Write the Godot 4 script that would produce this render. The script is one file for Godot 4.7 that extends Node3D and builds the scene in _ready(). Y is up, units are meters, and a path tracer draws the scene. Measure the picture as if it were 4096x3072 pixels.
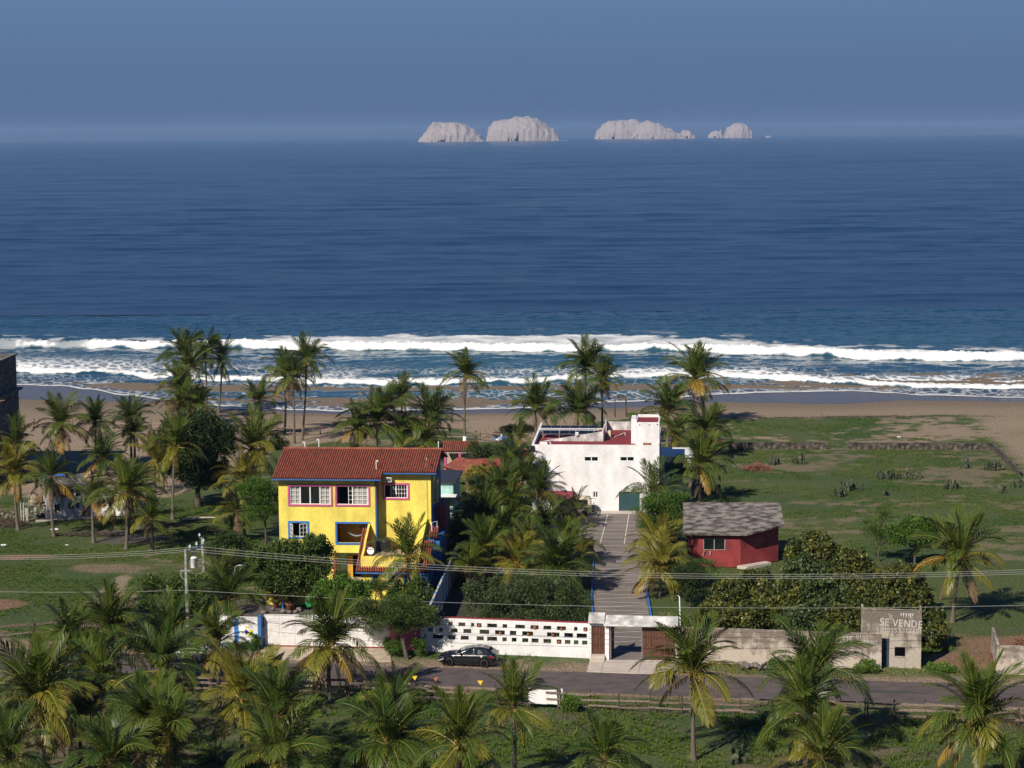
extends Node3D

# A beach-side lot seen from the air: street, walls, houses, palms, surf and far rock islands.
# x to the right, y up, -z out to sea; metres. The eye stands at the origin, 40.2 m up.

var taken := {}
var M := {}
var noises := {}
var rng := RandomNumberGenerator.new()


func _ready():
	eye_and_light()
	make_materials()
	make_ground()
	make_sea()
	make_islands()
	make_roads()
	make_walls()
	make_yellow_house()
	make_white_house()
	make_red_house()
	make_old_houses()
	make_cars()
	make_poles_and_lines()
	make_fences()
	make_palms()
	make_trees()
	make_small_things()
	make_ground_cover()


func eye_and_light():
	var cam := Camera3D.new()
	cam.name = "camera"
	cam.position = Vector3(0, 40.2, 0)
	cam.basis = Basis(Vector3.RIGHT, deg_to_rad(-6.98)) * Basis(Vector3(0, 0, 1), deg_to_rad(-0.414))
	cam.fov = 2.0 * rad_to_deg(atan(384.0 / 2070.0))
	cam.near = 1.0
	cam.far = 60000.0
	add_child(cam)
	cam.current = true
	var we := WorldEnvironment.new()
	we.name = "world"
	var env := Environment.new()
	# hazy marine air: greyer at the horizon, palest a few degrees up, deepening to the zenith
	var sky := PanoramaSkyMaterial.new()
	var im := Image.create(64, 512, false, Image.FORMAT_RGBF)
	var bands := [[-90.0, Color(0.10, 0.12, 0.13)], [-12.0, Color(0.14, 0.18, 0.22)], [-1.0, Color(0.28, 0.36, 0.48)], [0.0, Color(0.305, 0.388, 0.515)], [3.5, Color(0.355, 0.468, 0.605)], [9.0, Color(0.325, 0.45, 0.60)], [25.0, Color(0.20, 0.335, 0.53)], [55.0, Color(0.12, 0.235, 0.43)], [90.0, Color(0.09, 0.19, 0.38)]]
	for j in 512:
		var e := 90.0 - 180.0 * (j + 0.5) / 512.0
		var c: Color = bands[0][1]
		for k in bands.size() - 1:
			if e >= bands[k][0]:
				c = bands[k][1].lerp(bands[k + 1][1], clampf((e - bands[k][0]) / (bands[k + 1][0] - bands[k][0]), 0.0, 1.0))
		for i in 64:
			im.set_pixel(i, j, c.srgb_to_linear())
	sky.panorama = ImageTexture.create_from_image(im)
	sky.filter = true
	var s := Sky.new()
	s.sky_material = sky
	env.background_mode = Environment.BG_SKY
	env.sky = s
	env.tonemap_mode = Environment.TONE_MAPPER_LINEAR
	env.tonemap_exposure = 1.12
	env.sdfgi_enabled = true
	env.ssao_enabled = true
	env.ssil_enabled = true
	env.fog_enabled = true
	env.fog_density = 0.00004
	env.fog_light_color = Color(0.66, 0.80, 1.0)
	we.environment = env
	add_child(we)
	var sun := DirectionalLight3D.new()
	sun.name = "sun"
	sun.light_energy = 1.6
	sun.light_color = Color(1.0, 0.965, 0.905)
	sun.light_angular_distance = 0.5
	sun.shadow_enabled = true
	var el := deg_to_rad(38.5)
	var az := deg_to_rad(34.0)
	var towards := Vector3(sin(az) * cos(el), -sin(el), -cos(az) * cos(el))
	sun.basis = Basis.looking_at(towards, Vector3.UP)
	add_child(sun)


# ---------------------------------------------------------------- helpers

class MB:
	var st := SurfaceTool.new()

	func _init():
		st.begin(Mesh.PRIMITIVE_TRIANGLES)
		st.set_smooth_group(-1)

	func flat():
		st.set_smooth_group(-1)
		return self

	func smooth(g := 1):
		st.set_smooth_group(g)
		return self

	func col(c: Color):
		st.set_color(c)
		return self

	func tri(a: Vector3, b: Vector3, c: Vector3):
		st.add_vertex(a)
		st.add_vertex(b)
		st.add_vertex(c)

	func quad(a: Vector3, b: Vector3, c: Vector3, d: Vector3):
		tri(a, b, c)
		tri(a, c, d)

	# a box by centre and size, turned by basis b
	func box(c: Vector3, s: Vector3, b := Basis.IDENTITY):
		var x := b.x * s.x * 0.5
		var y := b.y * s.y * 0.5
		var z := b.z * s.z * 0.5
		quad(c - x + y + z, c + x + y + z, c + x - y + z, c - x - y + z)
		quad(c + x + y - z, c - x + y - z, c - x - y - z, c + x - y - z)
		quad(c + x + y + z, c + x + y - z, c + x - y - z, c + x - y + z)
		quad(c - x + y - z, c - x + y + z, c - x - y + z, c - x - y - z)
		quad(c - x + y - z, c + x + y - z, c + x + y + z, c - x + y + z)
		quad(c - x - y + z, c + x - y + z, c + x - y - z, c - x - y - z)
		return self

	func bx(lo: Vector3, hi: Vector3):
		return box((lo + hi) * 0.5, hi - lo)

	# a bar with a square section between two points
	func bar(a: Vector3, b: Vector3, w: float, h := 0.0):
		var d := b - a
		var z := d.normalized()
		var x := Vector3.UP.cross(z)
		if x.length() < 0.01:
			x = Vector3.RIGHT
		x = x.normalized()
		return box((a + b) * 0.5, Vector3(w, h if h > 0.0 else w, d.length()), Basis(x, z.cross(x), z))

	func tube(pts: Array, radii: Array, n := 8, caps := true):
		var rings := []
		var x := Vector3.ZERO
		for i in pts.size():
			var t: Vector3 = (pts[mini(i + 1, pts.size() - 1)] - pts[maxi(i - 1, 0)]).normalized()
			if i == 0:
				x = t.cross(Vector3.FORWARD if absf(t.z) < 0.9 else Vector3.RIGHT).normalized()
			else:
				x = (x - t * x.dot(t)).normalized()
			var y := t.cross(x)
			var ring := []
			for k in n:
				var a := TAU * k / n
				ring.append(pts[i] + (x * cos(a) + y * sin(a)) * radii[i])
			rings.append(ring)
		for i in pts.size() - 1:
			for k in n:
				var m := (k + 1) % n
				quad(rings[i][k], rings[i + 1][k], rings[i + 1][m], rings[i][m])
		if caps:
			st.set_smooth_group(-1)
			for k in range(1, n - 1):
				tri(rings[0][0], rings[0][k], rings[0][k + 1])
				tri(rings[-1][0], rings[-1][k + 1], rings[-1][k])
		return self

	# profile of Vector2(radius, height) turned round the y axis at o
	func lathe(o: Vector3, profile: Array, n := 14):
		for i in profile.size() - 1:
			for k in n:
				var a := TAU * k / n
				var b := TAU * (k + 1) / n
				var p: Vector2 = profile[i]
				var q: Vector2 = profile[i + 1]
				var p0 := o + Vector3(cos(a) * p.x, p.y, sin(a) * p.x)
				var p1 := o + Vector3(cos(b) * p.x, p.y, sin(b) * p.x)
				var q0 := o + Vector3(cos(a) * q.x, q.y, sin(a) * q.x)
				var q1 := o + Vector3(cos(b) * q.x, q.y, sin(b) * q.x)
				if p.x > 0.0001:
					tri(p0, q1, p1)
				if q.x > 0.0001:
					tri(p0, q0, q1)
		return self

	# a polygon in (x, y), pushed along z from z0 to z1
	func prism(poly: PackedVector2Array, z0: float, z1: float):
		var p := poly
		if Geometry2D.is_polygon_clockwise(p):
			p.reverse()
		var idx := Geometry2D.triangulate_polygon(p)
		for i in range(0, idx.size(), 3):
			var a := p[idx[i]]
			var b := p[idx[i + 1]]
			var c := p[idx[i + 2]]
			if (b - a).cross(c - a) < 0.0:
				var t := b
				b = c
				c = t
			tri(Vector3(a.x, a.y, z1), Vector3(c.x, c.y, z1), Vector3(b.x, b.y, z1))
			tri(Vector3(a.x, a.y, z0), Vector3(b.x, b.y, z0), Vector3(c.x, c.y, z0))
		for i in p.size():
			var a := p[i]
			var b := p[(i + 1) % p.size()]
			quad(Vector3(a.x, a.y, z1), Vector3(b.x, b.y, z1), Vector3(b.x, b.y, z0), Vector3(a.x, a.y, z0))
		return self

	# a polygon in (x, z), as a slab from y0 to y1
	func slab(poly: PackedVector2Array, y0: float, y1: float):
		var p := poly
		if Geometry2D.is_polygon_clockwise(p):
			p.reverse()
		var idx := Geometry2D.triangulate_polygon(p)
		for i in range(0, idx.size(), 3):
			var a := p[idx[i]]
			var b := p[idx[i + 1]]
			var c := p[idx[i + 2]]
			if (b - a).cross(c - a) < 0.0:
				var t := b
				b = c
				c = t
			tri(Vector3(a.x, y1, a.y), Vector3(b.x, y1, b.y), Vector3(c.x, y1, c.y))
			tri(Vector3(a.x, y0, a.y), Vector3(c.x, y0, c.y), Vector3(b.x, y0, b.y))
		for i in p.size():
			var a := p[i]
			var b := p[(i + 1) % p.size()]
			quad(Vector3(a.x, y0, a.y), Vector3(b.x, y0, b.y), Vector3(b.x, y1, b.y), Vector3(a.x, y1, a.y))
		return self

	# an upright wall in the plane z = z1 (front) .. z1 - t (back), with rectangular openings Rect2(u, y, w, h)
	func holed(u0: float, u1: float, y0: float, y1: float, z1: float, t: float, holes: Array):
		var us := [u0, u1]
		var ys := [y0, y1]
		for h in holes:
			for v in [h.position.x, h.end.x]:
				if v > u0 and v < u1 and not us.has(v):
					us.append(v)
			for v in [h.position.y, h.end.y]:
				if v > y0 and v < y1 and not ys.has(v):
					ys.append(v)
		us.sort()
		ys.sort()
		var z0 := z1 - t
		var solid := func(i: int, j: int) -> bool:
			if i < 0 or j < 0 or i >= us.size() - 1 or j >= ys.size() - 1:
				return false
			var c := Vector2((us[i] + us[i + 1]) * 0.5, (ys[j] + ys[j + 1]) * 0.5)
			for h in holes:
				if h.has_point(c):
					return false
			return true
		for i in us.size() - 1:
			for j in ys.size() - 1:
				if not solid.call(i, j):
					continue
				var a: float = us[i]
				var b: float = us[i + 1]
				var c: float = ys[j]
				var d: float = ys[j + 1]
				quad(Vector3(a, d, z1), Vector3(b, d, z1), Vector3(b, c, z1), Vector3(a, c, z1))
				quad(Vector3(b, d, z0), Vector3(a, d, z0), Vector3(a, c, z0), Vector3(b, c, z0))
				if not solid.call(i + 1, j):
					quad(Vector3(b, d, z1), Vector3(b, d, z0), Vector3(b, c, z0), Vector3(b, c, z1))
				if not solid.call(i - 1, j):
					quad(Vector3(a, d, z0), Vector3(a, d, z1), Vector3(a, c, z1), Vector3(a, c, z0))
				if not solid.call(i, j + 1):
					quad(Vector3(a, d, z0), Vector3(b, d, z0), Vector3(b, d, z1), Vector3(a, d, z1))
				if not solid.call(i, j - 1):
					quad(Vector3(a, c, z1), Vector3(b, c, z1), Vector3(b, c, z0), Vector3(a, c, z0))
		return self

	# a rectangular ring (window surround) round an opening in the plane z
	func ring(r: Rect2, w: float, z0: float, z1: float):
		bx(Vector3(r.position.x - w, r.position.y - w, z0), Vector3(r.end.x + w, r.position.y, z1))
		bx(Vector3(r.position.x - w, r.end.y, z0), Vector3(r.end.x + w, r.end.y + w, z1))
		bx(Vector3(r.position.x - w, r.position.y, z0), Vector3(r.position.x, r.end.y, z1))
		bx(Vector3(r.end.x, r.position.y, z0), Vector3(r.end.x + w, r.end.y, z1))
		return self

	func done() -> ArrayMesh:
		st.generate_normals()
		return st.commit()


func numbered(called: String) -> String:
	var n: int = taken.get(called, 0)
	taken[called] = n + 1
	return called if n == 0 else "%s_%03d" % [called, n]


func tag(o: Node, label: String, category: String, group := ""):
	o.set_meta("label", label)
	o.set_meta("category", category)
	if group != "":
		o.set_meta("group", group)
	return o


func thing(called: String, label: String, category: String, at := Vector3.ZERO, turn := 0.0, group := "") -> Node3D:
	var o := Node3D.new()
	o.name = numbered(called)
	add_child(o)
	o.position = at
	o.rotation.y = turn
	tag(o, label, category, group)
	return o


func part(called: String, mesh, mat: Material, parent: Node, label := "") -> MeshInstance3D:
	var o := MeshInstance3D.new()
	o.name = called if not parent.has_node(NodePath(called)) else next_name(parent, called)
	o.mesh = mesh.done() if mesh is MB else mesh
	if mat:
		o.material_override = mat
	parent.add_child(o, true)
	if label != "":
		o.set_meta("label", label)
	return o


var counts := {}


func next_name(parent: Node, called: String) -> String:
	var key := str(parent.get_instance_id()) + called
	var n: int = counts.get(key, 0) + 1
	counts[key] = n
	return "%s_%03d" % [called, n]


func struct(called: String, mesh, mat: Material) -> MeshInstance3D:
	var o := MeshInstance3D.new()
	o.name = numbered(called)
	o.mesh = mesh.done() if mesh is MB else mesh
	o.material_override = mat
	add_child(o)
	o.set_meta("kind", "structure")
	return o


func single(called: String, mesh, mat: Material, label: String, category: String, at := Vector3.ZERO, turn := 0.0, group := "") -> MeshInstance3D:
	var o := MeshInstance3D.new()
	o.name = numbered(called)
	o.mesh = mesh.done() if mesh is MB else mesh
	o.material_override = mat
	add_child(o)
	o.position = at
	o.rotation.y = turn
	tag(o, label, category, group)
	return o


func scatter(called: String, mesh: Mesh, mat: Material, where: Array, tints: Array, parent: Node) -> MultiMeshInstance3D:
	var mm := MultiMesh.new()
	mm.transform_format = MultiMesh.TRANSFORM_3D
	mm.use_colors = true
	mm.mesh = mesh
	mm.instance_count = where.size()
	for i in where.size():
		mm.set_instance_transform(i, where[i])
		mm.set_instance_color(i, tints[i])
	var o := MultiMeshInstance3D.new()
	o.name = called if parent == self else (called if not parent.has_node(NodePath(called)) else next_name(parent, called))
	if parent == self:
		o.name = numbered(called)
	o.multimesh = mm
	o.material_override = mat
	parent.add_child(o, true)
	o.set_meta("kind", "stuff")
	return o


func noise(seed_: int, freq: float, octaves := 3, kind := FastNoiseLite.TYPE_SIMPLEX_SMOOTH) -> FastNoiseLite:
	var n := FastNoiseLite.new()
	n.noise_type = kind
	n.seed = seed_
	n.frequency = freq
	n.fractal_octaves = octaves
	n.fractal_type = FastNoiseLite.FRACTAL_FBM
	return n


func noise_map(key: String, seed_: int, freq: float, octaves: int, lo: float, hi: float, size := 512, contrast := 1.0) -> NoiseTexture2D:
	if noises.has(key):
		return noises[key]
	var t := NoiseTexture2D.new()
	t.width = size
	t.height = size
	t.seamless = true
	t.noise = noise(seed_, freq, octaves)
	var g := Gradient.new()
	g.set_offset(0, 0.5 - 0.5 * contrast)
	g.set_offset(1, 0.5 + 0.5 * contrast)
	g.set_color(0, Color(lo, lo, lo))
	g.set_color(1, Color(hi, hi, hi))
	t.color_ramp = g
	noises[key] = t
	return t


func bumps(key: String, seed_: int, freq: float, octaves: int, strength: float, size := 512) -> NoiseTexture2D:
	if noises.has(key):
		return noises[key]
	var t := NoiseTexture2D.new()
	t.width = size
	t.height = size
	t.seamless = true
	t.as_normal_map = true
	t.bump_strength = strength
	t.noise = noise(seed_, freq, octaves)
	noises[key] = t
	return t


# base colours are given as real-world (linear) values
func mat(called: String, r: float, g: float, b: float, rough := 0.8, tex: Texture2D = null, scale := Vector3.ONE, normal: Texture2D = null, bump := 0.5) -> StandardMaterial3D:
	var m := StandardMaterial3D.new()
	m.resource_name = called
	m.albedo_color = Color(r, g, b).linear_to_srgb()
	m.roughness = rough
	if tex or normal:
		m.uv1_triplanar = true
		m.uv1_world_triplanar = true
		m.uv1_scale = scale
		m.uv1_triplanar_sharpness = 4.0
	if tex:
		m.albedo_texture = tex
	if normal:
		m.normal_enabled = true
		m.normal_texture = normal
		m.normal_scale = bump
	M[called] = m
	return m


func tinted(called: String, rough: float, tex: Texture2D = null, scale := Vector3.ONE) -> StandardMaterial3D:
	var m := mat(called, 1, 1, 1, rough, tex, scale)
	m.vertex_color_use_as_albedo = true
	return m


# plaster with dark mould that has grown downwards from the top of a wall `high` metres tall
func mould(called: String, base: Color, high: float, seed_: int):
	var w := 1024
	var h := 256
	var im := Image.create(w, h, false, Image.FORMAT_RGB8)
	var streak := noise(seed_, 0.03, 4)
	var blot := noise(seed_ + 1, 0.012, 5)
	var fine := noise(seed_ + 2, 0.12, 3)
	for i in w:
		for j in h:
			var t := float(j) / h
			var n := streak.get_noise_2d(i * 1.2, j * 0.22) * 0.75 + blot.get_noise_2d(i, j * 1.3) * 1.0
			var k := clampf(smoothstep(0.10, 0.82, t + n * 0.55) + 0.12 * fine.get_noise_2d(i, j), 0.0, 1.0)
			var f := lerpf(0.42, 1.12, k) * (1.0 + 0.10 * fine.get_noise_2d(i * 0.5, j * 0.5))
			var c := base * f
			im.set_pixel(i, j, Color(c.r, c.g * lerpf(0.97, 1.0, k), c.b * lerpf(0.95, 1.0, k)).linear_to_srgb())
	var m := mat(called, 1, 1, 1, 0.92, ImageTexture.create_from_image(im), Vector3(1.0 / 18.0, 1.0 / high, 1.0 / 18.0), noises.grain, 0.5)
	m.uv1_offset = Vector3(-12.6 / 18.0, 0, 0)
	m.uv1_triplanar_sharpness = 8.0


func make_materials():
	var fine := noise_map("fine", 3, 0.05, 4, 0.80, 1.0)
	var blotch := noise_map("blotch", 5, 0.012, 5, 0.62, 1.0, 512, 0.7)
	var soft := noise_map("soft", 8, 0.010, 4, 0.86, 1.0)
	var stain := noise_map("stain", 11, 0.020, 5, 0.45, 1.0, 512, 0.55)
	mat("field_plaster", 0.15, 0.125, 0.10, 0.95, stain, Vector3(0.12, 0.12, 0.12))
	var grain := bumps("grain", 21, 0.08, 4, 3.0)
	var rough := bumps("rough", 23, 0.03, 5, 6.0)
	# setting
	tinted("ground", 0.95, noise_map("soil", 31, 0.03, 6, 0.55, 1.25, 1024, 0.8), Vector3(0.11, 0.11, 0.11))
	M.ground.normal_enabled = true
	M.ground.normal_texture = rough
	M.ground.normal_scale = 0.9
	mat("asphalt", 0.106, 0.082, 0.077, 0.85, noise_map("tar", 33, 0.02, 6, 0.82, 1.08, 512, 0.8), Vector3(0.05, 0.05, 0.10), grain, 0.4)
	mat("old_asphalt", 0.070, 0.062, 0.064, 0.85, fine, Vector3(0.2, 0.2, 0.2))
	mat("wet_sand", 0.115, 0.085, 0.062, 0.22, soft, Vector3(0.02, 0.02, 0.05))
	mat("concrete_pale", 0.56, 0.48, 0.42, 0.85, soft, Vector3(0.10, 0.10, 0.22))
	mat("parking", 0.205, 0.170, 0.148, 0.9, soft, Vector3(0.05, 0.05, 0.05), grain, 0.4)
	mat("line_white", 0.66, 0.63, 0.58, 0.7, soft, Vector3(0.3, 0.3, 0.3))
	mat("gravel", 0.13, 0.105, 0.095, 0.95, fine, Vector3(0.5, 0.5, 0.5), rough, 1.0)
	# plaster and paint
	mat("yellow", 0.88, 0.715, 0.13, 0.75, noise_map("sunbleach", 44, 0.012, 6, 0.86, 1.02, 512, 0.8), Vector3(0.10, 0.045, 0.10), grain, 0.25)
	mat("deep_yellow", 0.66, 0.36, 0.03, 0.75, soft, Vector3(0.2, 0.2, 0.2))
	mat("pink", 0.62, 0.11, 0.27, 0.7, soft, Vector3(0.3, 0.3, 0.3))
	mat("maroon", 0.30, 0.065, 0.060, 0.75, soft, Vector3(0.3, 0.3, 0.3))
	mat("blue", 0.035, 0.20, 0.60, 0.6, soft, Vector3(0.3, 0.3, 0.3))
	mat("mid_blue", 0.045, 0.17, 0.44, 0.75, fine, Vector3(0.3, 0.15, 0.3), grain, 0.4)
	mat("mint", 0.40, 0.66, 0.60, 0.7, soft, Vector3(0.3, 0.3, 0.3))
	mat("white", 0.84, 0.82, 0.82, 0.75, noise_map("wash", 41, 0.012, 6, 0.90, 1.0, 512, 0.7), Vector3(0.09, 0.035, 0.09), grain, 0.2)
	mat("white_clean", 0.80, 0.79, 0.78, 0.6)
	mat("white_worn", 0.74, 0.71, 0.69, 0.8, noise_map("worn", 46, 0.016, 6, 0.62, 1.05, 512, 0.75), Vector3(0.10, 0.06, 0.10), grain, 0.4)
	mat("white_gate", 0.78, 0.75, 0.74, 0.5, noise_map("gatewash", 43, 0.02, 3, 0.90, 1.0), Vector3(0.25, 0.1, 0.25))
	mat("gate_red", 0.25, 0.03, 0.03, 0.6)
	mat("roof_red", 0.235, 0.026, 0.030, 0.8, soft, Vector3(0.12, 0.12, 0.2))
	mat("wall_red", 0.265, 0.034, 0.036, 0.8, noise_map("redwash", 45, 0.014, 6, 0.80, 1.10, 512, 0.7), Vector3(0.09, 0.05, 0.09), grain, 0.3)
	mould("grey_stain", Color(0.42, 0.36, 0.30), 2.8, 61)
	mould("grey_block", Color(0.36, 0.315, 0.265), 4.6, 67)
	mat("grey_roof", 0.235, 0.205, 0.18, 0.95, noise_map("mould", 48, 0.012, 7, 0.45, 1.15, 1024, 0.6), Vector3(0.055, 0.055, 0.08), grain, 0.8)
	mat("block_dark", 0.13, 0.125, 0.125, 0.95, noise_map("courses", 49, 0.02, 5, 0.55, 1.1, 512, 0.6), Vector3(0.04, 0.22, 0.04), rough, 0.5)
	mat("cream", 0.60, 0.52, 0.38, 0.6)
	mat("tan", 0.50, 0.40, 0.30, 0.8, noises.tar, Vector3(0.06, 0.06, 0.10))
	mat("teal_glass", 0.03, 0.07, 0.08, 0.1)
	# clay tiles
	mat("tile_a", 0.36, 0.095, 0.050, 0.85, fine, Vector3(0.9, 0.9, 0.9))
	mat("tile_b", 0.29, 0.070, 0.040, 0.85, fine, Vector3(0.8, 0.8, 0.8))
	mat("tile_c", 0.235, 0.072, 0.050, 0.88, fine, Vector3(0.7, 0.7, 0.7))
	mat("tile_d", 0.20, 0.085, 0.062, 0.9, fine, Vector3(0.6, 0.6, 0.6))
	mat("tile_orange", 0.50, 0.155, 0.060, 0.8, fine, Vector3(0.6, 0.6, 0.6))
	mat("tile_under", 0.11, 0.035, 0.025, 0.95)
	# wood and metal
	mat("gate_wood", 0.205, 0.088, 0.050, 0.8, noise_map("plank", 51, 0.03, 5, 0.5, 1.15, 512, 0.7), Vector3(1.6, 0.25, 1.6))
	mat("gate_wood_b", 0.165, 0.068, 0.038, 0.8, noises.plank, Vector3(1.5, 0.22, 1.5))
	mat("rail_wood", 0.34, 0.255, 0.20, 0.9, noises.plank, Vector3(0.25, 1.8, 0.6))
	mat("rail_wood_b", 0.27, 0.19, 0.145, 0.9, noises.plank, Vector3(0.22, 1.6, 0.6))
	mat("post_wood", 0.13, 0.085, 0.062, 0.95, noises.plank, Vector3(1.2, 0.3, 1.2))
	mat("door_brown", 0.10, 0.038, 0.026, 0.6, noises.plank, Vector3(1.2, 0.3, 1.2))
	mat("steel", 0.52, 0.53, 0.55, 0.42)
	M.steel.metallic = 0.7
	mat("dark_metal", 0.03, 0.03, 0.035, 0.5)
	mat("white_metal", 0.82, 0.82, 0.82, 0.4)
	mat("pole_concrete", 0.46, 0.44, 0.40, 0.9, blotch, Vector3(0.5, 0.2, 0.5))
	mat("insulator", 0.50, 0.55, 0.60, 0.3)
	mat("wire_pale", 0.36, 0.35, 0.34, 0.45)
	mat("wire_dark", 0.07, 0.06, 0.06, 0.7)
	mat("glass", 0.02, 0.022, 0.025, 0.06)
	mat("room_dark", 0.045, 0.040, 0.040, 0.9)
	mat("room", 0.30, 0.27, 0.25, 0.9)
	mat("curtain", 0.72, 0.70, 0.67, 0.9)
	M.curtain.backlight_enabled = true
	M.curtain.backlight = Color(0.4, 0.4, 0.38)
	var pane := mat("pane", 0.04, 0.05, 0.05, 0.03)
	pane.transparency = BaseMaterial3D.TRANSPARENCY_ALPHA
	pane.albedo_color.a = 0.10
	# cars
	mat("car_black", 0.006, 0.0065, 0.009, 0.25)
	M.car_black.clearcoat_enabled = true
	M.car_black.clearcoat = 1.0
	M.car_black.clearcoat_roughness = 0.03
	mat("car_silver", 0.05, 0.053, 0.06, 0.3)
	M.car_silver.metallic = 0.5
	M.car_silver.clearcoat_enabled = true
	M.car_silver.clearcoat = 1.0
	mat("car_glass", 0.012, 0.016, 0.020, 0.04)
	mat("tyre", 0.018, 0.018, 0.018, 0.9)
	mat("rim", 0.03, 0.03, 0.032, 0.35)
	M.rim.metallic = 0.8
	mat("tail_red", 0.25, 0.012, 0.010, 0.25)
	mat("headlight", 0.45, 0.47, 0.5, 0.1)
	mat("chrome", 0.75, 0.76, 0.78, 0.15)
	M.chrome.metallic = 1.0
	# plants
	for k in [["frond", 0.42], ["leaf", 0.45], ["grass", 0.8], ["trunk", 0.95]]:
		tinted(k[0], k[1])
	M.frond.metallic_specular = 0.36
	M.leaf.metallic_specular = 0.34
	M.grass.metallic_specular = 0.2
	M.frond.backlight_enabled = true
	M.frond.backlight = Color(0.45, 0.50, 0.20)
	M.leaf.backlight_enabled = true
	M.leaf.backlight = Color(0.42, 0.50, 0.20)
	M.grass.backlight_enabled = true
	M.grass.backlight = Color(0.35, 0.45, 0.15)
	mat("bark", 0.135, 0.105, 0.080, 0.95, blotch, Vector3(1.5, 0.5, 1.5), rough, 0.8)
	mat("palm_bark", 0.215, 0.175, 0.140, 0.95, noise_map("palmbark", 53, 0.03, 4, 0.55, 1.05, 512, 0.7), Vector3(0.8, 2.2, 0.8), grain, 0.8)
	mat("coconut", 0.28, 0.22, 0.045, 0.6)
	mat("fibre", 0.17, 0.095, 0.052, 0.95, blotch, Vector3(2, 2, 2))
	# odds and ends
	mat("terracotta", 0.36, 0.115, 0.055, 0.85, fine, Vector3(2, 2, 2))
	mat("crate_green", 0.03, 0.50, 0.13, 0.5)
	mat("plastic_black", 0.012, 0.012, 0.013, 0.5)
	mat("tank_beige", 0.42, 0.36, 0.24, 0.6, blotch, Vector3(0.5, 0.5, 0.5))
	mat("cloth_white", 0.78, 0.76, 0.76, 0.9)
	mat("cloth_blue", 0.03, 0.12, 0.46, 0.8)
	mat("thatch", 0.21, 0.155, 0.110, 1.0, blotch, Vector3(1.2, 1.2, 1.2), rough, 1.0)
	mat("stone", 0.26, 0.22, 0.19, 0.95, blotch, Vector3(0.8, 0.8, 0.8))
	mat("solar", 0.012, 0.016, 0.035, 0.12)
	mat("chalk", 0.52, 0.49, 0.46, 0.9)
	mat("logo_blue", 0.025, 0.045, 0.28, 0.6)
	mat("logo_yellow", 0.82, 0.52, 0.01, 0.6)
	mat("logo_green", 0.04, 0.25, 0.03, 0.6)
	mat("ink", 0.16, 0.16, 0.17, 0.8)
	mat("guano_rock", 0.40, 0.345, 0.335, 0.95, noise_map("crag", 57, 0.02, 6, 0.72, 1.08, 1024, 0.8), Vector3(0.006, 0.006, 0.006))
	mat("cactus", 0.042, 0.058, 0.028, 0.8)
	mat("cactus_edge", 0.10, 0.10, 0.06, 0.8)
	mat("dry_frond", 0.20, 0.085, 0.055, 0.95)
	mat("umber", 0.085, 0.055, 0.040, 0.95)


# ---------------------------------------------------------------- the setting

func curve_at(c: Array, x: float) -> float:
	if x <= c[0].x:
		return c[0].y
	for i in c.size() - 1:
		if x <= c[i + 1].x:
			return lerpf(c[i].y, c[i + 1].y, smoothstep(c[i].x, c[i + 1].x, x))
	return c[-1].y


# where the swash ends, as z over x
var swash := [Vector2(-140, -340), Vector2(-82, -338), Vector2(-74, -336), Vector2(-68, -331), Vector2(-61, -323), Vector2(-53, -317), Vector2(-42, -308.5), Vector2(-31, -304), Vector2(-25, -302), Vector2(-11, -303), Vector2(0, -304), Vector2(18, -311), Vector2(33, -319), Vector2(40, -321), Vector2(53, -322), Vector2(59, -319), Vector2(63, -316), Vector2(78, -312), Vector2(140, -314)]
var wet_edge := [Vector2(-140, -320), Vector2(-78, -319), Vector2(-64, -316), Vector2(-54, -315), Vector2(-42, -306), Vector2(-30, -301), Vector2(-25, -299.5), Vector2(-7, -299), Vector2(0, -299.5), Vector2(15, -304), Vector2(32, -309.5), Vector2(49, -307), Vector2(59, -310), Vector2(77, -308), Vector2(140, -310)]
var break_a := [Vector2(-140, -401), Vector2(-99, -399), Vector2(-81, -398), Vector2(-67, -394), Vector2(-53, -392), Vector2(-35, -389), Vector2(-9, -388), Vector2(0, -386), Vector2(22, -382), Vector2(38, -377), Vector2(54, -372), Vector2(66, -367), Vector2(82, -364), Vector2(140, -358)]
var break_a_back := [Vector2(-140, -415), Vector2(-104, -415), Vector2(-84, -408), Vector2(-69, -406), Vector2(-56, -410), Vector2(-38, -418), Vector2(0, -418), Vector2(14, -416), Vector2(41, -405), Vector2(61, -388), Vector2(69, -384), Vector2(86, -378), Vector2(140, -372)]
var break_b := [Vector2(-140, -360), Vector2(-87, -357), Vector2(-72, -354), Vector2(-59, -346), Vector2(-47, -341), Vector2(-31, -336), Vector2(-19, -334), Vector2(0, -335), Vector2(15, -339), Vector2(27, -342), Vector2(37, -341), Vector2(45, -337), Vector2(56, -330), Vector2(66, -325), Vector2(80, -321), Vector2(140, -320)]
var n_patch := noise(101, 0.045, 4)
var n_fine := noise(102, 0.35, 3)
var n_wide := noise(103, 0.016, 3)
var n_edge := noise(104, 0.12, 3)


func road_top(x: float) -> float:
	return -151.6 + 0.144 * (x - 0.0) if x > -20.0 else -154.48 + 0.245 * (x + 20.0) if x > -40.0 else -159.4


func road_bottom(x: float) -> float:
	return -146.0 + 0.160 * x if x > -20.0 else -149.2 + 0.10 * (x + 20.0)


func wall_line(x: float) -> float:
	return -156.3 + 0.163 * x


func beach_edge(x: float) -> float:
	if x > 15.0:
		return -289.0
	if x > -25.0:
		return lerpf(-266.0, -287.0, smoothstep(4.0, 15.0, x))
	return lerpf(-228.0, -266.0, smoothstep(-40.0, -27.0, x))


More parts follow.
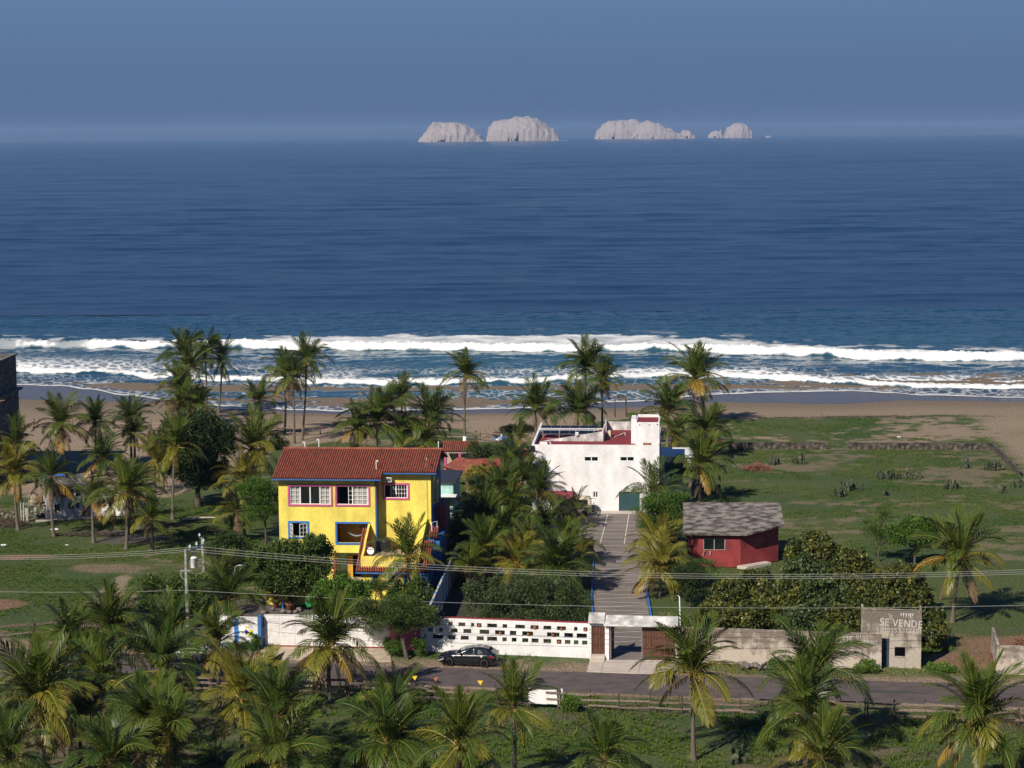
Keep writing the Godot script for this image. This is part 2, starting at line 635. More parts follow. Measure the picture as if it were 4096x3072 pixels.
func ground_y(x: float, z: float) -> float:
	var w := curve_at(wet_edge, x)
	var y := 0.0
	if z < -282.0:
		y = -0.72 * smoothstep(-282.0, w, z)
	if z < w:
		y = -0.72 + (z - w) * 0.003
	if z > -281.0 and (z < -184.0 or z > -136.0):
		y = -0.10 * clampf(n_patch.get_noise_2d(x, z) * 0.5 + 0.5, 0.0, 1.0)
	return y


func near(x: float, z: float, cx: float, cz: float, rx: float, rz: float) -> float:
	var d := sqrt(pow((x - cx) / rx, 2.0) + pow((z - cz) / rz, 2.0)) + n_edge.get_noise_2d(x, z * 0.7) * 0.55
	return 1.0 - smoothstep(0.72, 1.05, d)


const GRASS := Color(0.048, 0.084, 0.012)
const GRASS_B := Color(0.078, 0.100, 0.018)
const DRY := Color(0.205, 0.158, 0.090)
const SAND := Color(0.33, 0.245, 0.165)
const DIRT := Color(0.215, 0.150, 0.098)
const RUST := Color(0.26, 0.125, 0.065)

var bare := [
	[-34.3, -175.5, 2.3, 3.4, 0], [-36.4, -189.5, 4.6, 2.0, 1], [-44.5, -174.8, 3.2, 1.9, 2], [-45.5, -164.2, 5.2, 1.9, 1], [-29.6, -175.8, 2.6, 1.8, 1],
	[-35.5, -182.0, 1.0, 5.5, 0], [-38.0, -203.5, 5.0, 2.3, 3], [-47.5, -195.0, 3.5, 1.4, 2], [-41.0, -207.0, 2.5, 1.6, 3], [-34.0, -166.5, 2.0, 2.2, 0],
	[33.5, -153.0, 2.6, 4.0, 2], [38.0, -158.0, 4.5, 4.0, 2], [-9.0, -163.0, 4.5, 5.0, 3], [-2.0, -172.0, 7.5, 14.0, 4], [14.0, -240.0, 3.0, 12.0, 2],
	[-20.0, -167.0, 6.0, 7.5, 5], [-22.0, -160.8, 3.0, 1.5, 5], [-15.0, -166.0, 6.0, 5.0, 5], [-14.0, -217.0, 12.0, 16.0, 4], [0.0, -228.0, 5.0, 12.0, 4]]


func ground_color(x: float, z: float) -> Color:
	var p := n_patch.get_noise_2d(x, z)
	var f := n_fine.get_noise_2d(x, z)
	var w := n_wide.get_noise_2d(x, z)
	var c := GRASS.lerp(GRASS_B, clampf(0.5 + p * 1.2 + f * 0.4, 0.0, 1.0))
	# worn, dry patches: streaky in the sea-side field, few elsewhere
	var worn := n_patch.get_noise_2d(x * 0.8 + 300.0, z * 1.7) + f * 0.5
	var most := 0.16 if x > 20.0 and z < -190.0 else 0.40
	c = c.lerp(DRY, smoothstep(most, most + 0.34, worn + w * 0.35 + n_fine.get_noise_2d(x * 0.5, z * 1.6) * 0.35) * 0.8)
	# sand above the beach
	var e := beach_edge(x) + n_edge.get_noise_2d(x, z) * 5.0 + p * 5.0
	if z < e + 30.0:
		var s := smoothstep(e + 1.5, e - 1.5, z)
		if x > 15.0 and z < -262.0:
			s = maxf(s, smoothstep(0.18, 0.55, worn + (-262.0 - z) * 0.010) * 0.75)
		c = c.lerp(SAND * (1.0 + f * 0.12 + p * 0.1), s)
	# lawn behind the three tall palms
	c = c.lerp(GRASS, near(x, z, -13.0, -272.0, 9.0, 9.0))
	# sandy track at the right
	var track := 59.2 + (-z - 238.0) * 0.085 + n_edge.get_noise_1d(z) * 1.2
	c = c.lerp(SAND * 1.02, smoothstep(track, track + 2.5, x) * smoothstep(-215.0, -226.0, z) * (0.75 + 0.4 * p))
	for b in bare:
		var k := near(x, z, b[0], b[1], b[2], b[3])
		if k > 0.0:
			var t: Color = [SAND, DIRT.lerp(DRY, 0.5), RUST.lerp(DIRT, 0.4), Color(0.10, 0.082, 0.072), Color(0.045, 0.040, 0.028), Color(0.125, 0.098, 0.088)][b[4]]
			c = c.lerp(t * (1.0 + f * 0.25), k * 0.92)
	# the verge between road and walls, and the near kerb
	var rt := road_top(x)
	var wl := wall_line(x)
	if z < rt + 1.5 and z > wl - 0.8:
		var t := (rt - z) / maxf(rt - wl, 0.5)
		var v := SAND.lerp(DIRT, 0.5).lerp(GRASS * 1.1, smoothstep(0.30, 0.85, t + p * 0.7 + f * 0.3))
		if x > 14.0:
			v = v.lerp(GRASS_B * 1.15, smoothstep(0.05, 0.3, t + p * 0.5) * 0.8)
		c = c.lerp(v, smoothstep(wl - 0.8, wl, z))
	var rb := road_bottom(x)
	if z > rb - 1.0 and z < rb + 1.6:
		c = c.lerp(DIRT, smoothstep(rb + 1.6, rb + 0.3, z + p * 1.2) * 0.8)
	# leaf litter under the street palms
	if z > rb + 1.5:
		c = c.lerp(Color(0.10, 0.080, 0.050), smoothstep(0.15, 0.5, worn + w * 0.4) * 0.5)
	# bare sand sloping to the water
	if z < -289.5 + p * 2.0:
		c = (SAND * 0.92).lerp(SAND * 0.62, smoothstep(-294.0, curve_at(wet_edge, x) + 1.0, z)) * (1.0 + f * 0.05)
	return c


func sheet(xs: Array, zs: Array, height: Callable, tint: Callable) -> ArrayMesh:
	var nx := xs.size()
	var nz := zs.size()
	var v := PackedVector3Array()
	var c := PackedColorArray()
	var u := PackedVector2Array()
	v.resize(nx * nz)
	c.resize(nx * nz)
	u.resize(nx * nz)
	for j in nz:
		for i in nx:
			var p: Vector3 = height.call(xs[i], zs[j], i, j)
			v[j * nx + i] = p
			c[j * nx + i] = tint.call(p.x, p.z)
			u[j * nx + i] = Vector2(p.x, p.z)
	var n := PackedVector3Array()
	n.resize(nx * nz)
	for j in nz:
		for i in nx:
			var dx := v[j * nx + mini(i + 1, nx - 1)] - v[j * nx + maxi(i - 1, 0)]
			var dz := v[mini(j + 1, nz - 1) * nx + i] - v[maxi(j - 1, 0) * nx + i]
			var q := dz.cross(dx).normalized()
			n[j * nx + i] = q if q.y > 0.0 else -q
	var idx := PackedInt32Array()
	idx.resize((nx - 1) * (nz - 1) * 6)
	var k := 0
	for j in nz - 1:
		for i in nx - 1:
			var a := j * nx + i
			var b := a + 1
			var d := a + nx
			var e := d + 1
			# rows run out to sea (towards -z), columns to the right; clockwise from above
			for q in [a, d, e, a, e, b]:
				idx[k] = q
				k += 1
	var arr := []
	arr.resize(Mesh.ARRAY_MAX)
	arr[Mesh.ARRAY_VERTEX] = v
	arr[Mesh.ARRAY_NORMAL] = n
	arr[Mesh.ARRAY_COLOR] = c
	arr[Mesh.ARRAY_TEX_UV] = u
	arr[Mesh.ARRAY_INDEX] = idx
	var m := ArrayMesh.new()
	m.add_surface_from_arrays(Mesh.PRIMITIVE_TRIANGLES, arr)
	return m


func steps(from: float, to: float, n: int) -> Array:
	var a := []
	for i in n + 1:
		a.append(lerpf(from, to, float(i) / n))
	return a


func make_ground():
	var xs := [-400.0, -200.0, -140.0, -110.0] + steps(-92.0, 92.0, 368) + [110.0, 140.0, 200.0, 400.0]
	var zs := [300.0, 100.0, -40.0, -90.0] + steps(-112.0, -300.0, 400) + steps(-301.0, -346.0, 45)
	var h := func(x, z, _i, _j): return Vector3(x, ground_y(x, z), z)
	var g := struct("ground", sheet(xs, zs, h, ground_color), M.ground)
	g.set_meta("label", "grass, sand and dirt ground of the lots")
	# wet sand, glossy, between the dry beach and the swash
	var wx := steps(-120.0, 120.0, 240)
	var ws := steps(0.0, 1.0, 14)
	var wh := func(x, t, _i, _j):
		var a := curve_at(wet_edge, x) + n_edge.get_noise_1d(x) * 0.8
		var b := curve_at(swash, x) - 2.5
		var z := lerpf(a, minf(b, a - 2.0), t)
		return Vector3(x, ground_y(x, z) + 0.012, z)
	struct("wet_sand", sheet(wx, ws, wh, func(_x, _z): return Color.WHITE), M.wet_sand)


const SEA := -0.8


func make_sea():
	# surf zone: a fine sheet with breakers, foam computed as an image over it
	var x0 := -140.0
	var x1 := 140.0
	var z0 := -296.0
	var z1 := -470.0
	var w := 1536
	var h := 1024
	var foam := noise(201, 0.11, 4)
	var lace := noise(202, 0.75, 1, FastNoiseLite.TYPE_CELLULAR)
	lace.fractal_type = FastNoiseLite.FRACTAL_NONE
	lace.cellular_return_type = FastNoiseLite.RETURN_DISTANCE2_SUB
	var drift := noise(203, 0.022, 3)
	var im := Image.create(w, h, false, Image.FORMAT_RGB8)
	var ro := Image.create(w, h, false, Image.FORMAT_L8)
	for i in w:
		var x := lerpf(x0, x1, (i + 0.5) / w)
		var s := curve_at(swash, x)
		var a := curve_at(break_a, x)
		var ab := curve_at(break_a_back, x)
		var b := curve_at(break_b, x)
		var left := smoothstep(-18.0, -36.0, x)
		var right := smoothstep(32.0, 44.0, x)
		var mid := (1.0 - left) * (1.0 - right)
		var whole := smoothstep(-84.0, -80.0, x)
		for j in h:
			var z := lerpf(z0, z1, (j + 0.5) / h)
			var q := foam.get_noise_2d(x, z * 0.8)
			var l := 1.0 + lace.get_noise_2d(x * 0.9 + q * 1.6, z * 0.34 + q * 0.8)
			var l2 := 1.0 + lace.get_noise_2d(x * 0.36 + q * 1.2 + 70.0, z * 0.16)
			var d := drift.get_noise_2d(x * 0.7, z * 1.6)
			var f := 0.0
			var zz := z + q * 1.6
			# rolling fronts
			f = maxf(f, smoothstep(a + 0.6, a - 0.4, zz) * smoothstep(ab - 1.0, ab + 2.0, zz + q * 3.0) * (0.72 + 0.45 * q + 0.4 * smoothstep(a - 6.0, a - 3.0, zz)) * lerpf(0.35 + 0.6 * smoothstep(0.0, 0.3, q), 1.0, whole))
			f = maxf(f, smoothstep(b + 0.5, b - 0.3, zz) * smoothstep(b - 7.0, b - 3.0, zz + q * 3.0))
			# trails of foam behind each front, drawn out as lace
			var trail_b := smoothstep(b - 2.0, b - 4.0, z) * smoothstep(b - 34.0, b - 8.0, z)
			var amount := clampf(0.22 + 0.50 * left + 0.42 * right + 0.9 * d + 0.35 * q + 0.5 * smoothstep(b - 14.0, b - 6.0, z), 0.0, 1.0)
			f = maxf(f, trail_b * (0.75 * smoothstep(0.42 * amount, 0.10 * amount, l) * smoothstep(0.04, 0.3, amount) + 0.32 * smoothstep(0.25, 0.85, amount)))
			f = maxf(f, trail_b * 0.55 * smoothstep(0.12, 0.02, l2) * smoothstep(0.0, 0.4, amount))
			var trail_a := smoothstep(ab + 0.5, ab - 2.0, z) * smoothstep(ab - 16.0, ab - 2.0, z)
			f = maxf(f, trail_a * smoothstep(0.12, 0.4, q + d * 0.5) * 0.6)
			var inner := smoothstep(b + 0.8, b + 2.0, z)
			var am2 := clampf(0.30 + 1.0 * d + 0.4 * q + 0.35 * smoothstep(20.0, 4.0, s - z), 0.0, 1.0)
			f = maxf(f, inner * 0.5 * smoothstep(0.30 * am2, 0.06 * am2, l) * smoothstep(0.05, 0.3, am2))
			# swash edge
			var e := s - z + q * 0.6
			f = maxf(f, smoothstep(-0.2, 0.1, e) * smoothstep(2.0, 0.5, e) * 0.9)
			f = maxf(f, smoothstep(0.0, 1.0, e) * smoothstep(9.0, 2.0, e) * smoothstep(0.30, 0.05, l) * 0.6)
			f = clampf(f, 0.0, 1.0)
			var deep := Color(0.010, 0.045, 0.090)
			var shoal := Color(0.030, 0.095, 0.125)
			var sandy := Color(0.055, 0.060, 0.062)
			var water := deep.lerp(shoal, smoothstep(-455.0, -385.0, z) * (0.75 + 0.5 * d) * lerpf(0.55, 1.0, mid)).lerp(sandy, smoothstep(14.0, 1.0, s - z))
			var c := water.lerp(Color(0.80, 0.80, 0.79), f)
			im.set_pixel(i, j, c.linear_to_srgb())
			ro.set_pixel(i, j, Color(0.2, 0.2, 0.2).lerp(Color(0.9, 0.9, 0.9), f))
	var m := StandardMaterial3D.new()
	m.resource_name = "surf"
	m.metallic_specular = 0.36
	m.albedo_texture = ImageTexture.create_from_image(im)
	m.roughness_texture = ImageTexture.create_from_image(ro)
	m.roughness = 1.0
	m.texture_repeat = false
	m.normal_enabled = true
	# the ripple map must share the foam's coordinates: about 8 m per repeat is not possible there, so it is one broad map
	m.normal_enabled = false
	m.heightmap_enabled = true
	m.heightmap_texture = m.albedo_texture
	m.heightmap_scale = 22.0
	var swell := noise(211, 0.02, 3)
	var chop := noise(212, 0.22, 3)
	var lump := noise(213, 0.9, 2)
	var ripple := noise(214, 0.55, 2)
	var xs := steps(x0, x1, 560)
	var ts := steps(0.0, 1.0, 190)
	var hh := func(x, t, _i, _j):
		var s := curve_at(swash, x) + n_edge.get_noise_1d(x * 3.0) * 0.5
		var z := lerpf(s, z1, t)
		var shore := smoothstep(0.0, 10.0, s - z)
		var far := smoothstep(z1 + 12.0, z1 + 30.0, z)
		var y := lerpf(maxf(ground_y(x, z) + 0.05, SEA + 0.03), SEA, smoothstep(2.0, 16.0, s - z))
		y += shore * (swell.get_noise_2d(x * 0.35, z * 2.2) * 0.40 + chop.get_noise_2d(x * 0.5, z) * 0.24 + ripple.get_noise_2d(x * 0.8, z) * 0.09)
		var a := curve_at(break_a, x)
		var b := curve_at(break_b, x)
		var l := lump.get_noise_2d(x, z)
		var da := a - z
		var db := b - z
		y += (1.35 + l * 0.5 + 0.3 * n_edge.get_noise_1d(x)) * smoothstep(-0.5, 1.4, da) * smoothstep(9.0, 1.6, da)
		y += (0.62 + l * 0.35) * smoothstep(-0.4, 0.9, db) * smoothstep(6.0, 1.2, db)
		return Vector3(x, y, z)
	var mesh := sheet(xs, ts, hh, func(_x, _z): return Color.WHITE)
	var arr := mesh.surface_get_arrays(0)
	var uv: PackedVector2Array = arr[Mesh.ARRAY_TEX_UV]
	for i in uv.size():
		uv[i] = Vector2((uv[i].x - x0) / (x1 - x0), (uv[i].y - z0) / (z1 - z0))
	arr[Mesh.ARRAY_TEX_UV] = uv
	var surf := ArrayMesh.new()
	surf.add_surface_from_arrays(Mesh.PRIMITIVE_TRIANGLES, arr)
	struct("surf", surf, m)
	# open sea out to the horizon, bent with the globe
	var rows := []
	var d := 469.5
	while d < 26500.0:
		rows.append(d)
		d += maxf(1.2, d * d / 240000.0)
	rows.append(26500.0)
	var open := mat("open_sea", 0.005, 0.028, 0.080, 0.12, null, Vector3(0.035, 0.035, 0.10), bumps("ripple", 61, 0.02, 6, 9.0, 1024), 0.9)
	open.metallic_specular = 0.34
	var long_swell := noise(221, 0.012, 4)
	var cs := steps(-1.0, 1.0, 460)
	var oh := func(t, dist, _i, _j):
		var half: float = dist * 0.34 + 60.0
		var x: float = t * half
		var fade: float = smoothstep(469.0, 500.0, dist)
		var y: float = SEA - dist * dist / 14.8e6
		y += fade * long_swell.get_noise_2d(x * 0.30, dist * 1.5) * 0.6
		y += fade * 0.55 * long_swell.get_noise_2d(x * 1.3 + 900.0, dist * 5.2) * smoothstep(1500.0, 700.0, dist)
		y += 1.4 * long_swell.get_noise_2d(x * 0.45 + 300.0, dist * 1.9 + 77.0) * smoothstep(4200.0, 1500.0, dist) * smoothstep(500.0, 900.0, dist)
		y += 4.0 * long_swell.get_noise_2d(x * 0.14 + 70.0, dist * 0.6 + 500.0) * smoothstep(1200.0, 3000.0, dist) * smoothstep(14000.0, 7000.0, dist)
		return Vector3(x, y, -dist)
	struct("sea", sheet(cs, rows, oh, func(_x, _z): return Color.WHITE), open)


# a bare, guano-white rock: a skyline profile in metres, domed in depth, with gullied cliffs
func rock(label: String, x: float, dist: float, profile: Array, k: float, deep: float, seed_: int):
	var n := noise(seed_, 0.018, 5)
	var gully := noise(seed_ + 1, 0.06, 3)
	var left: float = profile[0].x
	var right: float = profile[-1].x
	var nu := 90
	var nv := 44
	var o := thing("rock_island", label, "rock island", Vector3(x, SEA - dist * dist / 14.8e6 - 3.0, -dist))
	var h := func(u, v, _i, _j):
		var px: float = lerpf(left, right, u)
		var top := curve_at(profile, px) * k
		var s: float = sin(PI * clampf(v, 0.0, 1.0))
		var dome: float = pow(s, 0.42)
		var X: float = (px - (left + right) * 0.5) * k
		var Z: float = (0.5 - v) * deep * (0.75 + 0.5 * sin(PI * u))
		var base_h: float = top * dome
		var lump: float = n.get_noise_2d(X, Z + base_h * 0.8) * 9.0 + gully.get_noise_2d(X * 0.7 + base_h, Z + base_h * 0.5) * 3.0
		var y: float = base_h + lump * minf(1.0, top / 40.0) * smoothstep(0.0, 0.5, dome)
		var ledge: float = gully.get_noise_2d(X * 0.6, y * 1.6) * 6.0 + n.get_noise_2d(X * 1.6, y * 1.2) * 10.0
		return Vector3(X, maxf(y, 0.0) + 1.0 - (6.0 if v <= 0.0 or v >= 1.0 or u <= 0.0 or u >= 1.0 else 0.0), Z + ledge * (1.0 - dome * 0.8))
	part("rock", sheet(steps(0.0, 1.0, nu), steps(0.0, 1.0, nv), h, func(_x, _z): return Color.WHITE), M.guano_rock, o)
	# the line of white water round its foot
	var mb := MB.new()
	for i in 36:
		var t := float(i) / 36.0
		var X := lerpf(-0.56, 0.56, t) * (right - left) * k
		if gully.get_noise_1d(i * 31.0) > -0.05:
			mb.bx(Vector3(X, 2.6, deep * 0.42), Vector3(X + (right - left) * k / 30.0, 3.4, deep * 0.42 + 14.0))
	part("surf_line", mb, M.white_clean, o).set_meta("kind", "stuff")


func make_islands():
	rock("leftmost pale rock island with two rounded humps, close to its broader neighbour", -261, 9163, [Vector2(100, 0), Vector2(128, 32), Vector2(152, 60), Vector2(178, 92), Vector2(200, 118), Vector2(250, 112), Vector2(330, 113), Vector2(380, 100), Vector2(430, 75), Vector2(470, 45), Vector2(492, 18), Vector2(500, 0)], 0.750, 150, 301)
	rock("broadest and highest pale rock island with a flat sloping top", 60, 9762, [Vector2(506, 0), Vector2(514, 30), Vector2(525, 85), Vector2(560, 118), Vector2(620, 125), Vector2(700, 140), Vector2(750, 142), Vector2(800, 130), Vector2(850, 100), Vector2(900, 70), Vector2(930, 45), Vector2(946, 0)], 0.799, 190, 302)
	rock("pale rock island with steep left end, overlapped by a longer rock at its right", 620, 11670, [Vector2(1146, 0), Vector2(1152, 25), Vector2(1162, 50), Vector2(1200, 90), Vector2(1240, 105), Vector2(1330, 108), Vector2(1385, 113), Vector2(1420, 98), Vector2(1445, 50), Vector2(1460, 0)], 0.956, 190, 303)
	rock("long pale rock island tapering to the right, in the middle of the right group", 793, 11172, [Vector2(1355, 0), Vector2(1368, 40), Vector2(1400, 85), Vector2(1460, 108), Vector2(1520, 90), Vector2(1580, 62), Vector2(1640, 34), Vector2(1680, 12), Vector2(1690, 0)], 0.915, 150, 304)
	rock("small low dome rock at the tapered end of the long rock island", 971, 11432, [Vector2(1640, 0), Vector2(1648, 26), Vector2(1670, 48), Vector2(1700, 47), Vector2(1735, 22), Vector2(1748, 0)], 0.936, 80, 305)
	rock("low rock with a thin spire beside the rightmost round island", 1231, 12468, [Vector2(1815, 0), Vector2(1822, 22), Vector2(1840, 38), Vector2(1868, 40), Vector2(1884, 36), Vector2(1891, 52), Vector2(1897, 34), Vector2(1908, 14), Vector2(1914, 0)], 1.021, 80, 306)
	rock("rightmost round pale rock island standing alone", 1327, 12113, [Vector2(1908, 0), Vector2(1916, 30), Vector2(1930, 60), Vector2(1970, 82), Vector2(2005, 88), Vector2(2040, 75), Vector2(2065, 50), Vector2(2080, 18), Vector2(2086, 0)], 0.992, 150, 307)
	rock("tiny wave-washed rock, farthest right of the islands", 1539, 12435, [Vector2(2150, 0), Vector2(2160, 8), Vector2(2172, 13), Vector2(2184, 8), Vector2(2194, 0)], 1.018, 50, 308)


# ---------------------------------------------------------------- road, drives, walls

# turn that lays local +x along a -> b (both as Vector2(x, z)); local +z then faces the street
func along(a: Vector2, b: Vector2) -> float:
	return -atan2(b.y - a.y, b.x - a.x)


func v3(p: Vector2, y := 0.0) -> Vector3:
	return Vector3(p.x, y, p.y)


func make_roads():
	var xs := steps(-120.0, 120.0, 480)
	var ts := steps(0.0, 1.0, 6)
	var h := func(x, t, _i, _j):
		var a := road_bottom(x) + n_edge.get_noise_1d(x * 2.5) * 0.22
		var b := road_top(x) + n_edge.get_noise_1d(x * 2.2 + 500.0) * 0.20
		return Vector3(x, 0.012, lerpf(a, b, t))
	struct("road", sheet(xs, ts, h, func(_x, _z): return Color.WHITE), M.asphalt)
	# darker patches laid over the asphalt
	for q in [[-9.0, -150.0, 3.4, 0.8], [27.0, -144.8, 3.2, 0.45], [-22.0, -152.0, 3.0, 0.9]]:
		var mb := MB.new()
		var poly := PackedVector2Array()
		for k in 22:
			var a := TAU * k / 22.0
			var r: float = 0.8 + 0.35 * n_edge.get_noise_2d(cos(a) * 9.0 + q[0], sin(a) * 9.0)
			poly.append(Vector2(cos(a) * q[2] * r, sin(a) * q[3] * r))
		mb.slab(poly, 0.0, 0.006)
		var o := struct("road_patch", mb, M.old_asphalt)
		o.position = Vector3(q[0], 0.012, q[1])
		o.rotation.y = -0.15
	# concrete drive before the white metal gate
	var mb := MB.new()
	mb.slab(PackedVector2Array([Vector2(-19.6, -159.4), Vector2(-9.7, -158.3), Vector2(-9.4, -154.2), Vector2(-19.9, -155.4)]), -0.02, 0.035)
	struct("concrete_drive", mb, M.tan)
	# three cast slabs before the timber gate
	var apron := Node3D.new()
	apron.name = "concrete_apron"
	add_child(apron)
	apron.set_meta("kind", "structure")
	var f := [5.42, 6.49, 9.23, 12.2]
	var g := [5.78, 6.90, 9.75, 12.5]
	for i in 3:
		var sl := MB.new()
		var zf := func(x: float) -> float: return -150.9 + 0.155 * (x - 5.4)
		var zb := func(x: float) -> float: return -154.25 + 0.03 * (x - 5.4)
		sl.slab(PackedVector2Array([Vector2(f[i] + 0.015, zf.call(f[i])), Vector2(f[i + 1] - 0.015, zf.call(f[i + 1])), Vector2(g[i + 1] - 0.015, zb.call(g[i + 1])), Vector2(g[i] + 0.015, zb.call(g[i]))]), -0.02, 0.06 + 0.004 * i)
		part("slab", sl, M.concrete_pale, apron)
	# the long drive and parking court behind it
	mb = MB.new()
	mb.slab(PackedVector2Array([Vector2(6.9, -154.3), Vector2(12.0, -154.1), Vector2(11.3, -168.0), Vector2(11.6, -180.0), Vector2(12.6, -190.0), Vector2(14.8, -200.0), Vector2(15.3, -215.7), Vector2(2.6, -216.8), Vector2(3.4, -205.0), Vector2(5.0, -201.0), Vector2(7.9, -195.0), Vector2(6.9, -176.0), Vector2(6.7, -166.0)]), -0.02, 0.02)
	var lot := struct("parking_court", mb, M.parking)
	var lines := [[10.0, -214.8, 8.5, -199.0], [12.2, -214.6, 10.85, -198.8]]
	for z in [-210.6, -208.5, -206.3, -204.2, -202.4, -200.1, -198.2]:
		lines.append([5.6, z - 0.2, 13.8, z + 0.35])
	var z := -195.0
	var k := 0
	while z < -157.0:
		var l := 7.15 if z > -190.0 else 7.9
		lines.append([l, z + (0.42 if k % 2 else -0.42), 11.25, z + (-0.30 if k % 2 else 0.30)])
		z += 1.25 + 0.55 * (k % 2)
		k += 1
	for q in lines:
		var m := MB.new()
		var a := Vector3(q[0], 0.024, q[1])
		var b := Vector3(q[2], 0.024, q[3])
		var s := (b - a).cross(Vector3.UP).normalized() * 0.045
		m.quad(a - s, b - s, b + s, a + s)
		part("painted_line", m, M.line_white, lot)
	# blue-painted kerbs beside the drive
	for q in [[6.55, -166.0, 6.75, -176.0], [6.78, -176.2, 7.75, -194.8], [11.42, -167.8, 11.72, -180.0], [11.75, -180.2, 12.7, -189.8], [11.9, -155.0, 11.42, -167.6]]:
		var m := MB.new()
		m.bar(Vector3(q[0], 0.09, q[1]), Vector3(q[2], 0.09, q[3]), 0.14, 0.18)
		var o := struct("kerb", m, M.blue)
		o.set_meta("label", "blue painted kerb of the drive")
	# gravel yard left of the yellow house, terrace step before it
	mb = MB.new()
	mb.slab(PackedVector2Array([Vector2(-26.0, -176.0), Vector2(-21.4, -176.0), Vector2(-21.4, -173.0), Vector2(-12.0, -172.0), Vector2(-11.0, -159.2), Vector2(-19.4, -160.2), Vector2(-23.5, -162.0)]), -0.03, 0.016)
	struct("gravel_yard", mb, M.gravel)


func text_mesh(text: String, size: float, font_name := "Droid Sans", depth := 0.006) -> TextMesh:
	var t := TextMesh.new()
	var f := SystemFont.new()
	f.font_names = PackedStringArray([font_name])
	t.font = f
	t.text = text
	t.font_size = 64
	t.pixel_size = size / 64.0
	t.depth = depth
	t.curve_step = 4.0
	return t


func writing(text: String, size: float, material: Material, parent: Node, at: Vector3, tilt := 0.0, squeeze := 1.0, called := "lettering"):
	var o := part(called, text_mesh(text, size), material, parent)
	o.position = at
	o.rotation.z = tilt
	o.scale = Vector3(squeeze, 1, 1)


func slatted(parent: Node, x0: float, x1: float, y0: float, y1: float, z: float, each := 0.118):
	var n := maxi(1, int(round((x1 - x0) / each)))
	var w := (x1 - x0) / n
	for i in n:
		var m := MB.new()
		var a := x0 + w * i + 0.006
		var b := x0 + w * (i + 1) - 0.006
		var up := rng.randf_range(-0.012, 0.012)
		var out := rng.randf_range(0.0, 0.012)
		# half-round log face
		var mid := (a + b) * 0.5
		m.prism(PackedVector2Array([Vector2(a, 0.0), Vector2(lerpf(a, mid, 0.45), -0.030 - out), Vector2(mid, -0.040 - out), Vector2(lerpf(b, mid, 0.45), -0.030 - out), Vector2(b, 0.0)]), 0.0, y1 - y0 + up)
		var o := part("slat", m, M.gate_wood if rng.randf() < 0.6 else M.gate_wood_b, parent)
		# the prism runs along local z: stand it up
		o.rotation.x = -PI / 2
		o.position = Vector3(0, y0, z)


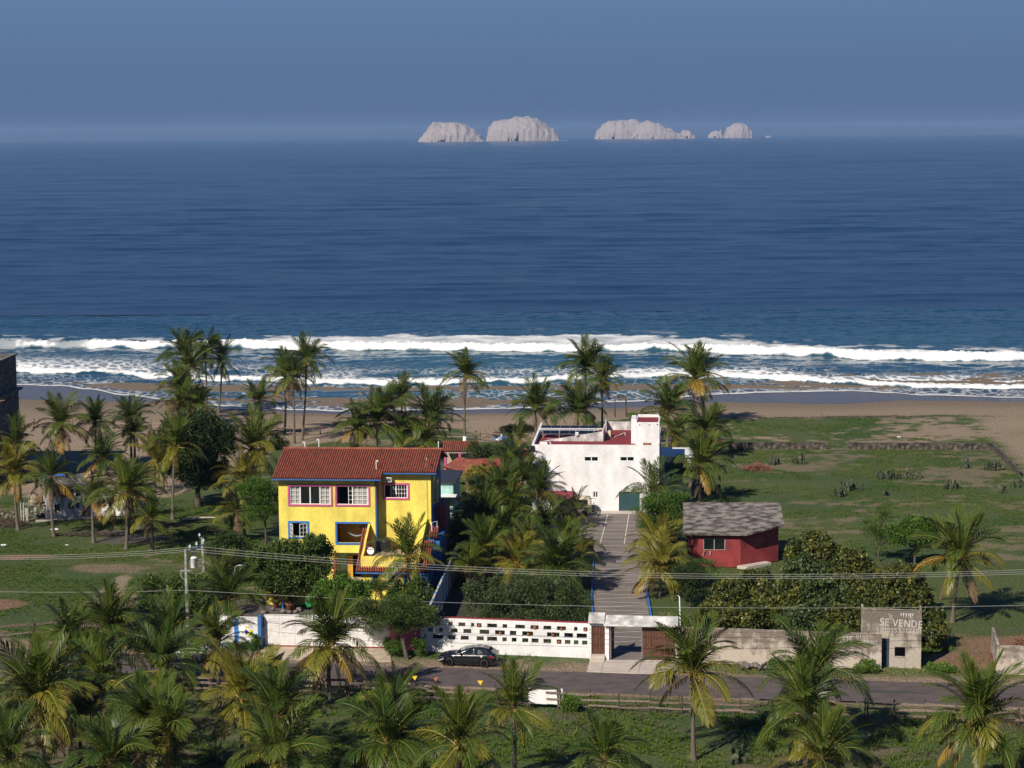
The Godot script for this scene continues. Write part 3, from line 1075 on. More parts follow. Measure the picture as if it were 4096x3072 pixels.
func make_walls():
	rng.seed = 77
	# --- white panel with the painted sign, left of the gate
	var a := Vector2(-23.2, -159.55)
	var b := Vector2(-19.75, -158.95)
	var len := a.distance_to(b)
	var o := thing("sign_wall", "white wall panel edged in blue, with a round painted emblem and lettering", "wall", v3(a), along(a, b))
	var mb := MB.new()
	mb.bx(Vector3(0.0, 0.32, -0.2), Vector3(len - 0.28, 2.42, 0.0))
	part("panel", mb, M.white, o)
	mb = MB.new()
	mb.bx(Vector3(0.0, 0, -0.22), Vector3(len - 0.28, 0.318, 0.03))
	part("plinth", mb, M.blue, o)
	mb = MB.new()
	mb.bx(Vector3(1.22, 0.322, -0.1), Vector3(1.58, 2.30, 0.012))
	part("blue_band", mb, M.blue, o)
	mb = MB.new()
	mb.bx(Vector3(len - 0.277, 0, -0.26), Vector3(len, 2.62, 0.30))
	part("pillar", mb, M.mid_blue, o)
	# the emblem: a bowl split by a yellow wave, a sun, curls
	var cx := 2.42
	var cy := 1.28
	var bowl := func(from: float, to: float, n: int) -> PackedVector2Array:
		var p := PackedVector2Array()
		for i in n + 1:
			var t := lerpf(from, to, float(i) / n)
			p.append(Vector2(cx + cos(t) * 0.345, cy + sin(t) * 0.36 - 0.02))
		return p
	var blue_part: PackedVector2Array = bowl.call(PI * 0.93, PI * 1.28, 8)
	for q in [[0.02, -0.10], [-0.06, 0.03], [-0.17, 0.10], [-0.27, 0.16]]:
		blue_part.append(Vector2(cx + q[0], cy + q[1]))
	mb = MB.new()
	mb.prism(blue_part, 0.0, 0.008)
	part("emblem_blue", mb, M.logo_blue, o)
	var yellow_part: PackedVector2Array = bowl.call(PI * 1.29, PI * 1.45, 5)
	for q in [[0.10, -0.12], [0.20, 0.0], [0.33, 0.07], [0.34, 0.12], [0.24, 0.17], [0.12, 0.13], [0.03, 0.02], [-0.05, -0.13]]:
		yellow_part.append(Vector2(cx + q[0], cy + q[1]))
	mb = MB.new()
	mb.prism(yellow_part, 0.0, 0.012)
	part("emblem_yellow", mb, M.logo_yellow, o)
	var green_part: PackedVector2Array = bowl.call(PI * 1.46, PI * 2.02, 10)
	for q in [[0.20, -0.01], [0.11, -0.12]]:
		green_part.append(Vector2(cx + q[0], cy + q[1]))
	mb = MB.new()
	mb.prism(green_part, 0.0, 0.010)
	part("emblem_green", mb, M.logo_green, o)
	var disc := PackedVector2Array()
	for i in 16:
		disc.append(Vector2(cx - 0.18 + cos(TAU * i / 16.0) * 0.10, cy + 0.32 + sin(TAU * i / 16.0) * 0.10))
	mb = MB.new()
	mb.prism(disc, 0.0, 0.008)
	part("emblem_sun", mb, M.logo_yellow, o)
	for q in [[0.14, 0.27, 0.12], [0.02, 0.38, 0.07], [0.14, 0.46, 0.07], [0.27, 0.36, 0.07]]:
		mb = MB.new()
		var pts := []
		var rr := []
		for i in 13:
			var t := TAU * 0.8 * i / 12.0 - 0.6
			pts.append(Vector3(cx + q[0] + cos(t) * q[2], cy + q[1] + sin(t) * q[2], 0.004))
			rr.append(0.011)
		mb.tube(pts, rr, 5)
		part("emblem_curl", mb, M.ink, o)
	writing("EL MANANTIAL", 0.165, M.ink, o, Vector3(cx - 0.02, 0.82, 0.0045))
	# --- white folding metal gate of eight pressed panels
	a = Vector2(-19.62, -159.35)
	b = Vector2(-9.78, -158.35)
	len = a.distance_to(b)
	o = thing("metal_gate", "long white metal gate of pressed panels over the concrete drive", "gate", v3(a), along(a, b))
	var n := 8
	var w := len / n
	for i in n:
		mb = MB.new()
		var x := i * w
		mb.bx(Vector3(x + 0.008, 0.14, -0.05), Vector3(x + w - 0.008, 2.52, 0.0))
		for r in 4:
			var y0 := 0.28 + r * 0.54
			for c in 7:
				var u := x + 0.07 + c * (w - 0.14) / 7.0
				mb.bx(Vector3(u + 0.018, y0, 0.0), Vector3(u + (w - 0.14) / 7.0 - 0.018, y0 + 0.44, 0.022))
		part("gate_panel", mb, M.white_gate, o)
	mb = MB.new()
	mb.bx(Vector3(0, 0.06, -0.07), Vector3(len, 0.135, 0.02))
	part("bottom_rail", mb, M.gate_red, o)
	mb = MB.new()
	mb.bx(Vector3(0, 2.525, -0.07), Vector3(len, 2.60, 0.02))
	part("top_rail", mb, M.white_gate, o)
	mb = MB.new()
	mb.bx(Vector3(5.9, 0.9, 0.002), Vector3(6.35, 1.45, 0.03))
	part("letter_flap", mb, M.mid_blue, o)
	# --- pink wall behind the leaning street tree
	a = Vector2(-9.72, -158.3)
	b = Vector2(-7.3, -157.65)
	len = a.distance_to(b)
	o = thing("pink_wall", "short bright pink wall between the metal gate and the pierced wall", "wall", v3(a), along(a, b))
	mb = MB.new()
	mb.bx(Vector3(0, 0, -0.3), Vector3(len, 2.75, 0.0))
	part("wall", mb, M.pink, o)
	mb = MB.new()
	mb.bx(Vector3(-0.04, 2.752, -0.34), Vector3(len + 0.04, 2.84, 0.05))
	part("coping", mb, M.gate_red, o)
	var lamp := thing("wall_lantern", "small mint green lantern fixed to the pink wall", "lantern", v3(a), along(a, b))
	mb = MB.new()
	mb.lathe(Vector3(1.1, 1.25, 0.18), [Vector2(0.0, 0.0), Vector2(0.08, 0.0), Vector2(0.12, 0.32), Vector2(0.0, 0.32)], 6)
	part("lamp_glass", mb, M.mint, lamp)
	mb = MB.new()
	mb.lathe(Vector3(1.1, 1.58, 0.18), [Vector2(0.16, 0.0), Vector2(0.02, 0.12), Vector2(0.0, 0.12)], 6)
	mb.bar(Vector3(1.1, 1.64, 0.18), Vector3(1.1, 1.64, -0.02), 0.03)
	part("lamp_hood", mb, M.dark_metal, lamp)
	# --- white wall pierced with square openings
	a = Vector2(-7.25, -157.5)
	b = Vector2(5.78, -154.95)
	len = a.distance_to(b)
	o = thing("pierced_wall", "white wall pierced by three rows of small openings beside the parked car", "wall", v3(a), along(a, b))
	var k := len / 1450.0
	var holes := []
	var rows := [
		[2.08, 2.42, [70, 100, 108, 145, 210, 250, 300, 360, 408, 437, 458, 500, 548, 633, 680, 720, 790, 873, 920, 990, 1030, 1097, 1145, 1222, 1290, 1320, 1370, 1405]],
		[1.55, 1.92, [30, 82, 128, 163, 230, 292, 342, 410, 482, 565, 615, 700, 742, 798, 848, 942, 1060, 1167, 1207, 1282, 1312, 1400]],
		[1.02, 1.38, [-15, 22, 72, 163, 208, 272, 318, 388, 456, 518, 546, 632, 678, 716, 758, 800, 848, 900, 928, 988, 1030, 1095, 1142, 1184, 1212, 1260, 1288, 1328, 1358, 1404]]]
	for r in rows:
		var l: Array = r[2]
		for i in range(0, l.size(), 2):
			holes.append(Rect2((l[i] + 30) * k, r[0], (l[i + 1] - l[i]) * k, r[1] - r[0]))
	mb = MB.new()
	mb.holed(0.0, len, 0.0, 2.74, 0.0, 0.22, holes)
	part("wall", mb, M.white, o)
	mb = MB.new()
	mb.bx(Vector3(-0.02, 2.742, -0.24), Vector3(len + 0.02, 2.80, 0.02))
	part("coping", mb, M.gate_red, o)
	# clay pots standing in some of the openings
	var pots := [[113, 0, "round clay pot in the top row of the pierced wall, nearest the tree"], [480, 0, "round clay pot in the top row of the pierced wall, above the car roof"], [957, 0, "round clay pot in the top row of the pierced wall, at the overhanging leaves"], [1183, 0, "round clay pot in the top row of the pierced wall, second from the timber door"], [1388, 0, "round clay pot in the last top opening next to the timber door"],
		[660, 1, "round clay pot in the middle row, above the tail of the black car"], [900, 1, "round clay pot in the middle row, half way along the wall"], [1112, 1, "round clay pot in the middle row with a trailing plant below it"], [1163, 2, "round clay pot in the lowest row of the pierced wall"]]
	for p in pots:
		var pot := MB.new()
		pot.smooth()
		pot.lathe(Vector3.ZERO, [Vector2(0.0, 0.0), Vector2(0.06, 0.0), Vector2(0.12, 0.08), Vector2(0.115, 0.16), Vector2(0.07, 0.21), Vector2(0.085, 0.24), Vector2(0.0, 0.225)], 12)
		var po := single("clay_pot", pot, M.terracotta, p[2], "pot", o.transform * Vector3((p[0] + 30) * k, rows[p[1]][0], -0.06), 0.0, "clay pots in the pierced wall")
		po.scale = Vector3.ONE * rng.randf_range(0.95, 1.15)
	# --- timber gate under two sloping concrete slabs
	a = Vector2(5.78, -154.55)
	b = Vector2(12.6, -153.72)
	len = a.distance_to(b)
	o = thing("gateway", "gateway with white posts under two stained sloping concrete slabs", "gateway", v3(a), along(a, b))
	mb = MB.new()
	mb.bx(Vector3(0.0, 0, -0.25), Vector3(0.14, 2.9, 0.06))
	part("post", mb, M.white, o)
	mb = MB.new()
	mb.bx(Vector3(1.19, 0, -0.3), Vector3(1.50, 2.76, 0.14))
	part("post", mb, M.white, o)
	mb = MB.new()
	mb.bx(Vector3(6.52, 0, -0.3), Vector3(6.86, 2.78, 0.14))
	part("post", mb, M.white_worn, o)
	mb = MB.new()
	mb.bx(Vector3(0.141, 2.62, -0.22), Vector3(1.189, 2.86, -0.02))
	part("lintel", mb, M.white, o)
	for q in [[-0.08, 1.16, 2.93, 3.42, 0.34, -0.62], [1.12, 6.74, 2.76, 3.24, 0.46, -0.62]]:
		mb = MB.new()
		var poly := PackedVector2Array([Vector2(-q[4], q[2]), Vector2(-q[4], q[2] + 0.13), Vector2(-q[5], q[3] + 0.13), Vector2(-q[5], q[3])])
		mb.prism(poly, q[0], q[1])
		var s := part("sloping_slab", mb, M.white_worn, o)
		# the prism lies along z: turn it along the street
		s.rotation.y = PI / 2
	mb = MB.new()
	mb.bx(Vector3(0.10, 0, 0.0), Vector3(1.185, 0.18, 0.75))
	mb.bx(Vector3(0.10, 0.18, -0.2), Vector3(1.185, 0.44, 0.40))
	part("step", mb, M.concrete_pale, o)
	var door := thing("timber_door", "narrow brown timber door up two steps beside the white post", "door", v3(a), along(a, b))
	slatted(door, 0.15, 1.18, 0.46, 2.60, -0.10)
	mb = MB.new()
	mb.bx(Vector3(0.145, 0.45, -0.15), Vector3(1.185, 2.61, -0.102))
	part("back_board", mb, M.gate_wood_b, door)
	var leaf := thing("gate_leaf", "closed right leaf of the brown timber gate, of upright half logs", "gate", v3(a), along(a, b))
	slatted(leaf, 4.05, 6.50, 0.12, 2.62, -0.10)
	mb = MB.new()
	mb.bx(Vector3(4.0, 0.10, -0.15), Vector3(6.51, 2.63, -0.102))
	part("back_board", mb, M.gate_wood_b, leaf)
	mb = MB.new()
	mb.bx(Vector3(3.985, 0.08, -0.16), Vector3(4.03, 2.64, -0.04))
	part("edge_post", mb, M.steel, leaf)
	var open := thing("gate_leaf", "left leaf of the timber gate, swung open inwards and seen edge on", "gate", (o.transform * Vector3(1.60, 0.0, -0.1)), along(a, b) + deg_to_rad(88))
	slatted(open, 0.05, 2.45, 0.12, 2.62, -0.02)
	mb = MB.new()
	mb.bx(Vector3(0.0, 0.10, -0.07), Vector3(2.46, 2.63, -0.022))
	part("back_board", mb, M.gate_wood_b, open)
	mb = MB.new()
	mb.bx(Vector3(-0.03, 0.05, -0.07), Vector3(-0.002, 2.64, 0.04))
	part("edge_post", mb, M.steel, open)
	# --- stained grey wall to the right, and the little block house with painted writing
	a = Vector2(12.68, -153.62)
	b = Vector2(27.45, -150.95)
	len = a.distance_to(b)
	o = thing("grey_wall", "long grey plastered wall streaked with dark mould, right of the gateway", "wall", v3(a), along(a, b))
	mb = MB.new()
	mb.bx(Vector3(0, 0, -0.2), Vector3(len, 2.72, 0.0))
	part("wall", mb, M.grey_stain, o)
	writing("VENDE", 0.62, M.chalk, o, Vector3(len - 3.1, 2.28, 0.0045), -0.03, 1.1)
	writing("0155", 0.42, M.chalk, o, Vector3(len - 1.45, 2.46, 0.0045))
	writing("56 85861", 0.36, M.chalk, o, Vector3(len - 1.05, 2.08, 0.0045))
	writing("SE", 0.55, M.chalk, o, Vector3(len - 0.62, 1.02, 0.0045))
	writing("VEND", 0.46, M.chalk, o, Vector3(len - 0.32, 0.75, 0.0045), -PI / 2)
	a = Vector2(26.05, -151.95)
	b = Vector2(30.45, -151.2)
	len = a.distance_to(b)
	o = thing("block_house", "square grey roofless block house front with writing, dark doorway and small window", "hut", v3(a), along(a, b))
	mb = MB.new()
	mb.holed(0.0, len, 0.0, 4.46, 0.0, 0.18, [Rect2(1.52, 0.0, 0.60, 2.22), Rect2(2.52, 0.86, 0.78, 0.74)])
	part("front_wall", mb, M.grey_block, o)
	mb = MB.new()
	mb.bx(Vector3(0, 0, -1.6), Vector3(0.16, 4.45, -0.181))
	mb.bx(Vector3(len - 0.16, 0, -1.6), Vector3(len, 4.45, -0.181))
	mb.bx(Vector3(0.161, 0, -1.6), Vector3(len - 0.161, 2.5, -1.44))
	mb.bx(Vector3(0.161, 2.34, -1.439), Vector3(len - 0.161, 2.5, -0.182))
	part("side_walls", mb, M.grey_block, o)
	mb = MB.new()
	mb.bx(Vector3(1.53, 0.02, -0.17), Vector3(2.11, 2.21, -0.10))
	part("door", mb, mat("navy", 0.022, 0.040, 0.065, 0.7), o)
	mb = MB.new()
	mb.bx(Vector3(2.46, 0.80, 0.001), Vector3(3.36, 0.858, 0.05))
	part("sill", mb, M.grey_block, o)
	writing("SE VENDE", 0.74, M.chalk, o, Vector3(2.96, 3.42, 0.0045), -0.04, 1.0)
	writing("01555 6162831", 0.46, M.chalk, o, Vector3(2.98, 2.86, 0.0045), -0.01, 0.98)
	writing("HuGo", 0.24, M.ink, o, Vector3(3.72, 1.5, 0.0045))
	for q in [[2.95, 4.18, 0.22], [3.12, 4.2, 0.30], [3.32, 4.2, 0.34], [3.5, 4.18, 0.24], [3.64, 4.2, 0.36], [3.8, 4.18, 0.2]]:
		mb = MB.new()
		var drip := PackedVector2Array([Vector2(q[0] - 0.05, q[1]), Vector2(q[0] + 0.06, q[1]), Vector2(q[0] + 0.02, q[1] - q[2]), Vector2(q[0] - 0.015, q[1] - q[2] * 0.9)])
		mb.prism(drip, 0.0, 0.004)
		part("paint_drip", mb, M.chalk, o)
	# --- wall at the right edge, filled with cuttings behind
	a = Vector2(35.9, -149.5)
	b = Vector2(48.0, -147.6)
	o = thing("yard_wall", "low grey wall at the right edge holding a heap of cuttings", "wall", v3(a), along(a, b))
	mb = MB.new()
	mb.bx(Vector3(0, 0, -0.18), Vector3(12.2, 2.15, 0))
	part("front_wall", mb, M.grey_stain, o)
	mb = MB.new()
	mb.bx(Vector3(-0.2, 0, -5.2), Vector3(-0.003, 2.25, 0.02))
	part("side_wall", mb, M.grey_stain, o)
	# --- low field wall with pilasters and a gap
	for q in [[Vector2(27.3, -259.0), Vector2(39.8, -258.4), "low mouldy wall across the field, left of its gap"], [Vector2(42.4, -258.2), Vector2(60.2, -256.9), "low mouldy wall across the field, right of its gap"], [Vector2(60.25, -256.9), Vector2(58.7, -237.0), "low side wall of the field along the sandy track"]]:
		a = q[0]
		b = q[1]
		len = a.distance_to(b)
		o = thing("field_wall", q[2], "wall", v3(a, -0.1), along(a, b))
		mb = MB.new()
		mb.bx(Vector3(0, 0, -0.15), Vector3(len, 0.84, 0.0))
		part("wall", mb, M.field_plaster, o)
		mb = MB.new()
		mb.bx(Vector3(-0.02, 0.842, -0.2), Vector3(len + 0.02, 0.93, 0.05))
		part("coping", mb, M.field_plaster, o)
		var u := 0.1
		while u < len:
			mb = MB.new()
			mb.bx(Vector3(u, 0, 0.002), Vector3(u + 0.18, 0.839, 0.07))
			part("pilaster", mb, M.field_plaster, o)
			u += 3.05
	# --- boundary wall with blue columns along the garden of the yellow house
	a = Vector2(-5.05, -189.0)
	b = Vector2(-7.0, -159.0)
	len = a.distance_to(b)
	o = thing("boundary_wall", "tall shaded boundary wall with thin blue columns right of the yellow house", "wall", v3(b), along(b, a))
	mb = MB.new()
	mb.bx(Vector3(0, 0, -0.08), Vector3(len, 2.35, 0.08))
	part("wall", mb, M.white_worn, o)
	for i in 11:
		mb = MB.new()
		mb.bx(Vector3(i * 2.7 + 0.4, 0, -0.12), Vector3(i * 2.7 + 0.55, 2.42, 0.12))
		part("column", mb, M.mid_blue, o)
	# --- low yellow garden wall under the almond tree
	a = Vector2(-21.2, -173.9)
	b = Vector2(-11.2, -172.9)
	len = a.distance_to(b)
	o = thing("garden_wall", "low yellow garden wall under the broad dark tree", "wall", v3(a), along(a, b))
	mb = MB.new()
	mb.bx(Vector3(0, 0, -0.2), Vector3(len, 1.55, 0.0))
	part("wall", mb, M.yellow, o)
	mb = MB.new()
	for i in 15:
		var t := PI * i / 14.0
		mb.box(Vector3(5.0 + cos(t) * 0.8, 0.15 + sin(t) * 0.85, 0.03), Vector3(0.22, 0.16, 0.12), Basis(Vector3(0, 0, 1), t + PI / 2))
	part("stone_arch", mb, M.stone, o)
	o.get_node("stone_arch").set_meta("kind", "stuff")


# ---------------------------------------------------------------- the yellow house

var tile_shape: ArrayMesh


func barrel_tile() -> ArrayMesh:
	if tile_shape:
		return tile_shape
	var mb := MB.new()
	for k in 6:
		var a := PI * k / 6.0
		var b := PI * (k + 1) / 6.0
		var f := func(t: float, r: float, z: float) -> Vector3: return Vector3(-cos(t) * r, sin(t) * r * 1.25, z)
		mb.smooth()
		mb.quad(f.call(a, 0.074, -0.22), f.call(b, 0.074, -0.22), f.call(b, 0.088, 0.22), f.call(a, 0.088, 0.22))
		mb.flat()
		mb.quad(f.call(a, 0.088, 0.22), f.call(b, 0.088, 0.22), f.call(b, 0.068, 0.22), f.call(a, 0.068, 0.22))
		mb.quad(f.call(b, 0.068, 0.22), f.call(b, 0.060, -0.1), f.call(a, 0.060, -0.1), f.call(a, 0.068, 0.22))
	tile_shape = mb.done()
	return tile_shape


# rows of barrel tiles up a slope; the first `singly` of them (nearest the eave) are pieces of their own
func tile_field(roof: Node3D, eave: Vector3, pitch: float, cols: int, nrows: int, step := 0.21, exposed := 0.345, singly := 300):
	var tones := [M.tile_a, M.tile_b, M.tile_c, M.tile_d]
	var rest := [[], [], [], []]
	var made := 0
	var up := Vector3(0, sin(pitch), -cos(pitch))
	var out := Vector3(0, cos(pitch), sin(pitch))
	for r in nrows:
		for c in cols:
			var j := Vector3(rng.randf_range(-0.008, 0.008), 0, 0)
			var at := eave + Vector3((c + 0.5) * step, 0, 0) + up * (r * exposed + 0.2 + rng.randf_range(-0.012, 0.012)) + out * 0.015 + j
			var b := Basis(Vector3.RIGHT, pitch - 0.045 + rng.randf_range(-0.012, 0.012)) * Basis(Vector3.UP, rng.randf_range(-0.035, 0.035))
			var tone := 0 if rng.randf() < 0.50 else 1 if rng.randf() < 0.66 else 2 if rng.randf() < 0.7 else 3
			var t := Transform3D(b.scaled(Vector3(step / 0.21, step / 0.21, 1.0)), at)
			if made < singly:
				var o := part("roof_tile", barrel_tile(), tones[tone], roof)
				o.transform = t
				made += 1
			else:
				rest[tone].append(t)
	for k in 4:
		if rest[k].size():
			var white := []
			white.resize(rest[k].size())
			white.fill(Color.WHITE)
			scatter("tile_field", barrel_tile(), tones[k], rest[k], white, roof)


# white window frame filling r in the plane z; bars: Array of [from, to, columns, rows, curtain] in shares of the width
func window(parent: Node3D, r: Rect2, z: float, bars: Array, called := "window", bar := 0.028, frame: Material = null) -> MeshInstance3D:
	var f: Material = frame if frame else M.white_metal
	var mb := MB.new()
	var w := 0.05
	mb.bx(Vector3(r.position.x, r.position.y, z - 0.05), Vector3(r.end.x, r.position.y + w, z))
	mb.bx(Vector3(r.position.x, r.end.y - w, z - 0.05), Vector3(r.end.x, r.end.y, z))
	mb.bx(Vector3(r.position.x, r.position.y + w, z - 0.05), Vector3(r.position.x + w, r.end.y - w, z))
	mb.bx(Vector3(r.end.x - w, r.position.y + w, z - 0.05), Vector3(r.end.x, r.end.y - w, z))
	var o := part(called, mb, f, parent)
	for q in bars:
		var a: float = lerpf(r.position.x + w, r.end.x - w, q[0])
		var b: float = lerpf(r.position.x + w, r.end.x - w, q[1])
		var y0 := r.position.y + w
		var y1 := r.end.y - w
		if q[2] > 0:
			var m := MB.new()
			m.bx(Vector3(a, y0, z - 0.045), Vector3(a + 0.045, y1, z - 0.003))
			m.bx(Vector3(b - 0.045, y0, z - 0.045), Vector3(b, y1, z - 0.003))
			for i in range(1, q[2]):
				var x := lerpf(a, b, float(i) / q[2])
				m.bx(Vector3(x - bar * 0.5, y0, z - 0.035), Vector3(x + bar * 0.5, y1, z - 0.008))
			for j in range(1, q[3]):
				var y := lerpf(y0, y1, float(j) / q[3])
				m.bx(Vector3(a + 0.045, y - bar * 0.5, z - 0.033), Vector3(b - 0.045, y + bar * 0.5, z - 0.010))
			part("sash", m, f, o)
			for i in q[2]:
				for j in q[3]:
					var m2 := MB.new()
					var x0 := lerpf(a, b, float(i) / q[2])
					var x1 := lerpf(a, b, float(i + 1) / q[2])
					m2.bx(Vector3(x0 + bar * 0.5, lerpf(y0, y1, float(j) / q[3]) + bar * 0.5, z - 0.024), Vector3(x1 - bar * 0.5, lerpf(y0, y1, float(j + 1) / q[3]) - bar * 0.5, z - 0.020))
					part("pane", m2, M.pane, o)
		if q[4]:
			var m := MB.new()
			m.smooth()
			var n := 40
			for i in n:
				var x0 := lerpf(a, b, float(i) / n)
				var x1 := lerpf(a, b, float(i + 1) / n)
				var f0 := z - 0.16 + 0.035 * sin(i * 1.25) + 0.015 * sin(i * 2.9)
				var f1 := z - 0.16 + 0.035 * sin((i + 1) * 1.25) + 0.015 * sin((i + 1) * 2.9)
				m.quad(Vector3(x0, y1, f0), Vector3(x1, y1, f1), Vector3(x1, y0, f1), Vector3(x0, y0, f0))
			part("curtain", m, M.curtain, o)
	return o


# five inner faces of a room behind an opening
func room(parent: Node3D, r: Rect2, z: float, deep: float, material: Material, called := "room"):
	var mb := MB.new()
	var x0 := r.position.x - 0.3
	var x1 := r.end.x + 0.3
	var y0 := r.position.y - 0.5
	var y1 := r.end.y + 0.2
	mb.bx(Vector3(x0, y0, z - deep - 0.1), Vector3(x1, y1, z - deep))
	mb.bx(Vector3(x0 - 0.1, y0, z - deep), Vector3(x0, y1, z))
	mb.bx(Vector3(x1, y0, z - deep), Vector3(x1 + 0.1, y1, z))
	mb.bx(Vector3(x0, y0 - 0.1, z - deep), Vector3(x1, y0, z))
	mb.bx(Vector3(x0, y1, z - deep), Vector3(x1, y1 + 0.1, z))
	part(called, mb, material, parent)


func surround(parent: Node3D, r: Rect2, w: float, z: float, material: Material):
	var mb := MB.new()
	mb.ring(r, w, z + 0.002, z + 0.075)
	part("window_surround", mb, material, parent)


func make_yellow_house():
	rng.seed = 501
	var turn := deg_to_rad(-5.0)
	var at := Vector3(-12.16, 0, -181.6)
	var o := thing("yellow_house", "bright yellow three-storey house with red tiled roof and pink window surrounds", "house", at, turn)
	var back := -8.6
	var rz := -1.25
	# front of the left wing
	var w1 := Rect2(-7.80, 7.22, 3.71, 1.64)
	var w2 := Rect2(-3.55, 7.22, 2.85, 1.66)
	var b1 := Rect2(-7.84, 4.27, 1.59, 1.27)
	var b2 := Rect2(-3.58, 3.76, 2.84, 1.75)
	var mb := MB.new()
	mb.holed(-8.8, 0.0, 0.0, 9.60, 0.0, 0.2, [w1, w2, b1, b2, Rect2(-3.80, -0.1, 3.05, 2.95)])
	part("wall", mb, M.yellow, o)
	# recessed right part
	var w3 := Rect2(0.55, 7.63, 2.11, 1.21)
	mb = MB.new()
	mb.holed(0.0, 4.75, 0.0, 9.75, rz, 0.2, [w3])
	part("wall", mb, M.yellow, o)
	# flank of the wing, side walls, gable, back
	mb = MB.new()
	mb.bx(Vector3(-0.2, 2.9, rz - 0.1), Vector3(-0.001, 9.9, -0.201))
	part("wall", mb, M.mid_blue, o)
	mb = MB.new()
	mb.bx(Vector3(0.0, 7.15, rz + 0.003), Vector3(0.02, 9.2, -0.012))
	part("painted_band", mb, M.maroon, o)
	mb = MB.new()
	mb.bx(Vector3(-0.1, 2.9, -0.199), Vector3(0.012, 9.55, 0.014))
	part("corner_pipe", mb, M.mid_blue, o)
	var side := PackedVector2Array([Vector2(-back, 0), Vector2(-rz + 0.201, 0), Vector2(-rz + 0.201, 9.8), Vector2(4.9, 11.2), Vector2(-back, 10.05)])
	mb = MB.new()
	mb.prism(side, 4.55, 4.752)
	var s := part("side_wall", mb, M.mid_blue, o)
	s.rotation.y = PI / 2
	mb = MB.new()
	mb.prism(PackedVector2Array([Vector2(-back, 0), Vector2(0.201, 0), Vector2(0.201, 9.55), Vector2(4.9, 11.2), Vector2(-back, 10.05)]), -8.8, -8.6)
	s = part("side_wall", mb, M.maroon, o)
	s.rotation.y = PI / 2
	mb = MB.new()
	mb.bx(Vector3(-8.599, 0, back), Vector3(4.549, 10.0, back + 0.2))
	part("back_wall", mb, M.yellow, o)
	# stepped, tinted side bay at the right
	mb = MB.new()
	mb.bx(Vector3(4.76, 0, -7.6), Vector3(5.7, 6.4, -4.0))
	part("side_bay", mb, M.maroon, o)
	mb = MB.new()
	mb.bx(Vector3(4.756, 0, -3.999), Vector3(5.72, 4.3, 0.6))
	part("side_bay", mb, M.mid_blue, o)
	mb = MB.new()
	mb.bx(Vector3(4.755, 6.1, -3.99), Vector3(5.3, 6.5, -3.2))
	part("side_hood", mb, M.maroon, o)
	var sw := Rect2(0, 0, 0.75, 1.0)
	for q in [[6.9, -2.6, 2.6], [6.6, -5.1, 2.2]]:
		mb = MB.new()
		mb.bx(Vector3(4.756, q[0], q[1] - 0.5), Vector3(4.90, q[0] + q[2], q[1] + 0.5))
		part("window_surround", mb, M.yellow, o)
		mb = MB.new()
		mb.bx(Vector3(4.901, q[0] + 0.2, q[1] - 0.34), Vector3(4.915, q[0] + q[2] - 0.2, q[1] + 0.34))
		part("pane", mb, M.glass, o)
	var side_frame := window(o, sw, 0.0, [[0.0, 1.0, 1, 1, false]], "window", 0.03)
	side_frame.transform = Transform3D(Basis(Vector3.UP, PI / 2 * 0.6), Vector3(5.0, 4.75, 0.35))
	# ceilings between storeys close the house
	mb = MB.new()
	mb.bx(Vector3(-8.59, 6.25, back + 0.21), Vector3(4.54, 6.45, rz - 0.21))
	mb.bx(Vector3(-8.59, 6.25, rz - 0.209), Vector3(-0.21, 6.45, -0.21))
	mb.bx(Vector3(-8.59, 2.95, -3.6), Vector3(-0.21, 3.12, -0.21))
	part("floor_slab", mb, M.room, o)
	# windows
	surround(o, w1, 0.16, 0.0, M.pink)
	window(o, w1, -0.04, [[0.0, 0.245, 2, 4, true], [0.25, 0.495, 1, 1, false], [0.50, 0.74, 1, 1, false], [0.75, 1.0, 2, 4, true]])
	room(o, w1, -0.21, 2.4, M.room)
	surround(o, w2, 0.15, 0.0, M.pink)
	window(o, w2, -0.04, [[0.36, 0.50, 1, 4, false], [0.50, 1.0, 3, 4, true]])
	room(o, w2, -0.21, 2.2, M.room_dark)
	surround(o, w3, 0.15, rz, M.pink)
	window(o, w3, rz - 0.01, [[0.26, 0.50, 2, 3, false], [0.50, 1.0, 4, 3, false]])
	room(o, w3, rz - 0.21, 1.4, M.door_brown)
	surround(o, b1, 0.15, 0.0, M.blue)
	window(o, b1, -0.08, [])
	room(o, b1, -0.21, 1.6, M.door_brown)
	for q in [[-7.80, 1.05], [-6.29, -0.55]]:
		var m := MB.new()
		var wd := 0.70
		var hh := 1.2
		m.bx(Vector3(0, 0, -0.02), Vector3(wd, 0.05, 0.02))
		m.bx(Vector3(0, hh - 0.05, -0.02), Vector3(wd, hh, 0.02))
		m.bx(Vector3(0, 0.05, -0.02), Vector3(0.05, hh - 0.05, 0.02))
		m.bx(Vector3(wd - 0.05, 0.05, -0.02), Vector3(wd, hh - 0.05, 0.02))
		m.bx(Vector3(wd * 0.5 - 0.015, 0.05, -0.015), Vector3(wd * 0.5 + 0.015, hh - 0.05, 0.015))
		for j in [1, 2]:
			m.bx(Vector3(0.05, hh * j / 3.0 - 0.015, -0.013), Vector3(wd - 0.05, hh * j / 3.0 + 0.015, 0.013))
		var c := part("casement", m, M.white_metal, o)
		c.position = Vector3(q[0], 4.30, 0.03)
		c.rotation.y = -q[1] if q[1] > 0.0 else PI - q[1]
		var m2 := MB.new()
		m2.bx(Vector3(0.05, 0.05, -0.004), Vector3(wd - 0.05, hh - 0.05, 0.004))
		part("pane", m2, M.pane, c)
	# balcony room with a hammock
	surround(o, b2, 0.15, 0.0, M.blue)
	mb = MB.new()
	mb.bx(Vector3(-3.75, 3.3, -2.7), Vector3(-0.5, 5.7, -2.5))
	part("balcony_back", mb, M.deep_yellow, o)
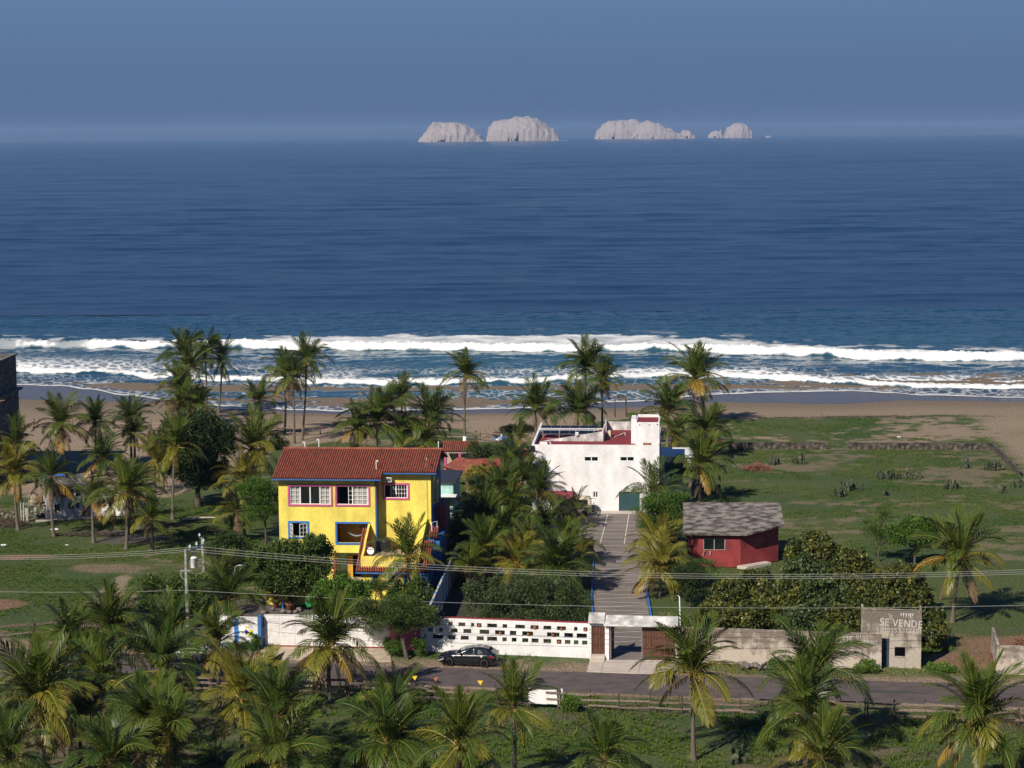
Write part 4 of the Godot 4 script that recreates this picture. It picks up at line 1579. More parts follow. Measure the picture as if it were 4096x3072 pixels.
	mb = MB.new()
	mb.bx(Vector3(-3.95, 3.3, -2.5), Vector3(-3.75, 5.7, -0.21))
	mb.bx(Vector3(-0.5, 3.3, -2.5), Vector3(-0.21, 5.7, -0.21))
	part("balcony_side", mb, M.maroon, o)
	mb = MB.new()
	mb.bx(Vector3(-3.75, 3.2, -2.5), Vector3(-0.5, 3.3, -0.21))
	mb.bx(Vector3(-3.75, 5.7, -2.5), Vector3(-0.5, 5.8, -0.21))
	part("balcony_floor", mb, M.tan, o)
	window(o, Rect2(-2.1, 4.55, 1.45, 0.9), -2.44, [[0.0, 0.5, 2, 2, false], [0.5, 1.0, 2, 2, false]], "window", 0.03, M.cream)
	var ham := thing("hammock", "pale blue hammock slung across the blue-framed balcony opening", "hammock", at, turn)
	mb = MB.new()
	mb.smooth()
	for j in 18:
		for i in 4:
			var f := func(t: float, k: float) -> Vector3:
				var x := lerpf(-3.3, -0.72, t)
				return Vector3(x, 5.0 - 0.95 * (1.0 - pow(2.0 * t - 1.08, 2.0)) + 0.10 * absf(k - 1.0) + 0.35 * t * 0.4, -0.9 + (k - 1.0) * 0.32 * sin(PI * t))
			var t0 := j / 18.0
			var t1 := (j + 1) / 18.0
			mb.quad(f.call(t0, i * 0.5), f.call(t1, i * 0.5), f.call(t1, (i + 1) * 0.5), f.call(t0, (i + 1) * 0.5))
	part("sling", mb, mat("hammock_cloth", 0.30, 0.36, 0.40, 0.9, noises.fine, Vector3(3, 3, 3)), ham)
	mb = MB.new()
	mb.tube([Vector3(-3.74, 5.15, -0.9), Vector3(-3.28, 4.87, -0.9)], [0.012, 0.012], 5)
	mb.tube([Vector3(-0.73, 5.16, -0.9), Vector3(-0.49, 5.3, -0.9)], [0.012, 0.012], 5)
	part("rope", mb, M.cloth_white, ham)
	# porch under the balcony: mint door frame, open door, white grille
	mb = MB.new()
	mb.holed(-3.85, -0.21, 0.0, 2.95, -1.6, 0.15, [Rect2(-2.95, -0.1, 2.5, 2.40)])
	part("porch_wall", mb, M.mint, o)
	mb = MB.new()
	mb.bx(Vector3(-3.82, 0.0, -1.599), Vector3(-3.80, 2.95, -0.21))
	part("porch_side", mb, M.deep_yellow, o)
	mb = MB.new()
	mb.bx(Vector3(-3.95, 0.0, -0.5), Vector3(-3.76, 2.85, 0.016))
	part("porch_pier", mb, M.maroon, o)
	mb = MB.new()
	mb.bx(Vector3(-3.8, 0.0, -3.6), Vector3(-0.3, 2.9, -3.5))
	mb.bx(Vector3(-3.9, 0.0, -3.5), Vector3(-3.8, 2.9, -1.76))
	part("hall", mb, M.room_dark, o)
	mb = MB.new()
	mb.bx(Vector3(-2.93, 0.3, -1.58), Vector3(-2.45, 2.28, -1.50))
	part("door", mb, M.deep_yellow, o)
	window(o, Rect2(-1.55, 0.35, 0.9, 1.95), -1.5, [[0.0, 1.0, 2, 4, true]], "grille_door", 0.04)
	mb = MB.new()
	mb.bx(Vector3(-3.79, 0, -1.59), Vector3(-0.76, 0.30, 3.0))
	part("porch_floor", mb, M.tan, o)
	# roof
	var pitch := atan(0.32)
	var ridge := -4.9
	var fall := 0.32
	var y_at := func(v: float) -> float: return 9.66 + (0.7 - v) * fall
	mb = MB.new()
	var t := 0.14
	var skin := func(u0: float, u1: float, v0: float, v1: float, y0: float, y1: float):
		mb.quad(Vector3(u0, y1, v1), Vector3(u1, y1, v1), Vector3(u1, y0, v0), Vector3(u0, y0, v0))
		mb.quad(Vector3(u0, y0 - t, v0), Vector3(u1, y0 - t, v0), Vector3(u1, y1 - t, v1), Vector3(u0, y1 - t, v1))
		mb.quad(Vector3(u0, y0, v0), Vector3(u1, y0, v0), Vector3(u1, y0 - t, v0), Vector3(u0, y0 - t, v0))
		mb.quad(Vector3(u1, y0, v0), Vector3(u1, y1, v1), Vector3(u1, y1 - t, v1), Vector3(u1, y0 - t, v0))
		mb.quad(Vector3(u0, y1, v1), Vector3(u0, y0, v0), Vector3(u0, y0 - t, v0), Vector3(u0, y1 - t, v1))
	skin.call(-9.25, 0.55, 0.7, ridge, y_at.call(0.7), y_at.call(ridge))
	skin.call(0.552, 5.35, -0.55, ridge, y_at.call(-0.55), y_at.call(ridge))
	mb.quad(Vector3(-9.25, y_at.call(ridge), ridge), Vector3(-9.25, 10.2, -9.3), Vector3(5.35, 10.2, -9.3), Vector3(5.35, y_at.call(ridge), ridge))
	mb.quad(Vector3(-9.25, y_at.call(ridge) - t, ridge), Vector3(5.35, y_at.call(ridge) - t, ridge), Vector3(5.35, 10.2 - t, -9.3), Vector3(-9.25, 10.2 - t, -9.3))
	mb.quad(Vector3(5.35, y_at.call(ridge), ridge), Vector3(5.35, 10.2, -9.3), Vector3(5.35, 10.2 - t, -9.3), Vector3(5.35, y_at.call(ridge) - t, ridge))
	var roof := part("roof", mb, M.tile_under, o)
	tile_field(roof, Vector3(-9.25, y_at.call(0.7), 0.72), pitch, 47, 17, 0.2085, 0.347, 130)
	tile_field(roof, Vector3(0.56, y_at.call(-0.55), -0.53), pitch, 23, 13, 0.2085, 0.350, 45)
	for i in 33:
		var m := MB.new()
		var x := -9.25 + i * 0.443
		m.smooth()
		for k in 5:
			var a := PI * k / 5.0
			var b := PI * (k + 1) / 5.0
			m.quad(Vector3(x, sin(a) * 0.12, cos(a) * 0.14), Vector3(x + 0.45, sin(a) * 0.135, cos(a) * 0.15), Vector3(x + 0.45, sin(b) * 0.135, cos(b) * 0.15), Vector3(x, sin(b) * 0.12, cos(b) * 0.14))
		var rt := part("ridge_tile", m, [M.tile_a, M.tile_b, M.tile_c][rng.randi() % 3], roof)
		rt.position = Vector3(0, y_at.call(ridge) + 0.06 + rng.randf_range(-0.01, 0.01), ridge)
	for q in [[-9.25, 0.55, 0.70], [0.552, 5.35, -0.55]]:
		mb = MB.new()
		mb.bx(Vector3(q[0], y_at.call(q[2]) - 0.155, q[2] - 0.05), Vector3(q[1], y_at.call(q[2]) - 0.06, q[2] + 0.012))
		var x: float = q[0]
		while x + 0.2 < q[1]:
			mb.prism(PackedVector2Array([Vector2(x + 0.02, y_at.call(q[2]) - 0.055), Vector2(x + 0.19, y_at.call(q[2]) - 0.055), Vector2(x + 0.105, y_at.call(q[2]) - 0.19)]), q[2] + 0.013, q[2] + 0.06)
			x += 0.2085
		part("fascia", mb, M.blue, o)
	# front annex with a roof terrace
	var av := 4.5
	var holes := [Rect2(0.30, 1.10, 0.60, 0.62), Rect2(1.71, 1.11, 0.60, 0.62), Rect2(3.10, 1.12, 0.62, 0.62)]
	mb = MB.new()
	mb.holed(-0.74, 4.4, 0.0, 3.48, av, 0.18, holes)
	part("annex_wall", mb, M.yellow, o)
	for h in holes:
		surround(o, h, 0.10, av, M.blue)
		room(o, h, av - 0.19, 1.5, M.room)
	for q in [[-0.74, -0.56, 5.55, -0.02], [4.22, 4.4, 5.85, 1.24]]:
		mb = MB.new()
		mb.prism(PackedVector2Array([Vector2(-av + 0.181, 0.0), Vector2(-av + 0.181, 3.48), Vector2(-3.5, 3.72), Vector2(-2.9, 4.05), Vector2(-2.4, 4.45), Vector2(q[3], q[2]), Vector2(q[3], 0.0)]), q[0], q[1])
		var sd := part("annex_side", mb, M.yellow, o)
		sd.rotation.y = PI / 2
	mb = MB.new()
	mb.prism(PackedVector2Array([Vector2(-av + 0.19, 3.03), Vector2(-av + 0.19, 3.42), Vector2(-3.5, 3.66), Vector2(-2.9, 3.99), Vector2(-2.4, 4.39), Vector2(-0.03, 5.48), Vector2(-0.03, 3.03)]), -0.558, -0.552)
	s = part("terrace_lining", mb, M.maroon, o)
	s.rotation.y = PI / 2
	mb = MB.new()
	mb.bx(Vector3(-0.55, 2.85, rz + 0.001), Vector3(4.21, 3.02, av - 0.182))
	part("terrace_floor", mb, M.tan, o)
	# skirt roofs of tile round the annex
	var skirts := [[Vector3(-1.15, 2.22, 5.02), atan(0.55), 26, 2, 0.2085], [Vector3(-1.16, 2.24, 4.95), atan(0.68), 2, 15, 0.2085], [Vector3(4.45, 2.2, 4.9), atan(0.68), 4, 11, 0.2085], [Vector3(4.75, 4.55, 1.0), atan(0.55), 4, 4, 0.2085]]
	var sk := MB.new()
	for q in skirts:
		var e: Vector3 = q[0]
		var up: Vector3 = Vector3(0, sin(q[1]), -cos(q[1])) * (q[3] * 0.345 + 0.05)
		var ou: Vector3 = Vector3(0, cos(q[1]), sin(q[1])) * -0.05
		var wv := Vector3(q[2] * q[4], 0, 0)
		sk.quad(e + up + ou, e + wv + up + ou, e + wv + ou, e + ou)
		sk.quad(e + ou * 2.0, e + wv + ou * 2.0, e + wv + up + ou * 2.0, e + up + ou * 2.0)
	var skirt := part("skirt_roof", sk, M.tile_under, o)
	for q in skirts:
		tile_field(skirt, q[0], q[1], q[2], q[3], q[4], 0.345, 300)
	mb = MB.new()
	mb.bx(Vector3(-1.15, 2.05, 4.96), Vector3(4.3, 2.15, 5.0))
	mb.bx(Vector3(4.45, 2.02, 4.90), Vector3(5.3, 2.13, 4.94))
	part("fascia", mb, M.blue, o)
	mb = MB.new()
	mb.bx(Vector3(4.41, 0.0, 1.2), Vector3(5.2, 2.0, 4.7))
	part("annex_side", mb, M.mid_blue, o)
	mb = MB.new()
	mb.bx(Vector3(4.5, 3.75, 0.62), Vector3(5.25, 4.5, 0.75))
	part("blue_panel", mb, M.blue, o)
	# roof-top and wall-hung equipment, each a thing of its own
	var xf := Transform3D(Basis(Vector3.UP, turn), at)
	var ac := thing("air_conditioner", "white window air conditioner above the right pink-framed window", "air conditioner", at, turn)
	mb = MB.new()
	mb.bx(Vector3(0.70, 9.16, rz + 0.002), Vector3(1.28, 9.56, rz + 0.55))
	part("case", mb, M.white_metal, ac)
	for i in 3:
		mb = MB.new()
		mb.bx(Vector3(0.76 + i * 0.165, 9.21, rz + 0.551), Vector3(0.90 + i * 0.165, 9.51, rz + 0.565))
		part("grille", mb, M.dark_metal, ac)
	mb = MB.new()
	mb.bar(Vector3(0.8, 9.14, rz + 0.45), Vector3(0.8, 8.9, rz), 0.03)
	mb.bar(Vector3(1.2, 9.14, rz + 0.45), Vector3(1.2, 8.9, rz), 0.03)
	part("bracket", mb, M.dark_metal, ac)
	var tank := thing("water_tank", "squat black water tank on the terrace of the yellow house", "water tank", xf * Vector3(0.72, 3.02, -0.35), turn)
	mb = MB.new()
	mb.smooth()
	var prof := []
	for i in 14:
		prof.append(Vector2(0.56 + 0.02 * (i % 2), 0.07 * i))
	mb.lathe(Vector3.ZERO, [Vector2(0.0, 0.0)] + prof + [Vector2(0.5, 1.02), Vector2(0.2, 1.14), Vector2(0.0, 1.15)], 20)
	part("body", mb, M.plastic_black, tank)
	mb = MB.new()
	mb.smooth()
	mb.lathe(Vector3(0, 1.14, 0), [Vector2(0.2, 0.0), Vector2(0.2, 0.06), Vector2(0.0, 0.07)], 14)
	part("lid", mb, M.plastic_black, tank)
	var dish := thing("satellite_dish", "white satellite dish on the terrace parapet of the yellow house", "satellite dish", xf * Vector3(-0.05, 3.02, 3.3), turn)
	mb = MB.new()
	mb.smooth()
	mb.lathe(Vector3.ZERO, [Vector2(0.0, -0.08), Vector2(0.16, -0.06), Vector2(0.30, 0.0), Vector2(0.315, 0.0), Vector2(0.16, -0.08), Vector2(0.0, -0.10)], 22)
	var bowl := part("reflector", mb, M.white_metal, dish)
	bowl.transform = Transform3D(Basis(Vector3.RIGHT, PI / 2 - 0.25), Vector3(0, 0.72, 0.05))
	mb = MB.new()
	mb.bar(Vector3(0, 0, 0), Vector3(0, 0.75, -0.05), 0.04)
	mb.bar(Vector3(0, 0.75, -0.05), Vector3(0, 1.15, 0.30), 0.025)
	mb.bar(Vector3(-0.5, 1.12, 0.3), Vector3(0.05, 1.12, 0.3), 0.03)
	part("arm", mb, M.steel, dish)
	var mast := thing("antenna_mast", "thin mast with a small round antenna at the right end of the tiled roof", "antenna", at, turn)
	mb = MB.new()
	mb.tube([Vector3(4.42, 5.3, rz + 0.12), Vector3(4.36, 11.2, rz + 0.12)], [0.022, 0.018], 6)
	part("mast", mb, M.steel, mast)
	mb = MB.new()
	mb.smooth()
	mb.lathe(Vector3.ZERO, [Vector2(0.0, -0.1), Vector2(0.13, -0.05), Vector2(0.2, 0.0), Vector2(0.0, -0.03)], 16)
	var d2 := part("reflector", mb, M.white_metal, mast)
	d2.transform = Transform3D(Basis(Vector3(0, 0, 1), -1.2), Vector3(4.46, 11.2, rz + 0.12))
	for q in [[-7.3, ridge - 0.2, 0.55, "white bent vent pipe on the ridge, left of the taller one"], [-6.0, ridge - 0.2, 0.80, "taller white bent vent pipe on the left half of the ridge"], [-0.1, -1.0, 0.85, "white bent vent pipe in the middle of the tiled slope"], [5.0, ridge - 0.2, 0.75, "straight white vent pipe at the right end of the ridge"]]:
		mb = MB.new()
		mb.smooth()
		var y0: float = y_at.call(q[1]) - 0.05
		var pts := [Vector3(q[0], y0, q[1]), Vector3(q[0], y0 + q[2], q[1])]
		if q[0] < 4.0:
			var dx := -0.16 if q[0] < -4.0 else 0.16
			pts += [Vector3(q[0] + dx * 0.5, y0 + q[2] + 0.06, q[1]), Vector3(q[0] + dx, y0 + q[2], q[1]), Vector3(q[0] + dx, y0 + q[2] - 0.07, q[1])]
		var radii := []
		radii.resize(pts.size())
		radii.fill(0.042)
		mb.tube(pts, radii, 8)
		single("vent_pipe", mb, M.white_metal, q[3], "pipe", at, turn)


# ---------------------------------------------------------------- the other houses

func make_white_house():
	rng.seed = 611
	var turn := deg_to_rad(-5.0)
	var at := Vector3(15.48, 0, -215.83)
	var xf := Transform3D(Basis(Vector3.UP, turn), at)
	var o := thing("white_house", "large plain white block house with red flat roof and narrow windows", "house", at, turn)
	var w1 := Rect2(-7.95, 5.40, 1.56, 0.48)
	var w2 := Rect2(-4.16, 5.44, 1.56, 0.46)
	var w3 := Rect2(-7.05, 1.52, 0.62, 0.64)
	var dr := Rect2(-4.26, -0.1, 2.2, 2.27)
	var mb := MB.new()
	mb.holed(-13.5, 0.0, 0.0, 7.15, 0.0, 0.22, [w1, w2, w3, dr])
	part("front_wall", mb, M.white, o)
	mb = MB.new()
	mb.prism(PackedVector2Array([Vector2(0.221, 0), Vector2(13.4, 0), Vector2(13.4, 7.62), Vector2(0.221, 7.15)]), -13.5, -13.28)
	var s := part("side_wall", mb, M.white, o)
	s.rotation.y = PI / 2
	mb = MB.new()
	mb.bx(Vector3(-0.22, 0, -13.4), Vector3(0.0, 7.14, -0.221))
	part("side_wall", mb, M.white_worn, o)
	mb = MB.new()
	mb.bx(Vector3(-13.27, 0, -13.6), Vector3(-0.23, 7.0, -13.401))
	part("back_wall", mb, M.white_worn, o)
	mb = MB.new()
	mb.bx(Vector3(-13.27, 6.6, -13.399), Vector3(-0.23, 6.84, -0.222))
	part("roof", mb, M.roof_red, o)
	# stained wedge of parapet wall, dividing wall, back parapet
	mb = MB.new()
	mb.prism(PackedVector2Array([Vector2(-12.7, 6.845), Vector2(-6.1, 6.845), Vector2(-6.1, 7.92), Vector2(-6.5, 7.86)]), -4.75, -4.58)
	part("parapet", mb, M.white_worn, o)
	mb = MB.new()
	mb.bx(Vector3(-6.25, 6.845, -10.2), Vector3(-6.08, 7.90, -4.76))
	part("parapet", mb, M.white_worn, o)
	mb = MB.new()
	mb.bx(Vector3(-6.05, 6.845, -13.39), Vector3(-2.6, 7.78, -13.2))
	mb.bx(Vector3(-6.24, 6.845, -13.39), Vector3(-6.06, 8.0, -12.0))
	part("parapet", mb, M.white_worn, o)
	# stair tower
	mb = MB.new()
	mb.holed(-2.55, 0.002, 6.845, 9.42, -1.2, 0.15, [Rect2(-2.14, 9.06, 0.12, 0.14), Rect2(-1.14, 9.08, 0.13, 0.14), Rect2(-0.28, 9.10, 0.15, 0.14)])
	mb.bx(Vector3(-2.549, 6.845, -6.2), Vector3(-2.4, 9.42, -1.351))
	mb.bx(Vector3(-0.15, 6.845, -6.2), Vector3(0.001, 9.42, -1.351))
	mb.bx(Vector3(-2.399, 6.845, -6.2), Vector3(-0.151, 9.6, -6.05))
	mb.bx(Vector3(-3.05, 6.845, -6.19), Vector3(-2.551, 9.5, -3.2))
	part("stair_tower", mb, M.white, o)
	mb = MB.new()
	mb.bx(Vector3(-2.398, 9.1, -6.04), Vector3(-0.152, 9.3, -1.352))
	part("tower_roof", mb, M.roof_red, o)
	# windows and door
	window(o, w1, -0.02, [[0.0, 0.5, 1, 1, false], [0.5, 1.0, 1, 1, false]])
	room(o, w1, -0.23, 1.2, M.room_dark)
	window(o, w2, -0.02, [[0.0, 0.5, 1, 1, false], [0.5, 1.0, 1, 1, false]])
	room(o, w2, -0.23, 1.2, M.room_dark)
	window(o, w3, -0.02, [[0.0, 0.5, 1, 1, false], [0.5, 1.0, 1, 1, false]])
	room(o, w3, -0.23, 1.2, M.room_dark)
	for r in [w1, w2, w3]:
		mb = MB.new()
		mb.ring(r, 0.05, 0.002, 0.03)
		part("window_surround", mb, M.white_clean, o)
	mb = MB.new()
	mb.bx(Vector3(-4.24, 0.0, -0.2), Vector3(-3.2, 2.15, -0.16))
	mb.bx(Vector3(-3.19, 0.0, -0.2), Vector3(-2.08, 2.15, -0.16))
	part("glass_door", mb, M.teal_glass, o)
	mb = MB.new()
	mb.bx(Vector3(-13.6, -0.02, 0.002), Vector3(0.1, 0.12, 1.3))
	part("step", mb, M.concrete_pale, o)
	# lower wing at the right, in shade behind the palms
	mb = MB.new()
	mb.bx(Vector3(0.02, 0, -12.0), Vector3(3.4, 4.9, -6.5))
	part("side_wing", mb, M.white, o)
	mb = MB.new()
	mb.bx(Vector3(0.01, 4.901, -12.2), Vector3(3.6, 5.06, -6.2))
	part("wing_slab", mb, M.white_clean, o)
	mb = MB.new()
	mb.bx(Vector3(0.5, 2.7, -6.499), Vector3(3.1, 4.3, -6.46))
	part("wing_window", mb, M.teal_glass, o)
	# solar panels on their frame
	var so := thing("solar_panels", "row of solar panels on a steel frame on the red roof", "solar panel", at, turn)
	for i in 6:
		var x := -13.0 + i * 1.03
		mb = MB.new()
		mb.box(Vector3(x + 0.5, 7.60, -7.9), Vector3(0.99, 0.045, 2.1), Basis(Vector3.RIGHT, 0.30))
		part("panel", mb, M.solar, so)
		mb = MB.new()
		mb.box(Vector3(x + 0.5, 7.585, -7.9), Vector3(1.02, 0.05, 2.14), Basis(Vector3.RIGHT, 0.30))
		part("panel_frame", mb, M.steel, so)
	for x in [-12.8, -11.0, -9.2, -7.2]:
		mb = MB.new()
		mb.bar(Vector3(x, 6.84, -6.95), Vector3(x, 7.88, -6.95), 0.07)
		part("post", mb, M.steel, so)
		mb = MB.new()
		mb.bar(Vector3(x, 6.84, -8.85), Vector3(x, 7.28, -8.85), 0.07)
		part("post", mb, M.steel, so)
	for q in [[7.74, -6.93], [7.90, -6.86], [7.28, -8.86]]:
		mb = MB.new()
		mb.bar(Vector3(-13.2, q[0], q[1]), Vector3(-6.7, q[0], q[1]), 0.06)
		part("rail", mb, M.white_metal, so)
	var box := thing("inverter_box", "small white box on a post before the solar panels", "electric box", at, turn)
	mb = MB.new()
	mb.bx(Vector3(-9.1, 7.50, -4.5), Vector3(-8.78, 7.86, -4.35))
	part("case", mb, M.white_metal, box)
	mb = MB.new()
	mb.bx(Vector3(-8.99, 7.62, -4.349), Vector3(-8.87, 7.70, -4.335))
	part("display", mb, M.dark_metal, box)
	mb = MB.new()
	mb.bar(Vector3(-8.9, 6.84, -4.45), Vector3(-8.9, 7.5, -4.45), 0.04)
	part("post", mb, M.steel, box)
	for q in [[Vector3(-12.3, 6.88, -6.1), Vector3(-11.3, 6.92, -5.6)], [Vector3(-11.5, 7.0, -7.6), Vector3(-10.5, 7.02, -7.6)]]:
		mb = MB.new()
		mb.bar(q[0], q[1], 0.07)
		single("steel_angle", mb, M.steel, "loose steel bar lying on the red roof, %s" % ("nearer the street" if q[0].z > -7 else "under the solar panels"), "steel bar", at, turn)
	var ac := thing("air_conditioner", "outdoor air conditioner unit standing beside the dividing wall on the red roof", "air conditioner", at, turn)
	mb = MB.new()
	mb.bx(Vector3(-5.75, 6.86, -8.6), Vector3(-5.42, 7.5, -7.7))
	part("case", mb, M.cream, ac)
	mb = MB.new()
	mb.bx(Vector3(-5.419, 6.95, -8.5), Vector3(-5.40, 7.42, -7.85))
	part("grille", mb, M.dark_metal, ac)
	var ac2 := thing("air_conditioner", "air conditioner unit at the left front corner of the red roof", "air conditioner", at, turn)
	mb = MB.new()
	mb.bx(Vector3(-12.7, 6.86, -1.2), Vector3(-11.9, 7.30, -0.75))
	part("case", mb, M.white_metal, ac2)
	mb = MB.new()
	mb.smooth()
	mb.tube([Vector3(-11.5, 6.84, -0.5), Vector3(-11.5, 7.25, -0.5), Vector3(-11.58, 7.33, -0.5), Vector3(-11.68, 7.3, -0.5)], [0.04, 0.04, 0.04, 0.04], 7)
	single("vent_pipe", mb, M.white_metal, "short white pipe near the front edge of the red roof", "pipe", at, turn)
	mb = MB.new()
	mb.smooth()
	mb.tube([Vector3(-5.0, 6.85, -7.9), Vector3(-4.6, 6.9, -8.6), Vector3(-4.2, 6.98, -9.6), Vector3(-3.9, 7.1, -9.4), Vector3(-3.85, 6.86, -8.9)], [0.05, 0.05, 0.05, 0.05, 0.05], 7)
	single("hose", mb, M.white_worn, "pale bent hose on the red roof left of the stair tower", "hose", at, turn)
	var fl := thing("floodlight", "black floodlight on the top left corner of the white house", "light", at, turn)
	mb = MB.new()
	mb.bx(Vector3(-13.62, 6.62, 0.01), Vector3(-13.22, 7.05, 0.22))
	part("case", mb, M.dark_metal, fl)
	mb = MB.new()
	mb.bx(Vector3(-13.57, 6.68, 0.221), Vector3(-13.27, 6.99, 0.235))
	part("lens", mb, M.glass, fl)
	# broken clay pots on the parapet of the tower
	for i in 4:
		mb = MB.new()
		mb.smooth()
		mb.lathe(Vector3.ZERO, [Vector2(0.0, 0), Vector2(0.08, 0), Vector2(0.13, 0.2), Vector2(0.11, 0.22), Vector2(0.0, 0.2)], 9)
		single("clay_pot", mb, M.terracotta, "clay pot at the foot of the white stair tower, %s" % ["leftmost of four", "second of four from the left", "third of four from the left", "rightmost of four"][i], "pot", xf * Vector3(-1.6 + i * 0.22, 7.152, -0.12), 0.0, "clay pots before the stair tower")
	# planter and kerb things before the door
	var pl := thing("planter", "grey planter with a spiky plant at the foot of the white house wall", "planter", xf * Vector3(-6.95, 0.12, 0.7))
	mb = MB.new()
	mb.lathe(Vector3.ZERO, [Vector2(0.0, 0), Vector2(0.19, 0), Vector2(0.23, 0.45), Vector2(0.19, 0.45), Vector2(0.0, 0.38)], 12)
	part("pot", mb, M.stone, pl)
	mb = MB.new()
	for i in 9:
		var a := TAU * i / 9.0
		var w := Vector3(-sin(a), 0, cos(a)) * 0.05
		var tip := Vector3(cos(a) * 0.22, 0.95 + 0.1 * (i % 3), sin(a) * 0.22)
		mb.tri(Vector3(cos(a), 0, sin(a)) * 0.06 + Vector3(0, 0.38, 0) - w, tip, Vector3(cos(a), 0, sin(a)) * 0.06 + Vector3(0, 0.38, 0) + w)
	part("leaves", mb, mat("sansevieria", 0.14, 0.16, 0.06, 0.6), pl)
	mb = MB.new()
	mb.smooth()
	mb.lathe(Vector3.ZERO, [Vector2(0.0, -0.14), Vector2(0.10, -0.10), Vector2(0.14, 0.0), Vector2(0.10, 0.10), Vector2(0.0, 0.14)], 12)
	single("ball", mb, M.mint, "small green ball on the court before the white house", "ball", Vector3(9.0, 0.16, -214.2))
	# red awning and cream vehicle at the left foot of the white house
	var aw := thing("awning", "red sloping awning low on the left of the white house wall", "awning", xf * Vector3(-12.1, 0, 0.25), turn)
	mb = MB.new()
	mb.box(Vector3(1.45, 2.02, 1.55), Vector3(3.5, 0.07, 3.3), Basis(Vector3.RIGHT, 0.10))
	part("canopy", mb, M.roof_red, aw)
	for q in [[-0.2, 2.9], [3.1, 2.9]]:
		mb = MB.new()
		mb.bar(Vector3(q[0], 0, q[1]), Vector3(q[0], 1.86, q[1]), 0.07)
		part("post", mb, M.white_metal, aw)


func make_red_house():
	rng.seed = 621
	var turn := deg_to_rad(-5.0)
	var at := Vector3(20.97, 0, -187.77)
	var o := thing("red_house", "dark red painted house with sloping bare concrete roof", "house", at, turn)
	var win := Rect2(-3.44, 1.60, 2.06, 1.06)
	var mb := MB.new()
	mb.holed(-4.9, 0.0, 0.0, 3.10, 0.0, 0.2, [win])
	part("front_wall", mb, M.wall_red, o)
	mb = MB.new()
	mb.slab(PackedVector2Array([Vector2(-4.9, -0.201), Vector2(-4.7, -0.201), Vector2(-4.7, -7.6), Vector2(-4.9, -7.6)]), 0.0, 3.10)
	part("side_wall", mb, M.wall_red, o)
	# the slanting right front with its own window
	var a := Vector2(0.0, 0.0)
	var b := Vector2(3.6, -3.0)
	var sl := Node3D.new()
	var len := a.distance_to(b)
	mb = MB.new()
	mb.holed(0.0, len, 0.0, 3.10, 0.0, 0.2, [Rect2(1.75, 1.5, 1.5, 1.1)])
	mb.prism(PackedVector2Array([Vector2(0.0, 3.102), Vector2(len, 3.102), Vector2(len, 3.58)]), -0.2, 0.0)
	var s := part("slant_wall", mb, M.wall_red, o)
	s.rotation.y = along(a, b)
	mb = MB.new()
	mb.bx(Vector3(1.76, 1.51, -0.16), Vector3(3.24, 2.59, -0.12))
	part("shutter", mb, M.maroon, s)
	sl.free()
	mb = MB.new()
	mb.bx(Vector3(3.4, 0, -7.6), Vector3(3.6, 3.55, -3.0))
	mb.bx(Vector3(-4.7, 0, -7.6), Vector3(3.4, 4.2, -7.4))
	part("back_wall", mb, M.wall_red, o)
	# roof slab: five-cornered, rising to the back
	var f := func(u: float, v: float) -> Vector3: return Vector3(u, 3.22 + (0.5 - v) * 0.165, v)
	var e := [f.call(-5.3, 0.5), f.call(0.55, 0.5), f.call(4.1, -2.3), f.call(3.95, -8.0), f.call(-5.3, -8.0)]
	mb = MB.new()
	var th := Vector3(0, -0.16, 0)
	mb.tri(e[0], e[4], e[3])
	mb.tri(e[0], e[3], e[2])
	mb.tri(e[0], e[2], e[1])
	mb.tri(e[0] + th, e[3] + th, e[4] + th)
	mb.tri(e[0] + th, e[2] + th, e[3] + th)
	mb.tri(e[0] + th, e[1] + th, e[2] + th)
	for i in 5:
		mb.quad(e[i], e[(i + 1) % 5], e[(i + 1) % 5] + th, e[i] + th)
	part("roof", mb, M.grey_roof, o)
	window(o, win, -0.03, [[0.0, 0.5, 1, 1, false], [0.5, 1.0, 1, 1, false]], "window", 0.03, M.steel)
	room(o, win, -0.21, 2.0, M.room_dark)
	for q in [[-3.38, -3.5, 0.95], [-2.78, -2.72, 1.12]]:
		mb = MB.new()
		mb.box(Vector3(0, 0, 0), Vector3(0.11, 0.55 if q[0] < -3.0 else 0.38, 0.05), Basis(Vector3(0, 0, 1), -0.18 if q[0] < -3.0 else 0.12) * Basis(Vector3.RIGHT, 0.35))
		var br := part("broken_bracket", mb, M.white_worn, o)
		br.position = Vector3(q[0], 1.32, 0.12)
	mb = MB.new()
	mb.slab(PackedVector2Array([Vector2(-0.3, 0.35), Vector2(2.4, -1.9), Vector2(2.9, -1.2), Vector2(0.6, 0.9)]), -0.05, 0.22)
	part("plinth", mb, M.concrete_pale, o)


# a wall from corner to corner with holes, as a part
func wall_between(parent: Node3D, a: Vector2, b: Vector2, h: float, holes: Array, m: Material, t := 0.2, called := "wall") -> MeshInstance3D:
	var mb := MB.new()
	mb.holed(0.0, a.distance_to(b), 0.0, h, 0.0, t, holes)
	var o := part(called, mb, m, parent)
	o.position = Vector3(a.x, 0, a.y)
	o.rotation.y = along(a, b)
	return o


